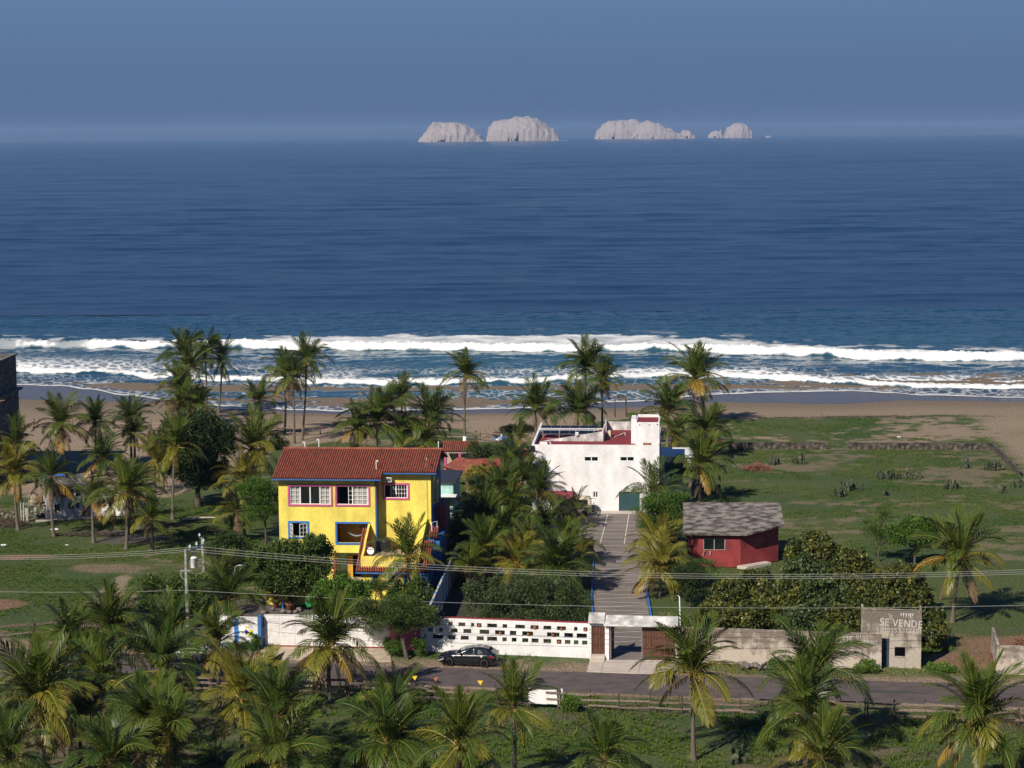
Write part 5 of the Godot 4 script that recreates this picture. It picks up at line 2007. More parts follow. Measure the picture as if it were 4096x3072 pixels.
func make_old_houses():
	rng.seed = 631
	# two-storey ruin in the left field
	var o := thing("ruined_house", "derelict two-storey white house with mouldy walls under the palms", "house", Vector3(-49.6, 0, -213.9), deg_to_rad(16))
	wall_between(o, Vector2(0.6, 0), Vector2(4.4, 0), 3.35, [Rect2(2.3, 1.05, 1.15, 0.55), Rect2(0.9, 0.75, 0.55, 0.8), Rect2(0.25, 2.30, 0.75, 0.85), Rect2(1.6, 2.30, 1.3, 0.75), Rect2(3.05, 2.30, 0.6, 0.7)], M.white_worn)
	wall_between(o, Vector2(4.4, -0.201), Vector2(4.4, -4.0), 3.4, [], M.white_worn)
	wall_between(o, Vector2(0.6, -4.0), Vector2(0.6, -0.201), 3.4, [Rect2(1.2, 0.2, 0.9, 1.5), Rect2(1.5, 2.3, 0.9, 0.9)], M.white_worn)
	wall_between(o, Vector2(4.2, -4.0), Vector2(0.8, -4.0), 3.4, [], M.white_worn)
	var mb := MB.new()
	mb.bx(Vector3(0.81, 1.68, -3.8), Vector3(4.19, 1.82, -0.21))
	part("floor_slab", mb, M.grey_roof, o)
	mb = MB.new()
	mb.box(Vector3(2.5, 3.62, -1.9), Vector3(4.7, 0.16, 5.0), Basis(Vector3.RIGHT, 0.06))
	part("roof_slab", mb, M.grey_roof, o)
	mb = MB.new()
	for i in 30:
		mb.box(Vector3(0.3 + i * 0.15, 3.42 + rng.randf_range(-0.05, 0.05), 0.55), Vector3(0.17, 0.30, 0.08), Basis(Vector3.RIGHT, 0.3))
	var th := part("thatch_fringe", mb, M.umber, o)
	th.set_meta("kind", "stuff")
	for x in [0.62, 2.05, 3.55, 4.25]:
		mb = MB.new()
		mb.bx(Vector3(x, 0, 0.002), Vector3(x + 0.16, 3.3, 0.09))
		part("pilaster", mb, M.white_worn, o)
	mb = MB.new()
	mb.bx(Vector3(-1.6, 1.42, -2.2), Vector3(0.59, 1.56, 0.1))
	part("platform", mb, M.grey_roof, o)
	for q in [[-1.45, -0.05], [-1.45, -2.0], [-0.6, -0.05]]:
		mb = MB.new()
		mb.bx(Vector3(q[0], 0, q[1] - 0.12), Vector3(q[0] + 0.22, 1.419, q[1] + 0.12))
		part("pillar", mb, M.white_worn, o)
	mb = MB.new()
	mb.bx(Vector3(-0.5, -0.03, 0.1), Vector3(5.6, 0.08, 0.9))
	part("path_slab", mb, M.concrete_pale, o)
	var tank := thing("water_tank", "large beige water tank on the platform of the ruined house", "water tank", o.transform * Vector3(-0.55, 1.562, -0.75))
	mb = MB.new()
	mb.smooth()
	mb.lathe(Vector3.ZERO, [Vector2(0.0, 0.0), Vector2(0.52, 0.0), Vector2(0.56, 0.06), Vector2(0.56, 0.28), Vector2(0.58, 0.31), Vector2(0.56, 0.34), Vector2(0.56, 0.66), Vector2(0.58, 0.69), Vector2(0.56, 0.72), Vector2(0.55, 0.95), Vector2(0.42, 1.12), Vector2(0.2, 1.2), Vector2(0.0, 1.2)], 22)
	part("body", mb, M.tank_beige, tank)
	mb = MB.new()
	mb.lathe(Vector3(0, 1.2, 0), [Vector2(0.2, 0), Vector2(0.2, 0.07), Vector2(0, 0.08)], 14)
	part("lid", mb, M.tank_beige, tank)
	for q in [[-1.95, 0.15, 1.9, 0.0], [-1.72, 0.25, 2.0, 0.04]]:
		mb = MB.new()
		mb.tube([Vector3(0, 0, 0), Vector3(q[3], q[2], 0)], [0.03, 0.03], 6)
		single("pipe", mb, M.white_metal, "thin upright pipe left of the beige water tank, %s" % ("the farther left" if q[0] < -1.9 else "the nearer"), "pipe", o.transform * Vector3(q[0], 0, q[1]))
	# lower wall joining it to the arched outbuilding
	o = thing("yard_wall", "white yard wall with a dark red doorway right of the ruined house", "wall", Vector3(-45.3, 0, -215.9), deg_to_rad(3))
	wall_between(o, Vector2(0, 0), Vector2(3.2, 0), 2.25, [Rect2(1.28, 0.75, 0.45, 0.7)], M.white_worn)
	mb = MB.new()
	mb.bx(Vector3(1.285, 0.755, -0.16), Vector3(1.725, 1.445, -0.12))
	part("door", mb, M.maroon, o)
	mb = MB.new()
	mb.bx(Vector3(0.0, 2.251, -0.9), Vector3(3.3, 2.36, 0.1))
	part("coping", mb, M.white_worn, o)
	o = thing("outbuilding", "small white outbuilding with scalloped parapet right of the ruined house", "outbuilding", Vector3(-43.0, 0, -216.0), deg_to_rad(-8))
	wall_between(o, Vector2(0, 0), Vector2(3.55, 0), 1.75, [Rect2(1.25, 0.55, 0.48, 0.78)], M.white)
	wall_between(o, Vector2(3.55, -0.201), Vector2(3.55, -3.0), 1.75, [], M.white)
	wall_between(o, Vector2(0.0, -3.0), Vector2(0.0, -0.201), 1.75, [], M.white)
	mb = MB.new()
	for q in [[0.4, 1.55], [1.6, 2.75]]:
		var poly := PackedVector2Array([Vector2(q[0], 1.752), Vector2(q[1], 1.752)])
		for i in 9:
			var t := PI * i / 8.0
			poly.append(Vector2((q[0] + q[1]) * 0.5 + cos(t) * (q[1] - q[0]) * 0.46, 1.80 + sin(t) * 0.62))
		mb.prism(poly, -0.2, 0.0)
	part("scalloped_parapet", mb, M.white, o)
	mb = MB.new()
	mb.bx(Vector3(0.1, 1.5, -2.9), Vector3(3.4, 1.62, -0.21))
	part("roof", mb, M.white_worn, o)
	mb = MB.new()
	mb.bx(Vector3(1.26, 0.56, -0.15), Vector3(1.72, 1.32, -0.10))
	part("window_niche", mb, M.mid_blue, o)
	# tall raw block building at the left edge
	o = thing("raw_block_building", "tall unplastered grey block building cut by the left picture edge", "building", Vector3(-59.6, -1.3, -232.0), deg_to_rad(-1))
	mb = MB.new()
	mb.bx(Vector3(-26.0, 0, -15.0), Vector3(0.0, 11.1, 0.0))
	part("wall", mb, M.block_dark, o)
	mb = MB.new()
	mb.bx(Vector3(-26.0, 11.32, -14.8), Vector3(-0.12, 15.2, -0.12))
	part("wall", mb, M.block_dark, o)
	mb = MB.new()
	mb.bx(Vector3(-26.2, 11.101, -15.2), Vector3(0.5, 11.318, 0.35))
	part("floor_slab", mb, M.grey_roof, o)
	mb = MB.new()
	mb.bx(Vector3(-26.2, 15.201, -15.0), Vector3(0.0, 15.4, 0.05))
	part("roof_slab", mb, M.grey_roof, o)
	for i in 5:
		mb = MB.new()
		mb.bx(Vector3(-0.9 - i * 4.0, 0, 0.002), Vector3(-0.55 - i * 4.0, 11.09, 0.06))
		part("column", mb, M.grey_roof, o)
	mb = MB.new()
	mb.bar(Vector3(0.0, 10.0, -1.0), Vector3(1.6, 11.5, -1.0), 0.12)
	mb.bar(Vector3(0.4, 11.38, -1.0), Vector3(2.0, 11.55, -1.0), 0.10)
	part("prop", mb, M.rail_wood_b, o)
	# low roofs of flat square tiles, between the yellow and the white house
	for q in [[Vector2(-7.9, -233.0), Vector2(-5.1, -228.2), 2.2, 2.35, 0.44, "tile_pavilion", "low roof of flat reddish tiles facing left, just beyond the yellow house"], [Vector2(-4.3, -230.7), Vector2(-0.9, -231.9), 2.3, 2.1, 0.44, "tile_pavilion", "low flat-tiled roof in half shade, right of the left-facing tiled roof"]]:
		var a: Vector2 = q[0]
		var b: Vector2 = q[1]
		var len := a.distance_to(b)
		o = thing(q[5], q[6], "pavilion", v3(a), along(a, b))
		var slope: float = q[4]
		var up := Vector3(0, sin(slope), -cos(slope))
		var nn := Vector3(0, cos(slope), sin(slope))
		var lo := Vector3(0, q[2], 0)
		var wv := Vector3(len, 0, 0)
		var un := MB.new()
		un.quad(lo + up * q[3], lo + wv + up * q[3], lo + wv, lo)
		un.quad(lo - nn * 0.1, lo + wv - nn * 0.1, lo + wv + up * q[3] - nn * 0.1, lo + up * q[3] - nn * 0.1)
		var ridge: Vector3 = lo + up * q[3]
		un.quad(ridge + Vector3(0, -0.9, -2.0), ridge + wv + Vector3(0, -0.9, -2.0), ridge + wv, ridge)
		var roof := part("roof", un, M.tile_under, o)
		for r in int(q[3] / 0.46):
			for c in int(len / 0.44):
				var m := MB.new()
				m.box(Vector3.ZERO, Vector3(0.41, 0.035, 0.48))
				var tl := part("roof_tile", m, [M.tile_a, M.tile_b, M.tile_c][rng.randi() % 3], roof)
				tl.transform = Transform3D(Basis(Vector3.RIGHT, slope - 0.06) * Basis(Vector3(0, 0, 1), rng.randf_range(-0.02, 0.02)), lo + up * (r * 0.46 + 0.24) + Vector3((c + 0.5) * 0.44, 0, 0) + nn * 0.04)
		for x in [0.2, len - 0.4]:
			for z in [-0.3, -3.4]:
				mb = MB.new()
				mb.bx(Vector3(x, 0, z - 0.1), Vector3(x + 0.2, q[2] - 0.02, z + 0.1))
				part("post", mb, M.pink, o)
	# barrel-tiled shelter farther back, with pink columns
	o = thing("tile_shelter", "small dark barrel-tiled shelter on pink columns near the beach fence", "shelter", Vector3(-8.3, 0, -244.0), deg_to_rad(-3))
	mb = MB.new()
	mb.box(Vector3(2.0, 2.68, -1.1), Vector3(4.2, 0.1, 2.6), Basis(Vector3.RIGHT, 0.35))
	var rf := part("roof", mb, M.tile_under, o)
	tile_field(rf, Vector3(-0.1, 2.30, 0.15), 0.35, 17, 7, 0.245, 0.345, 119)
	mb = MB.new()
	mb.bx(Vector3(-0.1, 2.10, 0.02), Vector3(4.1, 2.24, 0.10))
	part("fascia", mb, M.white_worn, o)
	for x in [0.3, 2.05, 3.7]:
		mb = MB.new()
		mb.smooth()
		mb.tube([Vector3(x, 0, -0.05), Vector3(x, 2.15, -0.05)], [0.17, 0.17], 10)
		part("column", mb, M.pink, o)
	mb = MB.new()
	mb.bx(Vector3(0, 0, -2.3), Vector3(4.0, 2.9, -2.1))
	part("back_wall", mb, M.tan, o)
	# white stair hut with an orange tiled lean-to roof
	o = thing("tiled_hut", "narrow white hut with a bright orange tiled roof beside the white house", "hut", Vector3(-0.35, 0, -224.6), deg_to_rad(-6))
	mb = MB.new()
	mb.bx(Vector3(0, 0, -1.7), Vector3(2.0, 4.72, 0.0))
	part("wall", mb, M.white, o)
	mb = MB.new()
	mb.bx(Vector3(0.04, 4.721, -1.68), Vector3(1.96, 4.9, -0.5))
	part("gable", mb, M.white, o)
	mb = MB.new()
	mb.bx(Vector3(-0.14, 4.60, 0.002), Vector3(2.14, 4.74, 0.16))
	part("fascia", mb, M.white_clean, o)
	mb = MB.new()
	mb.box(Vector3(1.0, 5.02, -0.72), Vector3(2.3, 0.06, 2.05), Basis(Vector3.RIGHT, 0.28))
	rf = part("roof", mb, M.tile_under, o)
	for c in 7:
		for r in 4:
			var m := MB.new()
			m.smooth()
			for k in 4:
				var a := PI * (k / 4.0)
				var b := PI * ((k + 1) / 4.0)
				m.quad(Vector3(-cos(a) * 0.155, sin(a) * 0.07, -0.28), Vector3(-cos(b) * 0.155, sin(b) * 0.07, -0.28), Vector3(-cos(b) * 0.165, sin(b) * 0.085, 0.27), Vector3(-cos(a) * 0.165, sin(a) * 0.085, 0.27))
			var tl := part("roof_tile", m, M.tile_orange, rf)
			tl.transform = Transform3D(Basis(Vector3.RIGHT, 0.25), Vector3(-0.02 + c * 0.325, 4.80 + r * 0.139 + 0.02, 0.1 - r * 0.48))
	# mint-coloured house half hidden behind the yellow one
	o = thing("mint_house", "pale mint house with a black-banded roof edge, hidden behind the yellow house", "house", Vector3(-8.0, 0, -199.0), deg_to_rad(-5))
	mb = MB.new()
	mb.bx(Vector3(0, 0, -6.0), Vector3(2.2, 6.2, 0.0))
	part("wall", mb, M.mint, o)
	mb = MB.new()
	mb.bx(Vector3(-0.2, 6.201, -6.2), Vector3(2.5, 6.45, 0.3))
	part("roof_slab", mb, M.dark_metal, o)
	mb = MB.new()
	mb.bx(Vector3(-0.2, 5.0, 0.002), Vector3(2.6, 5.1, 1.2))
	part("canopy", mb, M.white_clean, o)


# ---------------------------------------------------------------- cars, poles, power lines, fences

func car(label: String, paint: Material, at: Vector3, turn: float):
	var o := thing("parked_car", label, "car", at, turn)
	var keys := [[-2.2, 0.60, 0.62, 0.34], [-2.14, 0.72, 0.70, 0.27], [-1.95, 0.80, 0.78, 0.22], [-1.5, 0.88, 0.87, 0.19], [-0.9, 0.90, 0.95, 0.19], [0.0, 0.905, 0.975, 0.19], [0.9, 0.905, 0.995, 0.19], [1.5, 0.89, 1.02, 0.20], [1.95, 0.85, 1.03, 0.24], [2.16, 0.79, 0.98, 0.30], [2.26, 0.70, 0.86, 0.40]]
	var val := func(x: float, k: int) -> float:
		for i in keys.size() - 1:
			if x <= keys[i + 1][0]:
				return lerpf(keys[i][k], keys[i + 1][k], smoothstep(keys[i][0], keys[i + 1][0], x))
		return keys[-1][k]
	var mb := MB.new()
	mb.smooth()
	var n := 90
	var prev := []
	for i in n + 1:
		var x := lerpf(-2.2, 2.26, float(i) / n)
		var hw: float = val.call(x, 1)
		var top: float = val.call(x, 2)
		var yb: float = val.call(x, 3)
		for xw in [-1.33, 1.37]:
			var dx := absf(x - xw)
			if dx < 0.385:
				yb = maxf(yb, 0.33 + sqrt(0.385 * 0.385 - dx * dx))
		var mid := maxf(lerpf(yb, top, 0.4), yb + 0.01)
		var pts := [Vector3(x, yb, 0), Vector3(x, yb, hw * 0.93), Vector3(x, minf(yb + 0.08, mid), hw * 0.985), Vector3(x, mid, hw), Vector3(x, maxf(top - 0.22, mid), hw * 0.99), Vector3(x, top - 0.07, hw * 0.965), Vector3(x, top, hw * 0.88), Vector3(x, top + 0.035, hw * 0.45), Vector3(x, top + 0.045, 0)]
		for k in range(7, 0, -1):
			pts.append(Vector3(pts[k].x, pts[k].y, -pts[k].z))
		if prev.size():
			for k in pts.size():
				var m := (k + 1) % pts.size()
				mb.quad(prev[k], prev[m], pts[m], pts[k])
		prev = pts
		if i == 0 or i == n:
			mb.flat()
			for k in range(1, pts.size() - 1):
				if i == 0:
					mb.tri(pts[0], pts[k + 1], pts[k])
				else:
					mb.tri(pts[0], pts[k], pts[k + 1])
			mb.smooth()
	part("body", mb, paint, o)
	# cabin: a smooth shell from belt line to roof
	var roof := [[-0.82, 0.99], [-0.55, 1.10], [-0.2, 1.26], [0.1, 1.38], [0.4, 1.445], [0.8, 1.46], [1.2, 1.43], [1.55, 1.36], [1.8, 1.24], [2.0, 1.10], [2.12, 1.0]]
	var roof_y := func(x: float) -> float:
		for i in roof.size() - 1:
			if x <= roof[i + 1][0]:
				return lerpf(roof[i][1], roof[i + 1][1], (x - roof[i][0]) / (roof[i + 1][0] - roof[i][0]))
		return roof[-1][1]
	var side_z := func(x: float, y: float) -> float:
		var base: float = val.call(x, 1) * 0.895
		return base - (y - 0.97) * 0.40 - smoothstep(1.2, 2.2, x) * 0.05
	mb = MB.new()
	mb.smooth(2)
	prev = []
	for i in 46:
		var x := lerpf(-0.82, 2.12, i / 45.0)
		var ry: float = roof_y.call(x)
		var b: float = val.call(x, 2) - 0.01
		ry = maxf(ry, b + 0.01)
		var pts := []
		for k in 5:
			var y := lerpf(b, ry - minf(0.06, (ry - b) * 0.4), k / 4.0)
			pts.append(Vector3(x, y, side_z.call(x, y)))
		var ez: float = pts[4].z
		pts.append(Vector3(x, ry - 0.015, ez * 0.90))
		pts.append(Vector3(x, ry, ez * 0.6))
		pts.append(Vector3(x, ry + 0.008, 0))
		for k in range(6, -1, -1):
			pts.append(Vector3(pts[k].x, pts[k].y, -pts[k].z))
		if prev.size():
			for k in pts.size() - 1:
				mb.quad(prev[k], prev[k + 1], pts[k + 1], pts[k])
		prev = pts
	part("cabin", mb, paint, o)
	# glass, a hair proud of the shell
	for s in [1.0, -1.0]:
		for q in [[[-0.36, 1.02], [-0.02, 1.24], [0.22, 1.345], [0.50, 1.375], [0.52, 1.02]], [[0.60, 1.02], [0.59, 1.378], [0.95, 1.375], [1.26, 1.325], [1.52, 1.20], [1.42, 1.08], [1.18, 1.03]]]:
			var poly := PackedVector2Array()
			for v in q:
				poly.append(Vector2(v[0], v[1]))
			var idx := Geometry2D.triangulate_polygon(poly)
			var g := MB.new()
			for i in range(0, idx.size(), 3):
				var t := []
				for k in 3:
					var v := poly[idx[i + k]]
					t.append(Vector3(v.x, v.y, s * (side_z.call(v.x, v.y) + 0.006)))
				g.tri(t[0], t[2], t[1])
			part("side_window", g, M.car_glass, o)
		var tr := MB.new()
		tr.tube([Vector3(-0.42, 1.0, s * 0.808), Vector3(0.5, 1.008, s * 0.808), Vector3(1.2, 1.02, s * 0.80), Vector3(1.44, 1.075, s * 0.765), Vector3(1.55, 1.2, s * 0.70)], [0.012, 0.012, 0.012, 0.012, 0.008], 5)
		part("window_trim", tr, M.chrome, o)
		var mi := MB.new()
		mi.smooth()
		mi.box(Vector3(-0.42, 1.06, s * 0.96), Vector3(0.12, 0.13, 0.22))
		part("mirror", mi, paint, o)
		for x in [0.42, 1.2]:
			var h := MB.new()
			h.box(Vector3(x, 0.86, s * 0.905), Vector3(0.2, 0.03, 0.03))
			part("door_handle", h, M.chrome, o)
		var hl := MB.new()
		hl.prism(PackedVector2Array([Vector2(-2.16, 0.60), Vector2(-1.78, 0.73), Vector2(-1.80, 0.66), Vector2(-2.12, 0.55)]), -0.05, 0.05)
		var ho := part("headlight", hl, M.headlight, o)
		ho.position.z = s * 0.80
		ho.rotation.y = s * 0.25
		ho.position.x = 0.07
		var tl := MB.new()
		tl.prism(PackedVector2Array([Vector2(1.80, 0.84), Vector2(1.84, 0.95), Vector2(2.16, 0.93), Vector2(2.19, 0.83)]), -0.06, 0.06)
		var to := part("tail_light", tl, M.tail_red, o)
		to.position.z = s * 0.79
		to.rotation.y = -s * 0.12
		for x in [-1.33, 1.37]:
			var wh := MB.new()
			wh.smooth()
			wh.lathe(Vector3.ZERO, [Vector2(0.215, -0.10), Vector2(0.30, -0.105), Vector2(0.33, -0.08), Vector2(0.33, 0.08), Vector2(0.30, 0.105), Vector2(0.215, 0.10)], 24)
			var w := part("wheel", wh, M.tyre, o)
			w.position = Vector3(x, 0.33, s * 0.80)
			w.rotation.x = s * PI / 2
			var rm := MB.new()
			rm.lathe(Vector3.ZERO, [Vector2(0.0, 0.05), Vector2(0.05, 0.06), Vector2(0.05, 0.04), Vector2(0.20, 0.03)], 16)
			for k in 9:
				var a := TAU * k / 9.0
				rm.bar(Vector3(cos(a) * 0.05, 0.065, sin(a) * 0.05), Vector3(cos(a) * 0.21, 0.085, sin(a) * 0.21), 0.035, 0.02)
			part("rim", rm, M.rim, w)
	var ws := MB.new()
	ws.quad(Vector3(-0.06, 1.325, 0.58), Vector3(-0.06, 1.345, -0.58), Vector3(-0.78, 1.02, -0.70), Vector3(-0.78, 1.02, 0.70))
	var wso := part("windscreen", ws, M.car_glass, o)
	wso.position = Vector3(-0.012, 0.012, 0)
	var rw := MB.new()
	rw.quad(Vector3(1.62, 1.345, -0.50), Vector3(1.62, 1.345, 0.50), Vector3(2.02, 1.09, 0.58), Vector3(2.02, 1.09, -0.58))
	var rwo := part("rear_window", rw, M.car_glass, o)
	rwo.position = Vector3(0.012, 0.012, 0)
	var pl := MB.new()
	pl.box(Vector3(2.27, 0.66, 0), Vector3(0.02, 0.13, 0.34))
	part("number_plate", pl, M.white_clean, o)
	var gr := MB.new()
	gr.box(Vector3(-2.19, 0.46, 0), Vector3(0.04, 0.18, 0.8))
	part("radiator_grille", gr, M.dark_metal, o)


func make_cars():
	rng.seed = 701
	var a := Vector2(-4.9, -152.9)
	var b := Vector2(-2.3, -152.42)
	car("glossy black hatchback parked on the verge before the pierced white wall", M.car_black, Vector3(-3.45, 0.0, -153.45), along(a, b))
	car("silver hatchback on the road at left, mostly hidden behind palm fronds", M.car_silver, Vector3(-24.6, 0.02, -155.0), deg_to_rad(-12))
	# white and cream van with a dark windscreen under the red awning
	var xf := Transform3D(Basis(Vector3.UP, deg_to_rad(-5)), Vector3(15.48, 0, -215.83))
	var v := thing("parked_van", "cream van half hidden by fronds under the red awning", "van", xf * Vector3(-9.7, 0, 2.2), deg_to_rad(-5))
	var mb := MB.new()
	mb.smooth()
	mb.prism(PackedVector2Array([Vector2(-1.0, 0.4), Vector2(2.6, 0.4), Vector2(2.6, 1.75), Vector2(2.3, 1.95), Vector2(-0.55, 1.95), Vector2(-0.85, 1.25), Vector2(-1.25, 1.05), Vector2(-1.3, 0.5)]), -0.85, 0.85)
	part("body", mb, M.cream, v)
	mb = MB.new()
	mb.prism(PackedVector2Array([Vector2(-0.66, 1.15), Vector2(0.35, 1.15), Vector2(0.35, 1.8), Vector2(-0.42, 1.8)]), 0.852, 0.862)
	part("side_window", mb, M.car_glass, v)
	mb = MB.new()
	mb.prism(PackedVector2Array([Vector2(0.5, 1.15), Vector2(2.3, 1.15), Vector2(2.3, 1.8), Vector2(0.5, 1.8)]), 0.852, 0.862)
	part("side_window", mb, M.car_glass, v)
	for x in [-0.6, 1.9]:
		mb = MB.new()
		mb.lathe(Vector3.ZERO, [Vector2(0.0, -0.1), Vector2(0.34, -0.1), Vector2(0.34, 0.1), Vector2(0.0, 0.1)], 18)
		var w := part("wheel", mb, M.tyre, v)
		w.position = Vector3(x, 0.34, 0.8)
		w.rotation.x = PI / 2


func insulator(parent: Node3D, at: Vector3):
	var mb := MB.new()
	mb.smooth()
	mb.lathe(at, [Vector2(0.03, 0.0), Vector2(0.03, 0.12), Vector2(0.10, 0.14), Vector2(0.12, 0.20), Vector2(0.06, 0.22), Vector2(0.10, 0.26), Vector2(0.11, 0.31), Vector2(0.05, 0.34), Vector2(0.0, 0.42)], 10)
	part("insulator", mb, M.insulator, parent)


func span(label: String, pts: Array, r: float, m: Material):
	var clean := [pts[0]]
	for p in pts:
		if p.distance_to(clean[-1]) > 0.01:
			clean.append(p)
	var radii := []
	radii.resize(clean.size())
	radii.fill(r)
	var mb := MB.new()
	mb.smooth()
	mb.tube(clean, radii, 5, false)
	single("power_line", mb, m, label, "cable")


func arc(a: Vector3, b: Vector3, sag: float) -> Array:
	var out := []
	var n := maxi(4, int(a.distance_to(b) / 4.0))
	for k in n + 1:
		var t := float(k) / n
		out.append(a.lerp(b, t) - Vector3(0, 4.0 * sag * t * (1.0 - t), 0))
	return out


func make_poles_and_lines():
	rng.seed = 711
	var o := thing("utility_pole", "tall pale concrete utility pole with a short crossarm of three insulators, by the road", "utility pole", Vector3(-25.75, 0, -160.3), deg_to_rad(-9))
	var mb := MB.new()
	mb.smooth()
	mb.tube([Vector3(0, 0, 0), Vector3(-0.04, 4.0, 0), Vector3(-0.06, 7.65, 0)], [0.18, 0.15, 0.115], 10)
	part("pole", mb, M.pole_concrete, o)
	mb = MB.new()
	mb.bar(Vector3(-0.06, 7.4, 0.05), Vector3(0.95, 7.75, -1.9), 0.11)
	part("crossarm", mb, M.steel, o)
	mb = MB.new()
	mb.bar(Vector3(-0.02, 6.4, 0), Vector3(0.42, 7.5, -0.9), 0.05)
	part("brace", mb, M.steel, o)
	for q in [[0.18, 7.55, -0.4], [0.52, 7.66, -1.05], [0.88, 7.78, -1.72]]:
		insulator(o, Vector3(q[0], q[1], q[2]))
	mb = MB.new()
	mb.bar(Vector3(-0.5, 5.95, 0.1), Vector3(0.3, 5.95, 0.1), 0.11)
	part("side_bracket", mb, M.steel, o)
	mb = MB.new()
	mb.smooth()
	mb.tube([Vector3(-0.45, 5.9, 0.1), Vector3(-0.45, 5.5, 0.1), Vector3(-0.35, 5.3, 0.1), Vector3(-0.12, 5.2, 0.1)], [0.035, 0.04, 0.02, 0.02], 6)
	part("cable_loop", mb, M.wire_pale, o)
	for y in [3.95, 2.35]:
		mb = MB.new()
		mb.lathe(Vector3(-0.03, y, 0), [Vector2(0.22, 0), Vector2(0.22, 0.1), Vector2(0.15, 0.1)], 10)
		part("band", mb, M.steel, o)
	o = thing("utility_pole", "second utility pole carrying the white transformer, farther from the road", "utility pole", Vector3(-27.1, 0, -178.4), 0.0)
	mb = MB.new()
	mb.smooth()
	mb.tube([Vector3(0, 0, 0), Vector3(-0.05, 2.5, 0), Vector3(-0.15, 5.0, 0)], [0.16, 0.14, 0.11], 10)
	part("pole", mb, M.pole_concrete, o)
	insulator(o, Vector3(-0.36, 5.0, 0))
	mb = MB.new()
	mb.bar(Vector3(-0.7, 3.95, 0), Vector3(0.1, 3.95, 0), 0.08)
	mb.bar(Vector3(-0.36, 4.95, 0), Vector3(-0.1, 4.95, 0), 0.05)
	part("crossarm", mb, M.steel, o)
	o = thing("transformer", "white cylindrical transformer hanging on the second utility pole", "transformer", Vector3(-28.0, 2.35, -178.2))
	mb = MB.new()
	mb.smooth()
	mb.lathe(Vector3.ZERO, [Vector2(0.0, 0.0), Vector2(0.25, 0.0), Vector2(0.28, 0.05), Vector2(0.30, 0.85), Vector2(0.33, 0.87), Vector2(0.33, 0.93), Vector2(0.18, 1.0), Vector2(0.0, 1.02)], 16)
	part("tank", mb, M.white_metal, o)
	mb = MB.new()
	mb.lathe(Vector3(0.1, 1.0, 0), [Vector2(0.05, 0), Vector2(0.05, 0.45), Vector2(0.0, 0.46)], 8)
	part("bushing", mb, M.umber, o)
	mb = MB.new()
	mb.bx(Vector3(0.02, 0.2, 0.285), Vector3(0.16, 0.66, 0.31))
	part("mark", mb, M.ink, o)
	mb = MB.new()
	mb.bar(Vector3(0.2, 0.7, 0), Vector3(0.86, 0.75, -0.1), 0.07)
	mb.bar(Vector3(0.2, 0.15, 0), Vector3(0.86, 0.2, -0.1), 0.07)
	part("bracket", mb, M.steel, o)
	mb = MB.new()
	mb.smooth()
	mb.tube([Vector3(-0.25, 0.9, 0.1), Vector3(-0.38, 0.7, 0.1), Vector3(-0.25, -0.2, 0.1), Vector3(-0.05, -0.55, 0.1), Vector3(0.6, -0.5, 0.0), Vector3(0.85, -0.1, 0.0)], [0.02, 0.02, 0.02, 0.02, 0.02, 0.02], 5)
	part("cable_loop", mb, M.wire_pale, o)
	# lines along the street
	for q in [["nearest of the three upper pale power lines", -25.50, 7.42, -160.66], ["middle one of the three upper pale power lines", -25.30, 7.46, -161.29], ["farthest of the three upper pale power lines", -25.08, 7.52, -161.93]]:
		var p := Vector3(q[1], q[2], q[3])
		var l := Vector3(-62.0, 7.4, p.z - 6.0)
		var r := Vector3(62.0, 9.7, p.z + 14.4)
		span(q[0], arc(l, p, 1.1) + arc(p, r, 2.1), 0.0115, M.wire_pale)
	var c := Vector3(-25.75, 4.41, -160.08)
	span("single pale power line below the three upper ones", arc(Vector3(-62, 4.3, -166.0), c, 0.55) + arc(c, Vector3(62.0, 6.85, -145.7), 1.3), 0.0115, M.wire_pale)
	span("upper of the two dark sagging cables along the walls", [Vector3(-62, 3.2, -165.0), Vector3(-25.6, 2.42, -160.08), Vector3(-19.35, 2.85, -158.23), Vector3(-3.0, 2.44, -155.52), Vector3(12.2, 2.49, -153.02), Vector3(19.5, 2.71, -151.8), Vector3(37.5, 3.57, -148.84), Vector3(62.0, 4.6, -145.0)], 0.0115, M.wire_dark)
	span("lower of the two dark sagging cables along the walls", [Vector3(-25.6, 2.38, -160.08), Vector3(-19.4, 2.37, -158.0), Vector3(-3.0, 1.94, -155.3), Vector3(12.2, 1.73, -152.8), Vector3(19.5, 2.05, -151.6), Vector3(27.0, 2.62, -150.4), Vector3(37.5, 3.45, -148.7), Vector3(62.0, 4.4, -144.8)], 0.011, M.wire_dark)
	# thin white pipe at the right end of the gateway
	mb = MB.new()
	mb.smooth()
	mb.tube([Vector3(0, 0, 0), Vector3(-0.16, 5.0, 0), Vector3(-0.3, 5.1, 0)], [0.05, 0.045, 0.03], 7)
	single("white_mast", mb, M.white_metal, "thin white mast beside the right gate post", "mast", Vector3(12.75, 0, -153.95))
	# small lamp on a bent pole by the yellow garden
	o = thing("street_lamp", "thin bent lamp pole between the palms left of the yellow house", "street lamp", Vector3(-22.9, 0, -166.0))
	mb = MB.new()
	mb.smooth()
	mb.tube([Vector3(0, 0, 0), Vector3(0.05, 4.2, 0), Vector3(0.2, 5.0, 0), Vector3(0.5, 5.15, 0)], [0.05, 0.04, 0.035, 0.03], 7)
	part("pole", mb, M.steel, o)
	mb = MB.new()
	mb.box(Vector3(0.6, 5.13, 0), Vector3(0.35, 0.06, 0.16))
	part("lamp_head", mb, M.insulator, o)


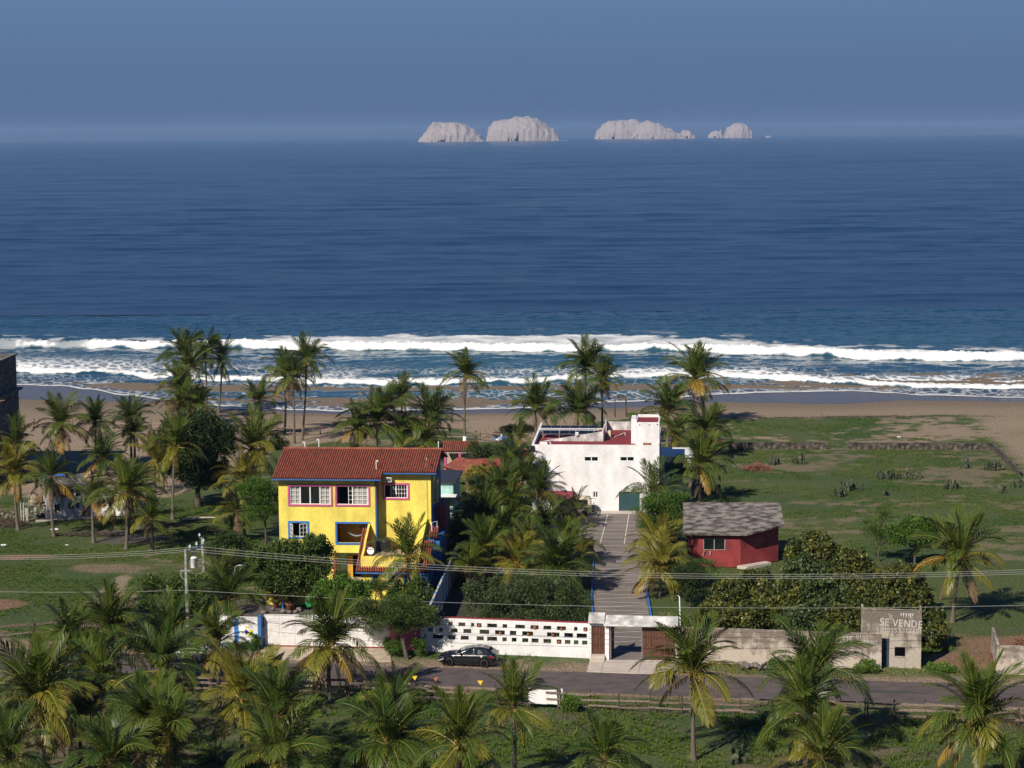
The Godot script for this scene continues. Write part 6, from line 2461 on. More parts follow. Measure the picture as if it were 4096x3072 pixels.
# a rail fence from a to b: posts and rails, each its own piece
func rail_fence(label: String, pts: Array, heights: Array, post_h: float, every: float, called := "rail_fence", skew := 0.10):
	var o := thing(called, label, "fence")
	var carry := 0.0
	for i in pts.size() - 1:
		var a: Vector2 = pts[i]
		var b: Vector2 = pts[i + 1]
		var n := maxi(1, int(round(a.distance_to(b) / every)))
		for k in n:
			var p := a.lerp(b, float(k) / n)
			var q := a.lerp(b, float(k + 1) / n)
			var y := ground_y(p.x, p.y)
			var h := post_h * rng.randf_range(0.88, 1.15)
			var lean := Vector3(rng.randf_range(-skew, skew), 0, rng.randf_range(-skew, skew)) * h
			for twin in (2 if rng.randf() < 0.35 else 1):
				var mb := MB.new()
				mb.smooth()
				var off := Vector3(0.16 * twin, 0, 0.05 * twin)
				mb.tube([v3(p, y - 0.15) + off, v3(p, y + h * 0.5) + off + lean * 0.5, v3(p, y + h - 0.1 * twin) + off + lean], [0.075, 0.062, 0.05], 6)
				part("post", mb, M.post_wood, o)
			for hh in heights:
				if rng.randf() < 0.06:
					continue
				var mb := MB.new()
				var da := rng.randf_range(-0.06, 0.06)
				var db := rng.randf_range(-0.06, 0.06)
				mb.bar(v3(p.lerp(q, -0.03), y + hh + da) + Vector3(0, 0, 0.08), v3(p.lerp(q, 1.03), y + hh + db) + Vector3(0, 0, 0.08), 0.05, rng.randf_range(0.10, 0.16))
				part("rail", mb, M.rail_wood if rng.randf() < 0.6 else M.rail_wood_b, o)
	return o


func make_fences():
	rng.seed = 721
	rail_fence("rough timber rail fence along the near side of the road", [Vector2(-43.0, -149.0), Vector2(-28.0, -146.6), Vector2(-12.0, -144.6), Vector2(3.1, -140.9), Vector2(24.0, -137.9), Vector2(34.0, -136.4), Vector2(48.0, -134.2)], [0.35, 0.78, 1.18], 1.45, 2.1)
	rail_fence("weathered rail fence at the left edge of the grass field", [Vector2(-47.0, -161.8), Vector2(-41.6, -162.4), Vector2(-36.4, -164.6)], [0.25, 0.95], 1.35, 2.6)
	rail_fence("timber rail fence on the lawn behind the three tall palms", [Vector2(-31.5, -274.2), Vector2(-28.0, -273.6), Vector2(-23.5, -276.0)], [0.4, 1.0], 1.3, 2.2)
	rail_fence("timber fence at the top of the beach, behind the red tiled roofs", [Vector2(-10.5, -270.5), Vector2(-4.2, -268.3), Vector2(-2.2, -266.4), Vector2(2.4, -266.0)], [0.35, 1.15], 1.5, 2.4)
	rail_fence("long timber fence on the sand at the left, toward the sea", [Vector2(-84.0, -281.0), Vector2(-66.0, -282.3), Vector2(-52.0, -281.0), Vector2(-44.0, -278.0)], [0.4, 1.0], 1.3, 2.6)
	# braces of the beach fence
	for q in [[-4.2, -268.3, -2.2, -266.4], [-2.2, -266.4, 1.0, -266.1]]:
		var mb := MB.new()
		mb.bar(Vector3(q[0], 0.2, q[1]), Vector3(q[2], 1.15, q[3]), 0.09)
		single("fence_brace", mb, M.post_wood, "slanting brace of the beach fence, %s" % ("left" if q[0] < -3 else "right"), "timber")


# ---------------------------------------------------------------- coconut palms

var frond_shapes := {}


# one frond, a unit long: a rachis that leaves at `elev` degrees and bends down by `bend`, with hanging leaflets on both sides
func frond(kind: int, variant: int, tone: int) -> ArrayMesh:
	var key := kind * 100 + variant * 10 + tone
	if frond_shapes.has(key):
		return frond_shapes[key]
	var r := RandomNumberGenerator.new()
	r.seed = 9000 + kind * 31 + variant * 7
	# elevation, bend, leaflet droop, leaflet length, gap chance
	var kinds := [[84.0, 16.0, 0.06, 0.85, 0.0], [74.0, 50.0, 0.14, 1.0, 0.02], [61.0, 76.0, 0.26, 1.08, 0.03], [42.0, 84.0, 0.42, 1.1, 0.05], [14.0, 74.0, 0.60, 1.05, 0.06], [-22.0, 50.0, 0.7, 1.0, 0.10], [-54.0, 28.0, 0.6, 0.8, 0.28]]
	var k: Array = kinds[kind]
	# base, middle and tip colour of the leaflets, rachis colour
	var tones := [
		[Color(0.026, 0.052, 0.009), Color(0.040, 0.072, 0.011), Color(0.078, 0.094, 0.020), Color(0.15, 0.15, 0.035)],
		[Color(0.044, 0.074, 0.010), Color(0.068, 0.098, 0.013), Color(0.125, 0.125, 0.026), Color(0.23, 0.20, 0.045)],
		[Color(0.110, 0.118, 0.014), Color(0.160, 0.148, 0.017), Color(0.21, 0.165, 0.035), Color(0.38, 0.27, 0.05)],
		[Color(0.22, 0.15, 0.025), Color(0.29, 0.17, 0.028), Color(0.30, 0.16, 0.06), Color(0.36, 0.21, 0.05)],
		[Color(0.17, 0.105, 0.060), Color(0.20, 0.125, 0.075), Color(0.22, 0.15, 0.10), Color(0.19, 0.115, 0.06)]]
	var tn: Array = tones[tone]
	var elev := deg_to_rad(k[0] + r.randf_range(-5, 5))
	var bend := deg_to_rad(k[1] * r.randf_range(0.85, 1.2))
	var sweep := r.randf_range(-0.25, 0.25)
	var n := 14
	var p := Vector3.ZERO
	var pts := [p]
	var tan_ := []
	var yaw := 0.0
	for i in n:
		var t := (i + 0.5) / n
		var a := elev - bend * pow(t, 1.35)
		yaw = sweep * t * t
		var d := Vector3(cos(a) * cos(yaw), sin(a), cos(a) * sin(yaw))
		tan_.append(d)
		p += d / n
		pts.append(p)
	tan_.append(tan_[-1])
	var mb := MB.new()
	mb.col(tn[3])
	var radii := []
	for i in n + 1:
		radii.append(lerpf(0.0135, 0.002, pow(float(i) / n, 0.8)))
	mb.tube(pts, radii, 4, false)
	var m := 42
	var side0 := Vector3(0, 0, 1)
	for s in [1.0, -1.0]:
		for i in m:
			if r.randf() < k[4]:
				continue
			var t: float = lerpf(0.10, 0.995, (i + r.randf_range(-0.3, 0.3) + 0.5) / m)
			var f := t * n
			var i0 := mini(int(f), n - 1)
			var at: Vector3 = pts[i0].lerp(pts[i0 + 1], f - i0)
			var T: Vector3 = tan_[i0].lerp(tan_[i0 + 1], f - i0).normalized()
			var S: Vector3 = side0 * s
			S = (S - T * S.dot(T)).normalized()
			var N: Vector3 = T.cross(S) * s
			if N.y < 0.0 and kind < 5:
				N = -N
			var ang := lerpf(deg_to_rad(62), deg_to_rad(24), t) + r.randf_range(-0.16, 0.16)
			var d := (S * sin(ang) + T * cos(ang) + N * 0.12).normalized()
			var L: float = 0.31 * k[3] * pow(sin(PI * clampf(0.13 + 0.80 * t, 0.0, 1.0)), 0.75) * r.randf_range(0.85, 1.1)
			var down := Vector3(0, -1, 0)
			var d2: Vector3 = (d + down * k[2] * 0.9 + T * 0.1).normalized()
			var d3: Vector3 = (d2 + down * k[2] * 1.3).normalized()
			var w: Vector3 = (T - d * T.dot(d)).normalized() * 0.0064
			var a := at
			var b: Vector3 = a + d * L * 0.40
			var c: Vector3 = b + d2 * L * 0.32
			var e: Vector3 = c + d3 * L * 0.28
			var v := r.randf_range(0.82, 1.18)
			var w2 := w * 1.15
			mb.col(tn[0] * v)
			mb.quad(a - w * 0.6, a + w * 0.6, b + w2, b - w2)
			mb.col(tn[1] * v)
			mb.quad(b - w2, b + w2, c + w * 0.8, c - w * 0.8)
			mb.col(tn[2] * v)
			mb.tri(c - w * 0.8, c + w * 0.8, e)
	frond_shapes[key] = mb.done()
	return frond_shapes[key]


var nut: ArrayMesh


# style: live fronds, hanging yellow ones, dead ones, how green (0 dark .. 2 yellowish), coconuts
func palm(x: float, z: float, h: float, r: float, style: Array, seed_: int, label: String, lean := Vector2.ZERO, group := ""):
	rng.seed = seed_ * 977 + 5
	var y := minf(ground_y(x, z), 0.0)
	var o := thing("coconut_palm", label, "palm tree", Vector3(x, y, z), 0.0, group)
	# trunk: swollen foot, ringed, gently bent
	var n := maxi(6, int(h / 0.22))
	var pts := []
	var radii := []
	var bow := Vector3(rng.randf_range(-0.25, 0.25), 0, rng.randf_range(-0.25, 0.25)) * h * 0.12
	var top := Vector3(lean.x, h, lean.y)
	for i in n + 1:
		var t := float(i) / n
		pts.append(Vector3(top.x * t, h * t - 0.1 * (1.0 - t), top.z * t) + bow * sin(PI * t))
		radii.append((lerpf(0.155, 0.105, t) + 0.13 * exp(-t * h / 0.45)) * (1.05 if i % 2 else 0.96) * (0.75 if h < 2.0 else 1.0))
	var mb := MB.new()
	mb.smooth()
	mb.tube(pts, radii, 8, false)
	part("trunk", mb, M.palm_bark, o)
	if label.contains("white painted foot"):
		mb = MB.new()
		mb.smooth()
		mb.lathe(Vector3.ZERO, [Vector2(0.33, 0), Vector2(0.25, 0.35), Vector2(0.20, 0.85), Vector2(0.10, 0.86)], 10)
		part("limewash_collar", mb, M.white_clean, o)
	# fibrous heart of the crown
	mb = MB.new()
	mb.smooth()
	mb.lathe(top, [Vector2(0.10, -0.45), Vector2(0.17, -0.2), Vector2(0.20, 0.05), Vector2(0.12, 0.35), Vector2(0.0, 0.6)], 7)
	part("crown_heart", mb, M.fibre, o)
	var live: int = int(style[0] * 1.15)
	var hang: int = style[1]
	var dead: int = style[2]
	var tone_of: int = style[3]
	var total := live + hang + dead
	var tilt := Basis(Vector3(0, 0, 1), -0.06 + rng.randf_range(-0.14, 0.10)) * Basis(Vector3.RIGHT, rng.randf_range(-0.12, 0.12))
	var thin := rng.randf_range(0.0, 0.16)
	for i in total:
		var az := i * 2.39996 + rng.randf_range(-0.38, 0.38)
		if i > 6 and rng.randf() < thin:
			continue
		var kind := 0
		var tone := mini(tone_of, 2)
		var L := r * 1.42 * rng.randf_range(0.80, 1.12)
		if i < live:
			var t := float(i) / maxf(live, 1)
			kind = 0 if t < 0.10 else 1 if t < 0.34 else 2 if t < 0.60 else 3 if t < 0.82 else 4
			if kind == 0:
				L *= 0.95
			if t > 0.6 and rng.randf() < 0.32:
				tone = mini(tone + 1, 2)
			if tone_of == 0 and rng.randf() < 0.35:
				tone = 1
		elif i < live + hang:
			kind = 5 if rng.randf() < 0.75 else 4
			tone = 2 if rng.randf() < 0.72 else 3
			L *= 0.95
		else:
			kind = 6
			tone = 4 if rng.randf() < 0.75 else 3
			L *= 0.80
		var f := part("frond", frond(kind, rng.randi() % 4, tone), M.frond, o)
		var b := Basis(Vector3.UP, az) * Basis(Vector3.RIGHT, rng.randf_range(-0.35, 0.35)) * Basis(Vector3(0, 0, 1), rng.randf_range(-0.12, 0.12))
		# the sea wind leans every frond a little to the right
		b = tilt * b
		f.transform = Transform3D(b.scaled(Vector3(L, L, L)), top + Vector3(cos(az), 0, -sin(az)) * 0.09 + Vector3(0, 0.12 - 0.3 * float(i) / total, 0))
	if style[4] > 0:
		if nut == null:
			var m := MB.new()
			m.smooth()
			m.lathe(Vector3.ZERO, [Vector2(0.0, -0.15), Vector2(0.09, -0.11), Vector2(0.125, 0.0), Vector2(0.10, 0.09), Vector2(0.0, 0.15)], 8)
			nut = m.done()
		for i in style[4]:
			var a := TAU * rng.randf()
			var c := part("coconut", nut, M.coconut, o)
			c.position = top + Vector3(cos(a) * rng.randf_range(0.2, 0.36), rng.randf_range(-0.5, -0.12), sin(a) * rng.randf_range(0.2, 0.36))
			c.scale = Vector3.ONE * rng.randf_range(0.85, 1.1)


func make_palms():
	palm(-50.7, -208.7, 5.91, 2.6, [24, 6, 3, 2, 4], 1, "coconut palm cut by the left picture edge, beside the ruined house, with yellow fronds", Vector2(-0.15, 0))
	palm(-46.2, -205.0, 6.01, 2.4, [22, 2, 13, 0, 0], 2, "palm with a long grey skirt of dead fronds before the ruined white house", Vector2(-0.11, 0))
	palm(-41.6, -201.9, 4.36, 1.9, [20, 2, 3, 1, 0], 3, "small palm before the white yard wall with one dry frond hanging to the ground")
	palm(-37.8, -198.8, 5.44, 2.9, [24, 4, 2, 1, 4], 4, "tall full palm standing on the grass before the white outbuilding", Vector2(0.16, 0))
	palm(-39.0, -206.2, 4.46, 2.2, [24, 3, 2, 0, 0], 5, "slim palm close behind the tall full palm at the outbuilding", Vector2(0.76, 0))
	palm(-35.1, -197.7, 3.04, 2.1, [18, 3, 1, 1, 0], 6, "short palm with an orange lower frond, right of the outbuilding")
	palm(-41.9, -212.5, 1.80, 1.6, [16, 2, 3, 1, 0], 7, "small palm touching the left corner of the white outbuilding")
	palm(-39.8, -215.3, 2.20, 1.6, [16, 2, 1, 1, 0], 8, "palm leaning at the right corner of the white outbuilding", Vector2(0.36, 0))
	palm(-53.2, -242.2, 6.10, 2.9, [22, 5, 6, 1, 3], 9, "tall palm on bare sand behind the ruined house, with yellow and brown hanging fronds", Vector2(-0.11, 0))
	palm(-49.0, -242.0, 2.08, 2.5, [24, 3, 2, 0, 0], 10, "palm with a straight crown right of the ruined house roof", Vector2(0.49, 0))
	palm(-40.4, -230.3, 3.79, 2.7, [24, 6, 3, 2, 0], 11, "palm with reddish dry left fronds before the sand, left of the dark round tree")
	palm(-35.7, -213.9, 7.77, 2.6, [24, 4, 2, 1, 0], 12, "tall slim palm with drooping golden right fronds, left of the dark round tree", Vector2(0.45, 0))
	palm(-50.3, -247.0, 5.63, 2.4, [24, 3, 2, 0, 0], 13, "dark palm before the beach, third crown from the left")
	palm(-46.9, -252.0, 5.41, 2.3, [24, 3, 2, 0, 0], 14, "dark bushy palm before the beach, left of the tall palm group")
	palm(-46.5, -251.7, 3.60, 2.0, [24, 3, 2, 0, 0], 15, "bright green palm crown below the dark beach-side pair")
	palm(-53.8, -223.4, 6.66, 2.4, [24, 3, 2, 0, 0], 16, "palm before the raw block building at the left edge", Vector2(-0.43, 0))
	palm(-61.6, -247.0, 3.40, 2.4, [24, 3, 2, 0, 0], 17, "palm crown low at the foot of the raw block building")
	palm(-28.6, -224.5, 5.80, 3.5, [24, 4, 2, 1, 6], 18, "big spreading palm left of the yellow roof, with pale hanging fronds")
	palm(-26.8, -203.0, 5.83, 2.5, [24, 6, 3, 2, 0], 19, "palm below the big spreading palm, left of the yellow house")
	palm(-27.5, -201.4, 3.06, 1.9, [17, 4, 2, 1, 0], 20, "short yellowish palm left of the yellow house at the hedge", Vector2(0.21, 0))
	palm(-27.7, -201.6, 0.90, 1.4, [13, 0, 0, 0, 0], 21, "low young palm in the shrubs left of the yellow house")
	palm(-47.4, -296.5, 8.90, 2.9, [30, 2, 1, 0, 0], 22, "tallest palm of the left beach group, its crown against the surf")
	palm(-44.6, -299.4, 8.80, 2.8, [24, 3, 2, 0, 0], 23, "second tall palm of the left beach group, crowded in the middle")
	palm(-43.1, -300.9, 7.70, 2.7, [22, 3, 9, 0, 0], 24, "right-hand tall palm of the left beach group, with a dark hanging skirt", Vector2(0.65, 0))
	palm(-45.6, -290.3, 7.30, 2.9, [24, 3, 2, 0, 0], 25, "palm just below the tallest one in the left beach group")
	palm(-45.1, -281.1, 5.30, 3.1, [24, 4, 2, 1, 0], 26, "spreading palm on the left side of the beach group, middle height")
	palm(-44.8, -276.8, 3.90, 2.8, [24, 4, 2, 1, 0], 27, "drooping palm at the lower left of the beach group")
	palm(-42.7, -277.2, 3.40, 2.6, [30, 2, 1, 0, 0], 28, "short upright palm at the lower right of the beach group")
	palm(-33.5, -271.8, 4.90, 2.4, [24, 3, 2, 0, 0], 29, "dark palm left of the three tall lawn palms")
	palm(-30.6, -275.5, 7.82, 3.0, [22, 6, 5, 1, 0], 30, "left one of the three tall lawn palms, with an orange skirt", Vector2(0.16, 0))
	palm(-27.7, -269.4, 10.61, 2.7, [24, 4, 4, 0, 0], 31, "right one of the three tall lawn palms, highest crown with leaning fronds", Vector2(0.79, 0))
	palm(-28.4, -266.6, 8.65, 2.4, [16, 3, 6, 0, 0], 32, "middle one of the three tall lawn palms, crown lowest")
	palm(-15.2, -283.8, 3.87, 2.5, [24, 4, 2, 1, 0], 33, "palm before the thatched beach shelter, above the yellow house roof", Vector2(-0.17, 0))
	palm(-6.2, -266.2, 8.74, 2.6, [24, 6, 4, 1, 4], 34, "lone slender palm with a white painted foot, standing against the surf", Vector2(0.19, 0))
	palm(-16.8, -253.6, 4.60, 3.7, [30, 2, 1, 0, 0], 35, "broad low palm directly above the middle of the yellow house roof")
	palm(-19.2, -253.8, 3.60, 2.8, [24, 4, 2, 1, 0], 36, "pale upright palm at the left of the low palms above the yellow roof")
	palm(-10.3, -253.2, 4.80, 3.2, [30, 2, 1, 0, 0], 37, "big low palm above the right end of the yellow house roof")
	palm(-13.7, -253.6, 3.00, 2.4, [24, 3, 2, 0, 0], 38, "small palm between the two big low ones above the yellow roof")
	palm(-10.7, -250.8, 2.60, 2.5, [24, 4, 2, 1, 0], 39, "low palm with bright tips at the right end above the yellow roof")
	palm(2.9, -258.0, 5.33, 3.0, [30, 2, 1, 0, 0], 40, "wide low palm left of the roof of the white house, on the sand")
	palm(8.2, -256.0, 5.27, 3.2, [30, 2, 1, 0, 0], 41, "second wide low palm behind the solar panels of the white house")
	palm(9.4, -262.0, 10.10, 3.1, [30, 2, 1, 0, 0], 42, "tall palm behind the white house, highest crown over the solar panels")
	palm(11.3, -260.0, 8.70, 2.4, [20, 4, 6, 1, 0], 43, "tall palm leaning right behind the white house, with brown hanging fronds")
	palm(0.5, -223.0, 6.91, 1.7, [14, 1, 3, 1, 0], 44, "thin young palm with blown fronds beside the orange hut", Vector2(0.20, 0))
	palm(24.7, -282.0, 6.09, 4.0, [28, 6, 4, 1, 6], 45, "very tall full palm right of the white house with yellow hanging fronds", Vector2(0.36, 0))
	palm(19.8, -262.0, 4.37, 3.2, [30, 2, 1, 0, 0], 46, "bushy palm left of the very tall full palm, behind the stair tower")
	palm(23.6, -252.0, 3.41, 2.9, [30, 2, 1, 0, 0], 47, "low palm at the foot of the very tall full palm")
	palm(20.3, -221.5, 4.04, 2.9, [28, 6, 2, 1, 5], 48, "palm with hanging yellow fronds right of the white house, over the field edge")
	palm(18.8, -238.0, 4.95, 2.0, [24, 4, 2, 1, 0], 49, "small palm at the right rear corner of the white house")
	palm(14.0, -203.5, 3.93, 2.9, [20, 2, 1, 0, 0], 50, "palm with arching fronds before the right half of the white house")
	palm(6.4, -208.0, 1.78, 2.0, [15, 2, 1, 1, 0], 51, "low palm on the parking court before the white house wall")
	palm(2.6, -206.0, 3.80, 2.5, [24, 3, 2, 0, 0], 52, "feathery palm covering the lower left corner of the white house wall")
	palm(1.0, -208.0, 4.74, 2.3, [24, 3, 2, 0, 0], 53, "upright palm at the left edge of the white house wall")
	palm(5.3, -189.0, 1.84, 2.3, [24, 4, 2, 1, 3], 54, "yellow-green palm at the left side of the long drive, upper row")
	palm(1.4, -187.0, 2.17, 2.1, [24, 4, 2, 1, 0], 55, "spiky pale palm in the middle of the garden palms")
	palm(0.3, -181.0, 1.83, 2.3, [24, 6, 3, 2, 0], 56, "yellow-tinged palm left of centre in the garden palms")
	palm(3.8, -177.0, 2.17, 2.9, [30, 2, 1, 0, 0], 57, "largest low palm beside the long drive, over the oleander")
	palm(-3.9, -180.0, 1.88, 1.8, [24, 4, 2, 1, 0], 58, "young palm by the boundary wall, low in the garden")
	palm(-2.8, -192.0, 3.48, 2.7, [30, 2, 1, 0, 0], 59, "palm in deep shade behind the yellow house, right side")
	palm(-2.5, -183.0, 2.72, 2.3, [24, 3, 2, 0, 0], 60, "shaded palm at the middle of the dark garden, with one lit frond")
	palm(-1.5, -200.0, 5.22, 2.3, [24, 3, 2, 0, 0], 61, "shaded palm with pale young fronds under the yellow croton")
	palm(-4.9, -190.0, 2.23, 2.0, [30, 2, 1, 0, 0], 62, "dark palm beside the blue side wall of the yellow house")
	palm(5.8, -182.0, 2.37, 1.7, [14, 5, 3, 2, 0], 63, "palm with orange dry fronds by the hedge ball at the drive")
	palm(13.0, -185.0, 2.74, 2.3, [24, 6, 3, 2, 0], 64, "yellowish palm at the right of the long drive, upper one")
	palm(12.7, -176.0, 2.37, 2.6, [24, 6, 3, 2, 6], 65, "yellowish palm at the right of the long drive, lower and larger one")
	palm(-8.9, -172.5, 4.30, 2.7, [20, 3, 3, 1, 3], 66, "palm with browned tips before the yellow annex and its tiled skirt")
	palm(-1.1, -190.0, 2.20, 2.6, [30, 2, 1, 0, 0], 67, "fan-like palm low in the middle of the dark garden")
	palm(-4.4, -198.0, 2.02, 2.4, [24, 3, 2, 0, 0], 68, "palm crown against the blue side wall, in half shade")
	palm(-0.3, -197.0, 2.39, 2.5, [24, 3, 2, 0, 0], 69, "tall shaded palm behind the middle of the garden palms")
	palm(-0.0, -214.0, 5.64, 2.4, [24, 3, 2, 0, 0], 70, "palm with pale arching fronds at the top left of the garden")
	palm(-0.4, -198.0, 3.78, 2.4, [24, 4, 2, 1, 0], 71, "palm left of the feathery one at the white house corner")
	palm(-3.4, -188.0, 1.70, 2.1, [24, 3, 2, 0, 0], 72, "second shaded palm by the boundary wall, behind the young one")
	palm(3.1, -199.0, 1.77, 2.2, [24, 3, 2, 0, 0], 73, "palm between the yellow-green one and the white house awning")
	palm(-13.1, -143.4, 4.02, 3.0, [26, 8, 6, 1, 14], 74, "palm heavy with coconuts before the white metal gate, wide brown skirt")
	palm(-8.3, -141.5, 0.51, 2.0, [14, 3, 1, 1, 0], 75, "young short palm beside the fence, below the black car")
	palm(-16.6, -139.1, 2.60, 1.8, [20, 2, 1, 0, 0], 76, "young palm before the concrete drive, left of the coconut-laden palm")
	palm(-0.1, -124.1, 5.00, 2.1, [24, 4, 3, 1, 4], 77, "palm with a yellow flower cluster below the rear of the black car")
	palm(11.5, -129.2, 5.77, 2.9, [24, 4, 2, 1, 6], 78, "palm before the right gate post, with a clean bare trunk")
	palm(19.3, -130.0, 5.40, 2.8, [24, 3, 2, 0, 0], 79, "palm before the stained grey wall at the right")
	palm(27.5, -119.0, 5.30, 3.0, [28, 6, 3, 1, 4], 80, "great palm at the lower right corner, crown nearest the yard wall")
	palm(18.3, -126.3, 3.90, 2.6, [24, 3, 2, 0, 0], 81, "palm directly below the one before the grey wall")
	palm(18.3, -119.7, 3.00, 2.4, [24, 4, 2, 1, 0], 82, "palm at the bottom edge, lower right, left of the great corner palm")
	palm(5.4, -121.6, 2.40, 2.3, [24, 3, 2, 0, 0], 83, "palm at the bottom edge below the rail fence, middle of the picture")
	palm(-3.3, -117.3, 4.80, 2.5, [24, 4, 2, 1, 5], 84, "tall palm below the black car with its crown over the fence")
	palm(-7.6, -119.6, 4.20, 2.7, [30, 2, 1, 0, 0], 85, "palm with curved fronds at the bottom edge, left of centre")
	palm(-14.5, -123.4, 4.80, 2.6, [24, 3, 2, 0, 0], 86, "wide palm with curling fronds left of the coconut-laden palm")
	palm(-13.7, -115.9, 4.40, 2.7, [24, 4, 4, 1, 9], 87, "palm with coconuts at the bottom edge, below the wide curling palm")
	palm(-29.3, -124.7, 5.40, 3.3, [28, 8, 4, 1, 5], 88, "great palm at the lower left with bright yellow hanging fronds")
	palm(-28.6, -144.0, 4.91, 2.8, [26, 4, 6, 0, 0], 89, "dark palm at the left above the road, crown over the grass")
	palm(-31.5, -143.5, 4.31, 2.3, [24, 3, 2, 0, 0], 90, "upright palm at the left above the road, beside the dark one")
	palm(-25.0, -146.5, 3.83, 2.4, [30, 2, 1, 0, 0], 91, "palm before the bushes at the utility pole, crown over the road")
	palm(-20.6, -140.9, 5.00, 2.0, [24, 3, 7, 1, 3], 92, "palm before the sign wall, with a brown skirt")
	palm(-23.5, -133.8, 5.00, 2.7, [24, 3, 2, 0, 0], 93, "palm with pale curling fronds at left, in the road-side row")
	palm(-27.8, -136.0, 3.65, 2.3, [22, 5, 3, 0, 0], 94, "dark palm with thin trunk visible below, at left by the road")
	palm(-29.5, -140.0, 3.20, 2.4, [22, 5, 5, 0, 0], 95, "palm with an orange dead frond at the left, between the larger crowns")
	palm(-22.7, -124.6, 3.80, 2.5, [30, 2, 1, 0, 0], 96, "low wide palm in the lower left, right of the great yellow-fronded palm")
	palm(-17.4, -128.0, 4.60, 2.6, [24, 6, 3, 2, 0], 97, "palm with hanging golden fronds in the lower left centre")
	palm(-23.8, -118.5, 3.40, 2.3, [24, 3, 2, 0, 0], 98, "palm at the bottom edge, lower left, with upright fronds")
	palm(-20.9, -121.4, 4.20, 2.5, [24, 4, 2, 1, 0], 99, "palm at the bottom edge with a brown crown heart, lower left centre")
	palm(-29.6, -117.5, 4.00, 2.3, [24, 3, 2, 0, 0], 100, "palm in the bottom left corner, cut by the picture edge")
	palm(-27.8, -128.5, 3.37, 2.3, [18, 3, 8, 0, 0], 101, "thin palm with an old trunk in shade, lower left", Vector2(0.20, 0))
	palm(-22.8, -162.5, 3.18, 2.3, [24, 3, 2, 0, 0], 102, "palm behind the sign wall left of the yellow house")
	palm(-24.4, -170.0, 3.61, 1.7, [15, 2, 1, 1, 0], 103, "small palm at the bent lamp pole left of the yellow house")
	palm(35.9, -165.8, 5.24, 3.2, [26, 5, 6, 1, 4], 104, "tall palm at the right beyond the grey block house, with ragged hanging fronds", Vector2(0.56, 0))


# ---------------------------------------------------------------- broad-leaved trees, shrubs, cactus

var sprays := {}


# a spray of leaves: kind 0 rounded blades on short twigs, 1 long narrow blades, 2 fine feathery leaflets, 3 big round coins, 4 strap leaves
func spray(kind: int) -> ArrayMesh:
	if sprays.has(kind):
		return sprays[kind]
	var r := RandomNumberGenerator.new()
	r.seed = 4400 + kind
	var mb := MB.new()
	var n: int = [15, 14, 34, 10, 11][kind]
	var len: float = [0.46, 0.62, 0.22, 0.44, 1.0][kind]
	var wid: float = [0.23, 0.105, 0.11, 0.40, 0.10][kind]
	for i in n:
		var d := Vector3(r.randfn(0, 1), r.randfn(0.25, 0.8), r.randfn(0, 1)).normalized()
		var at := d * r.randf_range(0.15, 0.95) * (0.55 if kind != 4 else 0.15)
		if kind == 2:
			at = Vector3(r.randf_range(-0.8, 0.8), r.randf_range(-0.22, 0.22), r.randf_range(-0.8, 0.8))
		var out := (d + Vector3(0, r.randf_range(-0.3, 0.5), 0)).normalized()
		var s := out.cross(Vector3(r.randfn(0, 1), 1.6, r.randfn(0, 1))).normalized()
		var up := s.cross(out)
		var L := len * r.randf_range(0.7, 1.25)
		var W := wid * r.randf_range(0.8, 1.2) * 0.5
		var v := r.randf_range(0.78, 1.25)
		mb.col(Color(v, v * r.randf_range(0.95, 1.05), v * 0.95))
		var mid := at + out * L * 0.5 + up * L * 0.06
		var tip := at + out * L - up * L * 0.10
		if kind == 3:
			var ring := []
			for k in 6:
				var a := TAU * k / 6.0
				ring.append(at + out * L * 0.5 + (out * cos(a) + s * sin(a)) * W * 1.05)
			for k in range(1, 5):
				mb.tri(ring[0], ring[k], ring[k + 1])
		else:
			mb.tri(at, mid + s * W, mid - s * W)
			mb.tri(mid - s * W, mid + s * W, tip)
	sprays[kind] = mb.done()
	return sprays[kind]


const LEAFS := {
	"almond": [Color(0.040, 0.072, 0.014), Color(0.065, 0.105, 0.020), Color(0.105, 0.130, 0.028)],
	"dark": [Color(0.020, 0.036, 0.010), Color(0.032, 0.056, 0.014), Color(0.060, 0.085, 0.020)],
	"bright": [Color(0.050, 0.105, 0.014), Color(0.075, 0.145, 0.018), Color(0.110, 0.180, 0.028)],
	"oleander": [Color(0.042, 0.066, 0.022), Color(0.062, 0.090, 0.028), Color(0.095, 0.115, 0.040)],
	"grape": [Color(0.046, 0.060, 0.014), Color(0.072, 0.084, 0.018), Color(0.160, 0.155, 0.026)],
	"croton": [Color(0.22, 0.19, 0.035), Color(0.30, 0.25, 0.05), Color(0.36, 0.28, 0.07)],
	"weed": [Color(0.070, 0.130, 0.018), Color(0.095, 0.165, 0.022), Color(0.120, 0.185, 0.030)],
	"olive": [Color(0.075, 0.080, 0.028), Color(0.100, 0.095, 0.034), Color(0.135, 0.110, 0.045)],
	"twiggy": [Color(0.10, 0.075, 0.055), Color(0.085, 0.080, 0.035), Color(0.14, 0.11, 0.08)]}


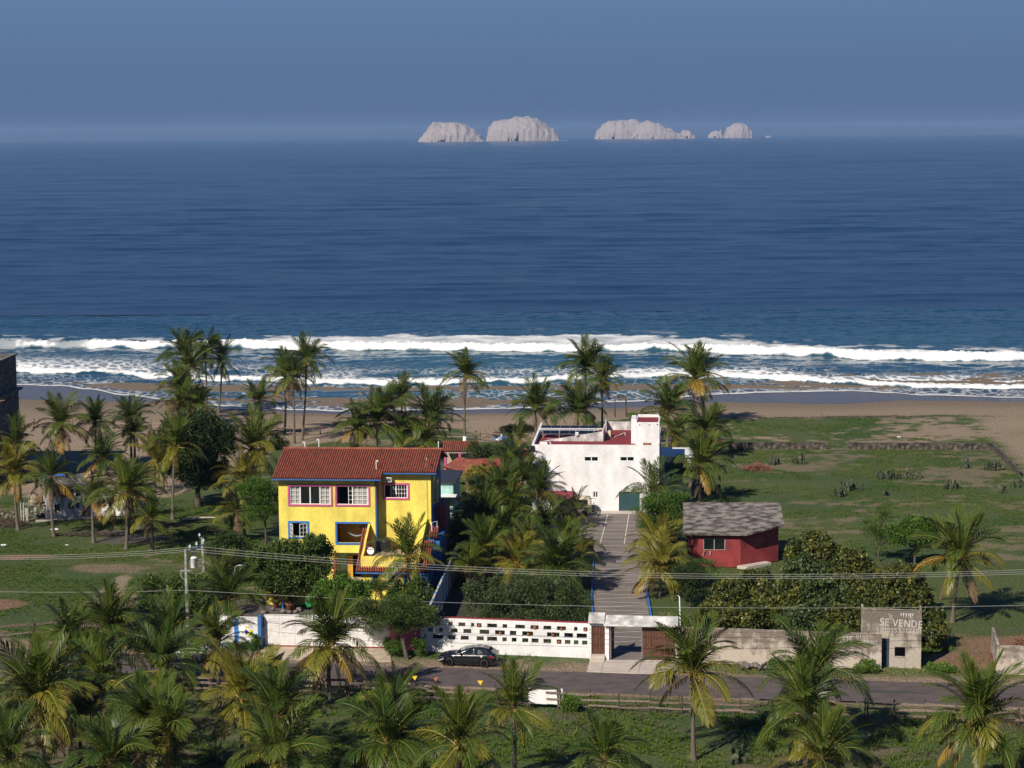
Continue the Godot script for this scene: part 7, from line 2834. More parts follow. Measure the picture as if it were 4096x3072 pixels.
# lobes: [x, y, z, rx, ry, rz] about the foot; leaves sit mostly near the lobes' skins, in clumps with gaps
func tree(called: String, label: String, category: String, at: Vector3, lobes: Array, palette: String, kind: int, size: float, density: float, trunk_r: float, seed_: int, group := "", trunk_lean := Vector3.ZERO):
	rng.seed = seed_ * 131 + 17
	var o := thing(called, label, category, at, 0.0, group)
	var gap := noise(seed_ + 900, 0.55 / maxf(size, 0.2) * 0.45, 2)
	var cols: Array = LEAFS[palette]
	var where := []
	var tints := []
	# sprigs break the outline of every lobe
	var all := lobes.duplicate()
	for l in lobes:
		for k in 6:
			var d := Vector3(rng.randfn(0, 1), rng.randfn(0.5, 0.7), rng.randfn(0, 1)).normalized()
			var f := rng.randf_range(0.20, 0.38)
			all.append([l[0] + d.x * l[3] * 0.92, l[1] + d.y * l[4] * 0.92, l[2] + d.z * l[5] * 0.92, l[3] * f, l[4] * f * 1.1, l[5] * f])
	for l in all:
		var c := Vector3(l[0], l[1], l[2])
		var rad := Vector3(l[3], l[4], l[5])
		var area: float = pow((pow(rad.x * rad.y, 1.6) + pow(rad.x * rad.z, 1.6) + pow(rad.y * rad.z, 1.6)) / 3.0, 1.0 / 1.6) * 4.0 * PI
		var n := int(area * density * (1.7 if kind == 3 else 2.6) / (size * size))
		for i in n:
			var d := Vector3(rng.randfn(0, 1), rng.randfn(0, 1), rng.randfn(0, 1)).normalized()
			var q := pow(rng.randf(), 0.35)
			var bump := 1.0 + 0.22 * gap.get_noise_3d(d.x * 2.2 + c.x, d.y * 2.2, d.z * 2.2 + c.z)
			var p := c + d * rad * q * bump
			if p.y < 0.08:
				continue
			if gap.get_noise_3dv(p) < -0.20:
				continue
			var s := size * rng.randf_range(0.85, 1.5)
			var b := Basis(Vector3.UP, rng.randf() * TAU) * Basis(Vector3.RIGHT, rng.randf_range(-0.5, 0.5))
			if kind == 4:
				b = Basis(Vector3.UP, rng.randf() * TAU)
			where.append(Transform3D(b.scaled(Vector3(s, s, s)), p))
			var t := rng.randf()
			var col: Color = cols[0] if t < 0.38 else cols[1] if t < 0.86 else cols[2]
			tints.append(col * rng.randf_range(0.85, 1.2))
	scatter("crown", spray(kind), M.leaf, where, tints, o)
	# trunk and limbs to the lobes
	if trunk_r > 0.0:
		var mb := MB.new()
		mb.smooth()
		var low: float = 1e9
		for l in lobes:
			low = minf(low, l[1] - l[4])
		var fork := Vector3(0, maxf(low + 0.1, 0.35), 0) + trunk_lean
		mb.tube([Vector3(0, -0.1, 0), fork * 0.5 + Vector3(rng.randf_range(-0.1, 0.1), 0, 0), fork], [trunk_r * 1.25, trunk_r, trunk_r * 0.85], 8, false)
		for l in lobes:
			for k in 3:
				var e := Vector3(l[0] + rng.randf_range(-0.7, 0.7) * l[3], l[1] + rng.randf_range(-0.1, 0.7) * l[4], l[2] + rng.randf_range(-0.7, 0.7) * l[5])
				var m := fork.lerp(e, 0.5) + Vector3(rng.randf_range(-0.2, 0.2), rng.randf_range(-0.25, 0.1), rng.randf_range(-0.2, 0.2))
				mb.tube([fork - Vector3(0, 0.1, 0), m, e], [trunk_r * 0.6, trunk_r * 0.38, trunk_r * 0.12], 6, false)
		part("trunk", mb, M.bark, o)
	return o


var pad: ArrayMesh


func cactus(label: String, x: float, z: float, r: float, n: int, seed_: int):
	rng.seed = seed_
	var o := thing("prickly_pear", label, "cactus", Vector3(x, ground_y(x, z) - 0.03, z), 0.0, "prickly pear clumps on the grass")
	if pad == null:
		var m := MB.new()
		m.smooth()
		m.col(Color(0.078, 0.105, 0.052))
		m.lathe(Vector3.ZERO, [Vector2(0.0, 0.0), Vector2(0.10, 0.05), Vector2(0.17, 0.22), Vector2(0.15, 0.38), Vector2(0.0, 0.46)], 8)
		pad = m.done()
	for i in n:
		var a := rng.randf() * TAU
		var d := r * sqrt(rng.randf())
		var stack := rng.randi_range(1, 3)
		var p := Vector3(cos(a) * d, 0, sin(a) * d * 0.7)
		var b := Basis(Vector3.UP, rng.randf() * TAU) * Basis(Vector3(0, 0, 1), rng.randf_range(-0.6, 0.6))
		for k in stack:
			var c := part("pad", pad, M.cactus if rng.randf() < 0.75 else M.cactus_edge, o)
			var s := rng.randf_range(0.75, 1.25)
			c.transform = Transform3D(b * Basis.from_scale(Vector3(s, s, s * 0.22)), p)
			p += b.y * 0.40 * s
			b = b * Basis(Vector3(0, 0, 1), rng.randf_range(-0.6, 0.6)) * Basis(Vector3.UP, rng.randf_range(-0.8, 0.8))


func make_trees():
	# garden of the yellow house
	tree("almond_tree", "broad dark-leaved almond tree before the left wing of the yellow house", "tree", Vector3(-18.8, 0, -171.8), [[-1.5, 3.5, 0.0, 2.2, 1.75, 2.2], [1.2, 3.7, -0.3, 2.2, 1.75, 2.2], [0.0, 4.6, -0.4, 2.3, 1.25, 2.0], [0.2, 2.7, 0.7, 2.4, 1.1, 1.6], [2.9, 4.9, 0.2, 0.9, 0.5, 0.8]], "almond", 0, 0.44, 0.85, 0.20, 1)
	tree("sapling", "thin sapling poking above the broad almond tree", "tree", Vector3(-16.6, 0, -171.2), [[0.0, 5.9, 0.0, 0.95, 0.42, 0.8]], "almond", 0, 0.40, 1.3, 0.05, 2)
	tree("hedge_shrub", "dense rounded green shrub behind the white metal gate", "shrub", Vector3(-14.2, 0, -166.5), [[-1.0, 2.1, 0.0, 1.5, 1.55, 1.5], [0.9, 2.2, -0.2, 1.5, 1.5, 1.5], [0.0, 1.3, 0.6, 1.9, 1.1, 1.0]], "bright", 0, 0.38, 1.0, 0.10, 3)
	tree("leaning_tree", "leaning street tree with a wide feathery crown before the pink wall", "tree", Vector3(-8.15, 0, -154.9), [[-2.9, 3.4, -1.2, 1.6, 0.95, 1.5], [-0.9, 3.7, -1.6, 1.8, 0.95, 1.7], [0.9, 3.3, -1.0, 1.3, 0.95, 1.3], [-1.2, 2.8, -0.3, 1.7, 0.75, 1.2]], "almond", 2, 0.50, 0.95, 0.15, 4, "", Vector3(-0.5, 0, -0.4))
	tree("almond_bush", "large-leaved bush before the windows of the yellow annex", "shrub", Vector3(-8.6, 0, -168.5), [[-0.7, 1.9, 0.0, 1.2, 1.0, 1.1], [0.9, 1.9, 0.0, 1.1, 1.15, 1.0]], "almond", 0, 0.42, 0.9, 0.09, 5)
	tree("thin_shrub", "thin open shrub at the left corner of the yellow annex", "shrub", Vector3(-11.6, 0, -171.5), [[0.0, 2.1, 0.0, 1.2, 0.5, 0.9]], "almond", 2, 0.36, 0.8, 0.05, 6)
	tree("box_hedge", "clipped round shrub left of the leaning tree trunk", "shrub", Vector3(-9.2, 0, -155.9), [[0.0, 0.75, 0.0, 0.85, 0.8, 0.6]], "bright", 0, 0.24, 0.8, 0.06, 7)
	tree("box_hedge", "clipped round shrub right of the leaning tree trunk", "shrub", Vector3(-7.3, 0, -155.7), [[0.0, 0.7, 0.0, 0.6, 0.72, 0.5]], "bright", 0, 0.24, 0.8, 0.05, 8)
	tree("sign_shrub", "small bright shrub at the foot of the blue pillar by the emblem", "shrub", Vector3(-20.3, 0, -158.1), [[0.0, 0.6, 0.0, 0.42, 0.62, 0.35]], "bright", 0, 0.22, 0.8, 0.04, 9)
	tree("sign_hedge", "low dark hedge along the blue plinth under the emblem", "hedge", Vector3(-21.4, 0, -158.6), [[-0.5, 0.2, 0.0, 0.8, 0.28, 0.25], [0.5, 0.2, 0.1, 0.6, 0.26, 0.25]], "almond", 0, 0.20, 0.8, 0.0, 10)
	tree("oleander", "long mass of narrow-leaved oleander behind the pierced white wall", "shrub", Vector3(1.0, 0, -161.8), [[-3.2, 2.9, -0.4, 1.8, 1.8, 1.5], [-0.9, 3.3, -0.8, 2.0, 1.8, 1.7], [1.6, 2.9, -0.4, 2.0, 1.8, 1.6], [3.6, 2.4, 0.0, 1.6, 1.7, 1.3], [-1.0, 1.4, 0.6, 2.8, 1.3, 1.2], [2.2, 1.3, 0.6, 2.2, 1.2, 1.1]], "oleander", 1, 0.48, 0.8, 0.11, 11)
	tree("tall_shrub", "tall feathery shrub on bare stems at the left corner of the yellow house", "tree", Vector3(-23.6, 0, -194.0), [[-1.0, 6.2, 0.0, 1.5, 1.5, 1.4], [0.5, 5.6, 0.2, 1.5, 1.6, 1.3], [-0.8, 4.6, 0.3, 1.4, 1.1, 1.1]], "bright", 2, 0.50, 0.95, 0.10, 12)
	var shrub: Node3D = tree("flowering_shrub", "dark shrub with red flowers left of the almond tree", "shrub", Vector3(-24.6, 0, -183.5), [[0.0, 1.6, 0.0, 2.0, 1.5, 1.5], [-1.4, 2.6, -2.0, 1.6, 1.5, 1.3]], "dark", 0, 0.38, 0.7, 0.08, 13)
	var where := []
	var tints := []
	for i in 22:
		where.append(Transform3D(Basis(Vector3.UP, rng.randf() * TAU).scaled(Vector3.ONE * rng.randf_range(0.10, 0.2)), Vector3(rng.randf_range(-1.6, 1.6), rng.randf_range(1.2, 3.0), rng.randf_range(0.9, 1.5))))
		tints.append(Color(0.42, 0.045, 0.04) * rng.randf_range(0.7, 1.2))
	scatter("red_flowers", spray(0), M.leaf, where, tints, shrub)
	# left field
	tree("round_tree", "big round dark tree among the palms of the left field", "tree", Vector3(-34.1, 0, -221.0), [[-0.6, 5.2, 0.0, 3.4, 2.3, 3.0], [1.5, 7.0, -0.3, 2.6, 2.3, 2.5], [-1.7, 7.3, 0.0, 2.5, 2.2, 2.4], [0.4, 8.6, 0.0, 2.3, 1.7, 2.1], [0.5, 3.6, 0.3, 2.8, 1.5, 2.5]], "dark", 0, 0.48, 0.8, 0.30, 15)
	tree("road_bush", "wide dark green bush behind the utility pole", "shrub", Vector3(-27.7, 0, -166.5), [[-1.4, 2.0, 0.0, 1.9, 1.8, 1.8], [1.1, 2.1, -0.5, 1.8, 1.8, 1.6], [0.0, 1.2, 0.6, 2.4, 1.2, 1.2]], "almond", 0, 0.40, 0.9, 0.08, 16)
	tree("pole_shrub", "small olive shrub at the foot of the transformer pole", "shrub", Vector3(-26.4, 0, -175.0), [[0.0, 1.0, 0.0, 1.6, 1.1, 1.2]], "olive", 0, 0.34, 0.6, 0.05, 17)
	tree("corner_shrub", "dark shrub between the gravel yard and the transformer pole", "shrub", Vector3(-25.4, 0, -188.5), [[0.0, 1.3, 0.0, 1.9, 1.3, 1.6]], "almond", 0, 0.36, 0.7, 0.05, 18)
	# between and behind the houses
	tree("acacia", "light green feathery tree at the right foot of the white house", "tree", Vector3(14.8, 0, -198.5), [[-1.2, 3.3, 0.0, 1.7, 1.6, 1.6], [0.8, 3.7, -0.4, 1.7, 1.6, 1.5], [-0.2, 2.1, 0.5, 1.9, 1.3, 1.4]], "bright", 2, 0.52, 1.0, 0.13, 19)
	tree("croton_hedge", "yellow strap-leaved hedge between the two houses", "hedge", Vector3(-2.2, 0, -225.0), [[-1.4, 2.4, 0.0, 1.5, 1.2, 1.2], [0.9, 2.3, 0.2, 1.7, 1.2, 1.2], [-0.2, 1.2, 0.4, 2.6, 1.2, 1.1]], "croton", 4, 0.55, 1.0, 0.07, 20)
	tree("dark_shrub", "dark strap-leaved shrub below the yellow hedge", "shrub", Vector3(-3.2, 0, -218.0), [[0.0, 2.4, 0.0, 1.5, 1.3, 1.3], [1.6, 1.8, 0.0, 1.5, 1.4, 1.2]], "dark", 4, 0.55, 0.9, 0.06, 21)
	tree("back_oleander", "dark oleander hedge under the blue beach umbrella", "hedge", Vector3(-2.7, 0, -238.0), [[-1.2, 3.0, 0.0, 1.7, 1.1, 1.1], [1.0, 3.0, 0.0, 1.7, 1.1, 1.1], [0.0, 1.6, 0.3, 2.6, 1.3, 1.1]], "oleander", 1, 0.50, 0.9, 0.07, 22)
	tree("hut_shrub", "dark shrub at the foot of the orange-roofed hut", "shrub", Vector3(-0.9, 0, -222.3), [[0.0, 2.2, 0.0, 1.4, 1.4, 0.9], [-1.2, 1.6, 0.4, 1.1, 1.1, 0.8]], "dark", 1, 0.44, 0.7, 0.07, 23)
	tree("topiary_ball", "clipped ball shrub at the left kerb of the long drive", "shrub", Vector3(7.1, 0, -193.2), [[0.0, 1.0, 0.0, 0.6, 0.75, 0.6]], "almond", 0, 0.22, 0.8, 0.07, 24)
	tree("drive_shrub", "yellow-green shrub left of the red house wall", "shrub", Vector3(15.2, 0, -187.0), [[0.0, 0.9, 0.0, 0.75, 0.85, 0.7]], "weed", 0, 0.30, 0.7, 0.05, 25)
	tree("gate_shrub", "sea grape seedling beside the right drive kerb behind the gateway", "shrub", Vector3(13.2, 0, -163.5), [[0.0, 0.7, 0.0, 1.0, 0.7, 0.8]], "weed", 3, 0.30, 0.6, 0.05, 26)
	tree("feathery_shrub", "fresh green feathery shrub under the red house front", "shrub", Vector3(16.8, 0, -180.5), [[0.0, 1.3, 0.0, 1.5, 1.0, 1.2], [-1.4, 1.0, 1.0, 1.2, 0.9, 1.0]], "bright", 2, 0.46, 0.7, 0.07, 27)
	tree("dark_feathery_tree", "dark feathery tree at the left end of the sea grape thicket", "tree", Vector3(14.9, 0, -171.5), [[0.0, 2.5, 0.0, 1.5, 1.7, 1.4]], "dark", 2, 0.48, 0.7, 0.10, 28)
	# the sea grape thicket behind the grey wall
	var thicket := [
		[15.6, -158.3, 1.9, 1.7, "front row at the left end"], [18.9, -157.9, 2.0, 1.8, "front row, second from the left"], [22.2, -157.2, 2.0, 1.9, "front row, third from the left"], [25.4, -156.6, 1.9, 1.8, "front row, next to the block house"],
		[17.6, -163.8, 2.1, 2.0, "middle row at the left"], [21.4, -163.3, 2.2, 2.2, "middle row, second from the left"], [25.3, -162.6, 2.2, 2.2, "middle row, third from the left"], [29.1, -160.8, 2.2, 2.1, "middle row, directly behind the block house"], [32.2, -157.5, 1.5, 1.5, "at the right side of the block house"],
		[20.6, -171.5, 1.9, 1.7, "back row below the red house"], [24.7, -170.6, 2.4, 2.3, "back row, left of the tallest crown"], [28.6, -169.6, 2.5, 2.5, "back row, third from the red house"], [32.0, -167.0, 2.1, 2.2, "back row at the right end"], [26.2, -178.0, 2.5, 2.5, "tallest crown, covering the red house corner"]]
	for i in thicket.size():
		var q: Array = thicket[i]
		rng.seed = 7100 + i
		var r: float = q[2]
		var h: float = q[3]
		var lobes := [[0.0, h * 0.95, 0.0, r, h * 0.95, r * 0.95], [r * rng.randf_range(-0.6, 0.6), h * 1.45, rng.randf_range(-0.6, 0.4), r * 0.62, h * 0.62, r * 0.6], [r * rng.randf_range(-0.8, 0.8), h * 0.8, r * 0.5, r * 0.6, h * 0.7, r * 0.55]]
		tree("sea_grape", "round-leaved sea grape bush in the thicket, %s" % q[4], "shrub", Vector3(q[0], 0, q[1]), lobes, "grape" if i % 4 != 2 else "oleander", 3, 0.40, 0.66, 0.10, 40 + i, "sea grape thicket behind the grey wall")
	tree("bright_tree", "bright green small tree right of the thicket, beside the palm", "tree", Vector3(37.0, 0, -187.5), [[0.0, 3.2, 0.0, 1.6, 1.3, 1.4], [-1.3, 3.0, 0.2, 1.2, 0.9, 1.1], [1.2, 2.6, 0.1, 1.1, 0.9, 1.0]], "bright", 0, 0.38, 0.9, 0.10, 60)
	tree("bright_tree", "pale green thin tree between the sea grapes and the bright tree", "tree", Vector3(34.2, 0, -190.0), [[-0.6, 3.4, 0.0, 1.0, 1.2, 1.0], [0.5, 4.3, 0.0, 0.9, 0.9, 0.8], [0.8, 2.2, 0.0, 1.1, 0.8, 0.9]], "bright", 2, 0.46, 0.5, 0.09, 61)
	tree("bare_shrub", "leafless brown thicket of twigs right of the sea grapes", "shrub", Vector3(33.4, 0, -176.0), [[0.0, 1.5, 0.0, 1.9, 1.4, 1.6]], "twiggy", 2, 0.46, 0.35, 0.09, 62)
	tree("wall_weed", "green weed bush at the foot of the block house doorway", "shrub", Vector3(26.3, 0, -150.0), [[0.0, 0.35, 0.0, 0.9, 0.5, 0.6]], "weed", 0, 0.24, 0.7, 0.0, 63)
	tree("wall_weed", "green weeds on the rubble before the grey wall", "shrub", Vector3(20.6, 0, -151.2), [[-0.6, 0.3, 0.0, 1.1, 0.45, 0.5], [1.0, 0.35, 0.0, 1.0, 0.5, 0.5]], "weed", 0, 0.24, 0.6, 0.0, 64)
	tree("wall_weed", "trailing weeds at the right corner of the block house", "shrub", Vector3(31.6, 0, -150.0), [[0.0, 0.25, 0.0, 1.3, 0.35, 0.9]], "weed", 0, 0.24, 0.6, 0.0, 65)
	tree("fence_weed", "green weeds climbing the rail fence near the white banner", "shrub", Vector3(3.9, 0, -140.2), [[0.0, 0.5, 0.0, 0.7, 0.6, 0.4]], "weed", 0, 0.24, 0.6, 0.0, 66)
	tree("fence_weed", "green weeds behind the fence at the coconut-laden palm", "shrub", Vector3(-9.8, 0, -142.2), [[0.0, 0.4, 0.0, 1.6, 0.5, 0.9]], "weed", 0, 0.26, 0.6, 0.0, 67)
	tree("field_weed", "bright weeds on the grass left of the utility pole, nearer patch", "weeds", Vector3(-31.8, 0, -167.5), [[0.0, 0.3, 0.0, 1.6, 0.4, 1.4]], "weed", 0, 0.26, 0.5, 0.0, 68)
	tree("field_weed", "bright weeds on the grass left of the utility pole, farther patch", "weeds", Vector3(-35.0, 0, -169.5), [[0.0, 0.25, 0.0, 1.3, 0.35, 1.6]], "weed", 0, 0.26, 0.5, 0.0, 69)
	tree("beach_scrub", "low green scrub on the sand right of the beach shelter", "shrub", Vector3(18.5, -0.1, -287.5), [[0.0, 0.3, 0.0, 2.2, 0.5, 1.6]], "weed", 0, 0.30, 0.5, 0.0, 70)
	tree("beach_scrub", "low creeping scrub on the sand behind the beach fence", "shrub", Vector3(0.6, -0.1, -276.5), [[0.0, 0.3, 0.0, 2.4, 0.45, 2.0]], "olive", 0, 0.30, 0.5, 0.0, 71)
	tree("beach_scrub", "dark scrub left of the beach palms on the sand", "shrub", Vector3(-30.5, -0.1, -262.0), [[0.0, 0.6, 0.0, 2.2, 0.8, 1.5]], "dark", 0, 0.34, 0.6, 0.0, 72)
	tree("yard_shrub", "small spiky bushes behind the pierced wall, left of the oleander", "shrub", Vector3(-5.6, 0, -159.6), [[0.0, 0.8, 0.0, 1.2, 0.7, 0.8]], "olive", 1, 0.40, 0.5, 0.05, 73)
	tree("cycad", "small dark cycad on the porch of the yellow house", "plant", Vector3(-15.4, 0.3, -179.6), [[0.0, 0.9, 0.0, 0.75, 0.45, 0.6]], "dark", 1, 0.5, 0.6, 0.05, 74)
	# prickly pears on the right field
	var pears := [[34.8, -247.5, 0.9, 16, "clump nearest the left end of the field wall"], [31.6, -246.5, 0.8, 7, "low pale clump beside the brown frond heap"], [43.6, -236.0, 1.7, 42, "largest dark clump in the middle of the field"], [46.4, -236.6, 1.1, 16, "clump touching the right side of the largest one"], [36.2, -224.6, 1.2, 20, "pale clump, front one of the pair above the red house"], [37.8, -228.5, 1.3, 20, "rear one of the pair above the red house"], [41.0, -225.0, 0.5, 6, "tiny clump right of the pair above the red house"], [49.3, -229.0, 1.0, 20, "clump between the largest one and the right wall"], [54.0, -243.0, 0.7, 9, "small clump left of the one near the far right corner"], [56.8, -241.5, 1.1, 24, "clump near the far right corner of the field"], [57.2, -230.0, 1.1, 16, "clump with green weeds at the right side of the field"], [54.3, -226.0, 0.5, 6, "tiny pale clump below the weedy one at right"], [60.8, -231.5, 1.0, 18, "clump at the right picture edge by the track"], [14.0, -128.5, 0.6, 9, "dark clump in the near grass below the fence"]]
	for i in pears.size():
		var q: Array = pears[i]
		cactus("prickly pear cactus, %s" % q[4], q[0], q[1], q[2], q[3], 8800 + i)


# ---------------------------------------------------------------- small things, ground cover

func heap(called: String, label: String, category: String, at: Vector3, r: Vector3, n: int, m: Material, len: float, seed_: int):
	rng.seed = seed_
	var mb := MB.new()
	for i in n:
		var a := rng.randf() * TAU
		var d := sqrt(rng.randf())
		var p := Vector3(cos(a) * d * r.x, (1.0 - d * d) * r.y * rng.randf_range(0.3, 1.0) + 0.05, sin(a) * d * r.z)
		var dir := Vector3(rng.randfn(0, 1), rng.randfn(0, 0.25), rng.randfn(0, 1)).normalized() * len * rng.randf_range(0.5, 1.2)
		mb.bar(p - dir * 0.5, p + dir * 0.5, rng.randf_range(0.03, 0.09), 0.025)
	var o := single(called, mb, m, label, category, at)
	o.set_meta("kind", "stuff")


func make_small_things():
	rng.seed = 911
	# beach shelters of poles and thatch
	for q in [[Vector3(-12.0, -0.1, -284.5), 3.6, "thatched pole shelter on the sand behind the low palms"], [Vector3(14.6, -0.1, -290.4), 1.6, "small ragged pole shelter at the water's edge behind the white house"]]:
		var o := thing("beach_shelter", q[2], "shelter", q[0])
		var w: float = q[1]
		for x in [0.0, w]:
			for z in [0.0, -1.8]:
				var mb := MB.new()
				mb.smooth()
				mb.tube([Vector3(x, -0.3, z), Vector3(x + rng.randf_range(-0.1, 0.1), 2.5, z)], [0.08, 0.06], 6)
				part("post", mb, M.post_wood, o)
		var mb := MB.new()
		for i in int(w * 30):
			var x := rng.randf_range(-0.3, w + 0.2)
			var z := rng.randf_range(-2.0, 0.2)
			var y := 2.5 + 0.35 * (1.0 - absf(z + 0.9) / 1.1)
			mb.bar(Vector3(x, y + rng.randf_range(0.0, 0.12), z), Vector3(x + rng.randf_range(-0.5, 0.5), y - rng.randf_range(0.05, 0.35), z + rng.randf_range(-0.7, 0.7)), 0.08, 0.03)
		part("thatch", mb, M.thatch, o).set_meta("kind", "stuff")
	# blue and white umbrella
	var u := thing("beach_umbrella", "blue and white striped beach umbrella behind the oleander hedge", "umbrella", Vector3(-1.3, 0, -252.0))
	for i in 8:
		var mb := MB.new()
		var a := TAU * i / 8.0
		var b := TAU * (i + 1) / 8.0
		mb.tri(Vector3(0, 3.1, 0), Vector3(cos(b) * 1.15, 2.55, sin(b) * 1.15), Vector3(cos(a) * 1.15, 2.55, sin(a) * 1.15))
		part("canopy_panel", mb, M.cloth_blue if i % 2 else M.cloth_white, u)
	var mb := MB.new()
	mb.tube([Vector3(0, 0, 0), Vector3(0, 3.2, 0)], [0.03, 0.03], 6)
	part("pole", mb, M.white_metal, u)
	mb = MB.new()
	mb.smooth()
	mb.lathe(Vector3.ZERO, [Vector2(0.0, 0), Vector2(0.4, 0.1), Vector2(0.42, 0.5), Vector2(0.0, 0.6)], 9)
	single("tarpaulin", mb, M.cloth_blue, "small bright blue bundle right below the beach umbrella", "tarpaulin", Vector3(-0.2, 2.6, -246.0))
	mb = MB.new()
	mb.quad(Vector3(-1.6, 0.6, -0.6), Vector3(1.3, 0.7, -0.8), Vector3(1.5, 0.2, 0.6), Vector3(-1.4, 0.1, 0.7))
	mb.quad(Vector3(-1.4, 0.1, 0.7), Vector3(1.5, 0.2, 0.6), Vector3(1.5, -0.1, 0.8), Vector3(-1.4, -0.1, 0.9))
	single("tarpaulin", mb, M.cloth_blue, "large dark blue tarpaulin on the sand behind the ruined house", "tarpaulin", Vector3(-53.6, 0.1, -238.0))
	# white banners tied to the fence
	for q in [[Vector3(1.0, 0.25, -141.3), 2.4, "white banner tied to the rail fence beside the palm crown", 0.13], [Vector3(-41.6, 0.4, -148.8), 2.0, "white banner by the road at the left picture edge", 0.1]]:
		mb = MB.new()
		mb.smooth()
		var w: float = q[1]
		for i in 10:
			var f := func(t: float, y: float) -> Vector3: return Vector3(t * w, y - 0.10 * sin(PI * t) * y, 0.05 * sin(t * 17.0) * (1.3 - y))
			mb.quad(f.call(i / 10.0, 1.25), f.call((i + 1) / 10.0, 1.25), f.call((i + 1) / 10.0, 0.12), f.call(i / 10.0, 0.12))
		var o := single("banner", mb, M.cloth_white, q[2], "banner", q[0] + Vector3(0, 0, 0.12), -q[3])
		o.rotation.y = -q[3]
	# coloured pennants and their string along the fence
	var cols := {"light blue": M.blue, "yellow": M.logo_yellow, "orange": M.tile_orange}
	var k := 0
	for q in [[-8.4, -144.2, "light blue"], [-7.1, -144.0, "yellow"], [-5.6, -143.6, "orange"], [-2.4, -142.6, "yellow"]]:
		mb = MB.new()
		mb.tri(Vector3(-0.2, 0.30, 0), Vector3(0.2, 0.30, 0.03), Vector3(0.02, -0.02, 0.06))
		single("pennant", mb, cols[q[2]], "small %s pennant on the fence string, %s" % [q[2], ["farthest left", "second from the left", "third from the left", "farthest right"][k]], "pennant", Vector3(q[0], 1.35, q[1]))
		k += 1
	# pots, crate and stones under the almond tree
	for q in [[-20.2, -172.6, 0.9, "smaller terracotta pot with a bush at the yellow garden wall end"], [-18.9, -171.6, 1.25, "large terracotta pot with a bush under the almond tree"]]:
		var o := thing("flower_pot", q[3], "flower pot", Vector3(q[0], 0.016, q[1]))
		mb = MB.new()
		mb.smooth()
		mb.lathe(Vector3.ZERO, [Vector2(0.0, 0), Vector2(0.22, 0), Vector2(0.32, 0.42), Vector2(0.35, 0.44), Vector2(0.35, 0.5), Vector2(0.29, 0.5), Vector2(0.0, 0.44)], 16)
		part("pot", mb, M.terracotta, o)
		var where := []
		var tints := []
		for i in 26:
			where.append(Transform3D(Basis(Vector3.UP, rng.randf() * TAU).scaled(Vector3.ONE * 0.3), Vector3(rng.randf_range(-0.4, 0.4), rng.randf_range(0.5, 1.3), rng.randf_range(-0.35, 0.35))))
			tints.append(Color(0.10, 0.10, 0.03) * rng.randf_range(0.8, 1.3))
		scatter("plant", spray(0), M.leaf, where, tints, o)
		o.scale = Vector3.ONE * q[2]
	var cr := thing("plastic_crate", "bright green plastic crate hanging tilted by the almond tree trunk", "crate", Vector3(-17.0, 0.75, -170.6))
	mb = MB.new()
	for s in [-1.0, 1.0]:
		for y in [0.02, 0.12, 0.22, 0.30]:
			mb.bx(Vector3(-0.28, y, s * 0.19 - 0.012), Vector3(0.28, y + 0.045, s * 0.19 + 0.012))
		for x in [-0.28, -0.14, 0.0, 0.14, 0.26]:
			mb.bx(Vector3(x, 0.0, s * 0.19 - 0.010), Vector3(x + 0.03, 0.34, s * 0.19 + 0.010))
		mb.bx(Vector3(s * 0.28 - 0.012, 0.0, -0.178), Vector3(s * 0.28 + 0.012, 0.34, 0.178))
	mb.bx(Vector3(-0.268, 0.0, -0.178), Vector3(0.268, 0.02, 0.178))
	part("basket", mb, M.crate_green, cr)
	cr.rotation = Vector3(0.5, 0.1, 0.25)
	cr.scale = Vector3.ONE * 1.35
	mb = MB.new()
	mb.bar(Vector3(0, 0, 0), Vector3(0.05, 1.2, 0), 0.09)
	single("blue_post", mb, M.blue, "short blue post between the two terracotta pots", "post", Vector3(-19.6, 0.016, -171.9))
	# stones: round the pots, at the foot of the grey wall, by the ruin
	for q in [[-19.6, -170.9, 1.6, 0.5, 14, "garden stones ringing the terracotta pots"], [19.0, -151.6, 2.2, 0.6, 40, "rubble stones heaped at the foot of the grey wall"], [-52.6, -216.5, 2.6, 2.0, 40, "rubble stones left of the ruined house"]]:
		mb = MB.new()
		mb.smooth()
		for i in q[4]:
			var p := Vector3(rng.randf_range(-1, 1) * q[2], 0.05 + rng.randf() * 0.25, rng.randf_range(-1, 1) * q[3])
			var s := rng.randf_range(0.12, 0.30)
			mb.lathe(p, [Vector2(0.0, -s * 0.7), Vector2(s * 0.8, -s * 0.4), Vector2(s, 0.0), Vector2(s * rng.randf_range(0.4, 0.8), s * 0.5), Vector2(0.0, s * 0.6)], 6)
		single("stones", mb, M.stone, q[5], "stones", Vector3(q[0], 0, q[1])).set_meta("kind", "stuff")
	heap("frond_heap", "heap of reddish dead fronds at the left edge of the field", "heap", Vector3(29.0, 0, -243.0), Vector3(1.8, 0.7, 1.3), 220, M.dry_frond, 1.0, 921)
	heap("frond_heap", "smaller reddish frond heap behind the field wall", "heap", Vector3(25.9, 0, -264.5), Vector3(1.4, 0.6, 1.0), 120, M.dry_frond, 1.0, 922)
	heap("cuttings_heap", "brown heap of dry cuttings behind the wall at the right edge", "heap", Vector3(41.0, 0.3, -153.0), Vector3(4.8, 2.4, 2.6), 700, M.dry_frond, 1.3, 923)
	heap("branch_heap", "grey heap of dead branches left of the ruined house", "heap", Vector3(-52.4, 0, -211.0), Vector3(2.4, 0.7, 1.4), 140, M.umber, 1.6, 924)
	heap("leaf_heap", "dark line of raked dry leaves on the grass before the ruined house", "heap", Vector3(-43.0, 0, -205.6), Vector3(3.4, 0.25, 0.7), 240, M.umber, 0.5, 925)
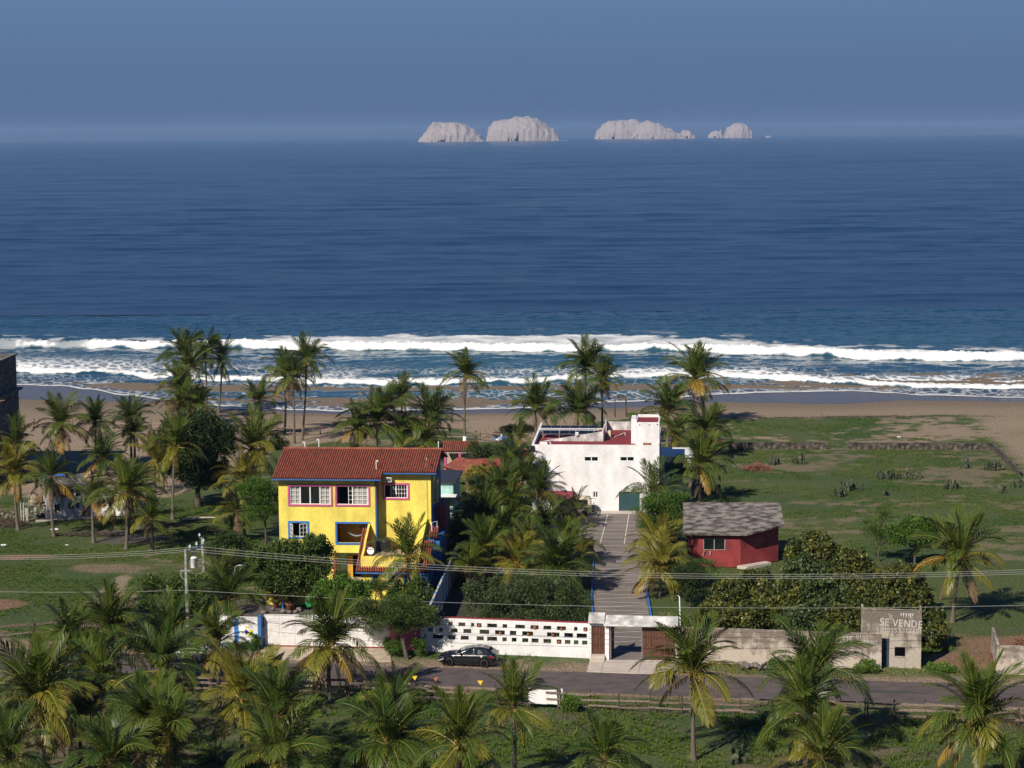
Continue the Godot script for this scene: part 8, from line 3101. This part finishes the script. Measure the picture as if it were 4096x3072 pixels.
	heap("leaf_heap", "dark raked leaves on the grass right of the tall full palm", "heap", Vector3(-36.5, 0, -210.8), Vector3(1.6, 0.3, 0.7), 140, M.umber, 0.5, 926)
	heap("drift_line", "dark line of drift wood along the top of the beach", "driftwood", Vector3(44.0, -0.15, -287.5), Vector3(26.0, 0.15, 0.9), 420, M.umber, 1.0, 927)
	heap("drift_line", "drift wood on the sand at the left beach, before the fence", "driftwood", Vector3(-66.0, -0.1, -284.5), Vector3(9.0, 0.2, 1.0), 120, M.umber, 1.4, 928)
	# fallen logs
	for q in [[-13.6, -256.5, 2.6, 0.5, "bent dead branch on the sand above the left end of the tiled roof"], [-31.0, -206.4, 3.2, -0.1, "fallen trunk beside the dark round tree"], [-34.5, -212.8, 3.4, 0.12, "pale low kerb stone right of the outbuilding"], [-12.6, -268.0, 2.4, 0.7, "rusty boat-like log near the lone white-footed palm"]]:
		mb = MB.new()
		mb.smooth()
		mb.tube([Vector3(0, 0.12, 0), Vector3(q[2] * 0.5, 0.3, 0.1), Vector3(q[2], 0.22, -0.2)], [0.14, 0.12, 0.07], 7)
		single("log", mb, M.umber if q[0] != -34.5 else M.concrete_pale, q[4], "log", Vector3(q[0], 0, q[1]), q[3])
	# litter on the grass
	for q in [[-46.9, -208.4, 0.5, "pale board lying on the grass before the ruined house"], [-43.9, -200.2, 0.22, "small white litter on the grass under the small palm"], [-50.2, -200.5, 0.35, "grey stone on the grass at the left"], [24.4, -206.5, 0.3, "white rag on the field beside the red house roof"], [50.6, -268.0, 0.35, "white bag on the grass behind the field wall"]]:
		mb = MB.new()
		mb.box(Vector3(0, 0.05, 0), Vector3(q[2] * 1.4, 0.06, q[2]), Basis(Vector3.RIGHT, 0.1))
		single("litter", mb, M.cloth_white, q[3], "litter", Vector3(q[0], 0, q[1]), 0.4)


func make_ground_cover():
	rng.seed = 951
	var mb := MB.new()
	for i in 7:
		var a := TAU * i / 7.0 + 0.3 * (i % 2)
		var lean := 0.30 + 0.14 * (i % 3)
		var w := Vector3(-sin(a), 0, cos(a)) * 0.07
		var root := Vector3(cos(a), 0, sin(a)) * 0.07
		var tip := Vector3(cos(a) * lean, 0.42 + 0.16 * (i % 3), sin(a) * lean)
		var v := 0.85 + 0.1 * (i % 4)
		mb.col(Color(v, v, v))
		mb.tri(root - w, tip, root + w)
	var tuft := mb.done()
	var where := []
	var tints := []
	var put := func(x0: float, x1: float, z0: float, z1: float, n: int, s0: float, s1: float, bias: float):
		for i in n:
			var x := rng.randf_range(x0, x1)
			var z := rng.randf_range(z0, z1)
			if z < road_top(x) + 0.4 and z > wall_line(x) - 1.0 and x > -20.0 and rng.randf() < 0.55:
				continue
			if z > road_top(x) - 0.5 and z < road_bottom(x) + 0.6:
				continue
			if (x > -21.5 and x < 13.5 and z < -157.0 and z > -222.0):
				continue
			if x > -24.0 and x < -9.0 and z < -153.5 and z > -160.0:
				continue
			if x > 5.0 and x < 12.7 and z < -150.0 and z > -158.0:
				continue
			var c := ground_color(x, z)
			# only where the ground itself is green
			if c.g < c.r * 0.98 + bias:
				continue
			if n_patch.get_noise_2d(x * 2.0, z * 2.0) < -0.12:
				continue
			var s := rng.randf_range(s0, s1)
			where.append(Transform3D(Basis(Vector3.UP, rng.randf() * TAU).scaled(Vector3(s * 1.2, s, s * 1.2)), Vector3(x, ground_y(x, z) - 0.02, z)))
			tints.append(Color(c.r * 1.25, c.g * 1.35, c.b * 1.1) * rng.randf_range(0.75, 1.3))
	put.call(-62.0, -20.0, -225.0, -160.0, 26000, 0.18, 0.42, 0.0)
	put.call(14.0, 64.0, -286.0, -186.0, 30000, 0.18, 0.40, 0.0)
	put.call(-45.0, 45.0, -146.0, -112.0, 26000, 0.22, 0.55, 0.0)
	put.call(-12.0, 40.0, -158.0, -146.0, 5000, 0.2, 0.5, 0.0)
	var o := scatter("grass_tufts", tuft, M.grass, where, tints, self)
	tag(o, "short green grass and creeping weeds over the open ground", "grass")
	# larger broad-leaved creepers
	where = []
	tints = []
	for i in 3400:
		var x := rng.randf_range(-44.0, 44.0)
		var z := rng.randf_range(-140.5, -112.0)
		if z > -133.0 and rng.randf() < 0.4:
			continue
		if n_patch.get_noise_2d(x * 1.6 + 50.0, z * 1.6) < 0.06 or z < road_bottom(x) + 1.0:
			continue
		var s := rng.randf_range(0.20, 0.42)
		where.append(Transform3D(Basis(Vector3.UP, rng.randf() * TAU).scaled(Vector3(s, s * 0.7, s)), Vector3(x, 0.08, z)))
		tints.append(Color(0.062, 0.115, 0.018) * rng.randf_range(0.75, 1.35))
	o = scatter("creepers", spray(0), M.leaf, where, tints, self)
	tag(o, "broad-leaved green creepers on the near ground below the fence", "creepers")
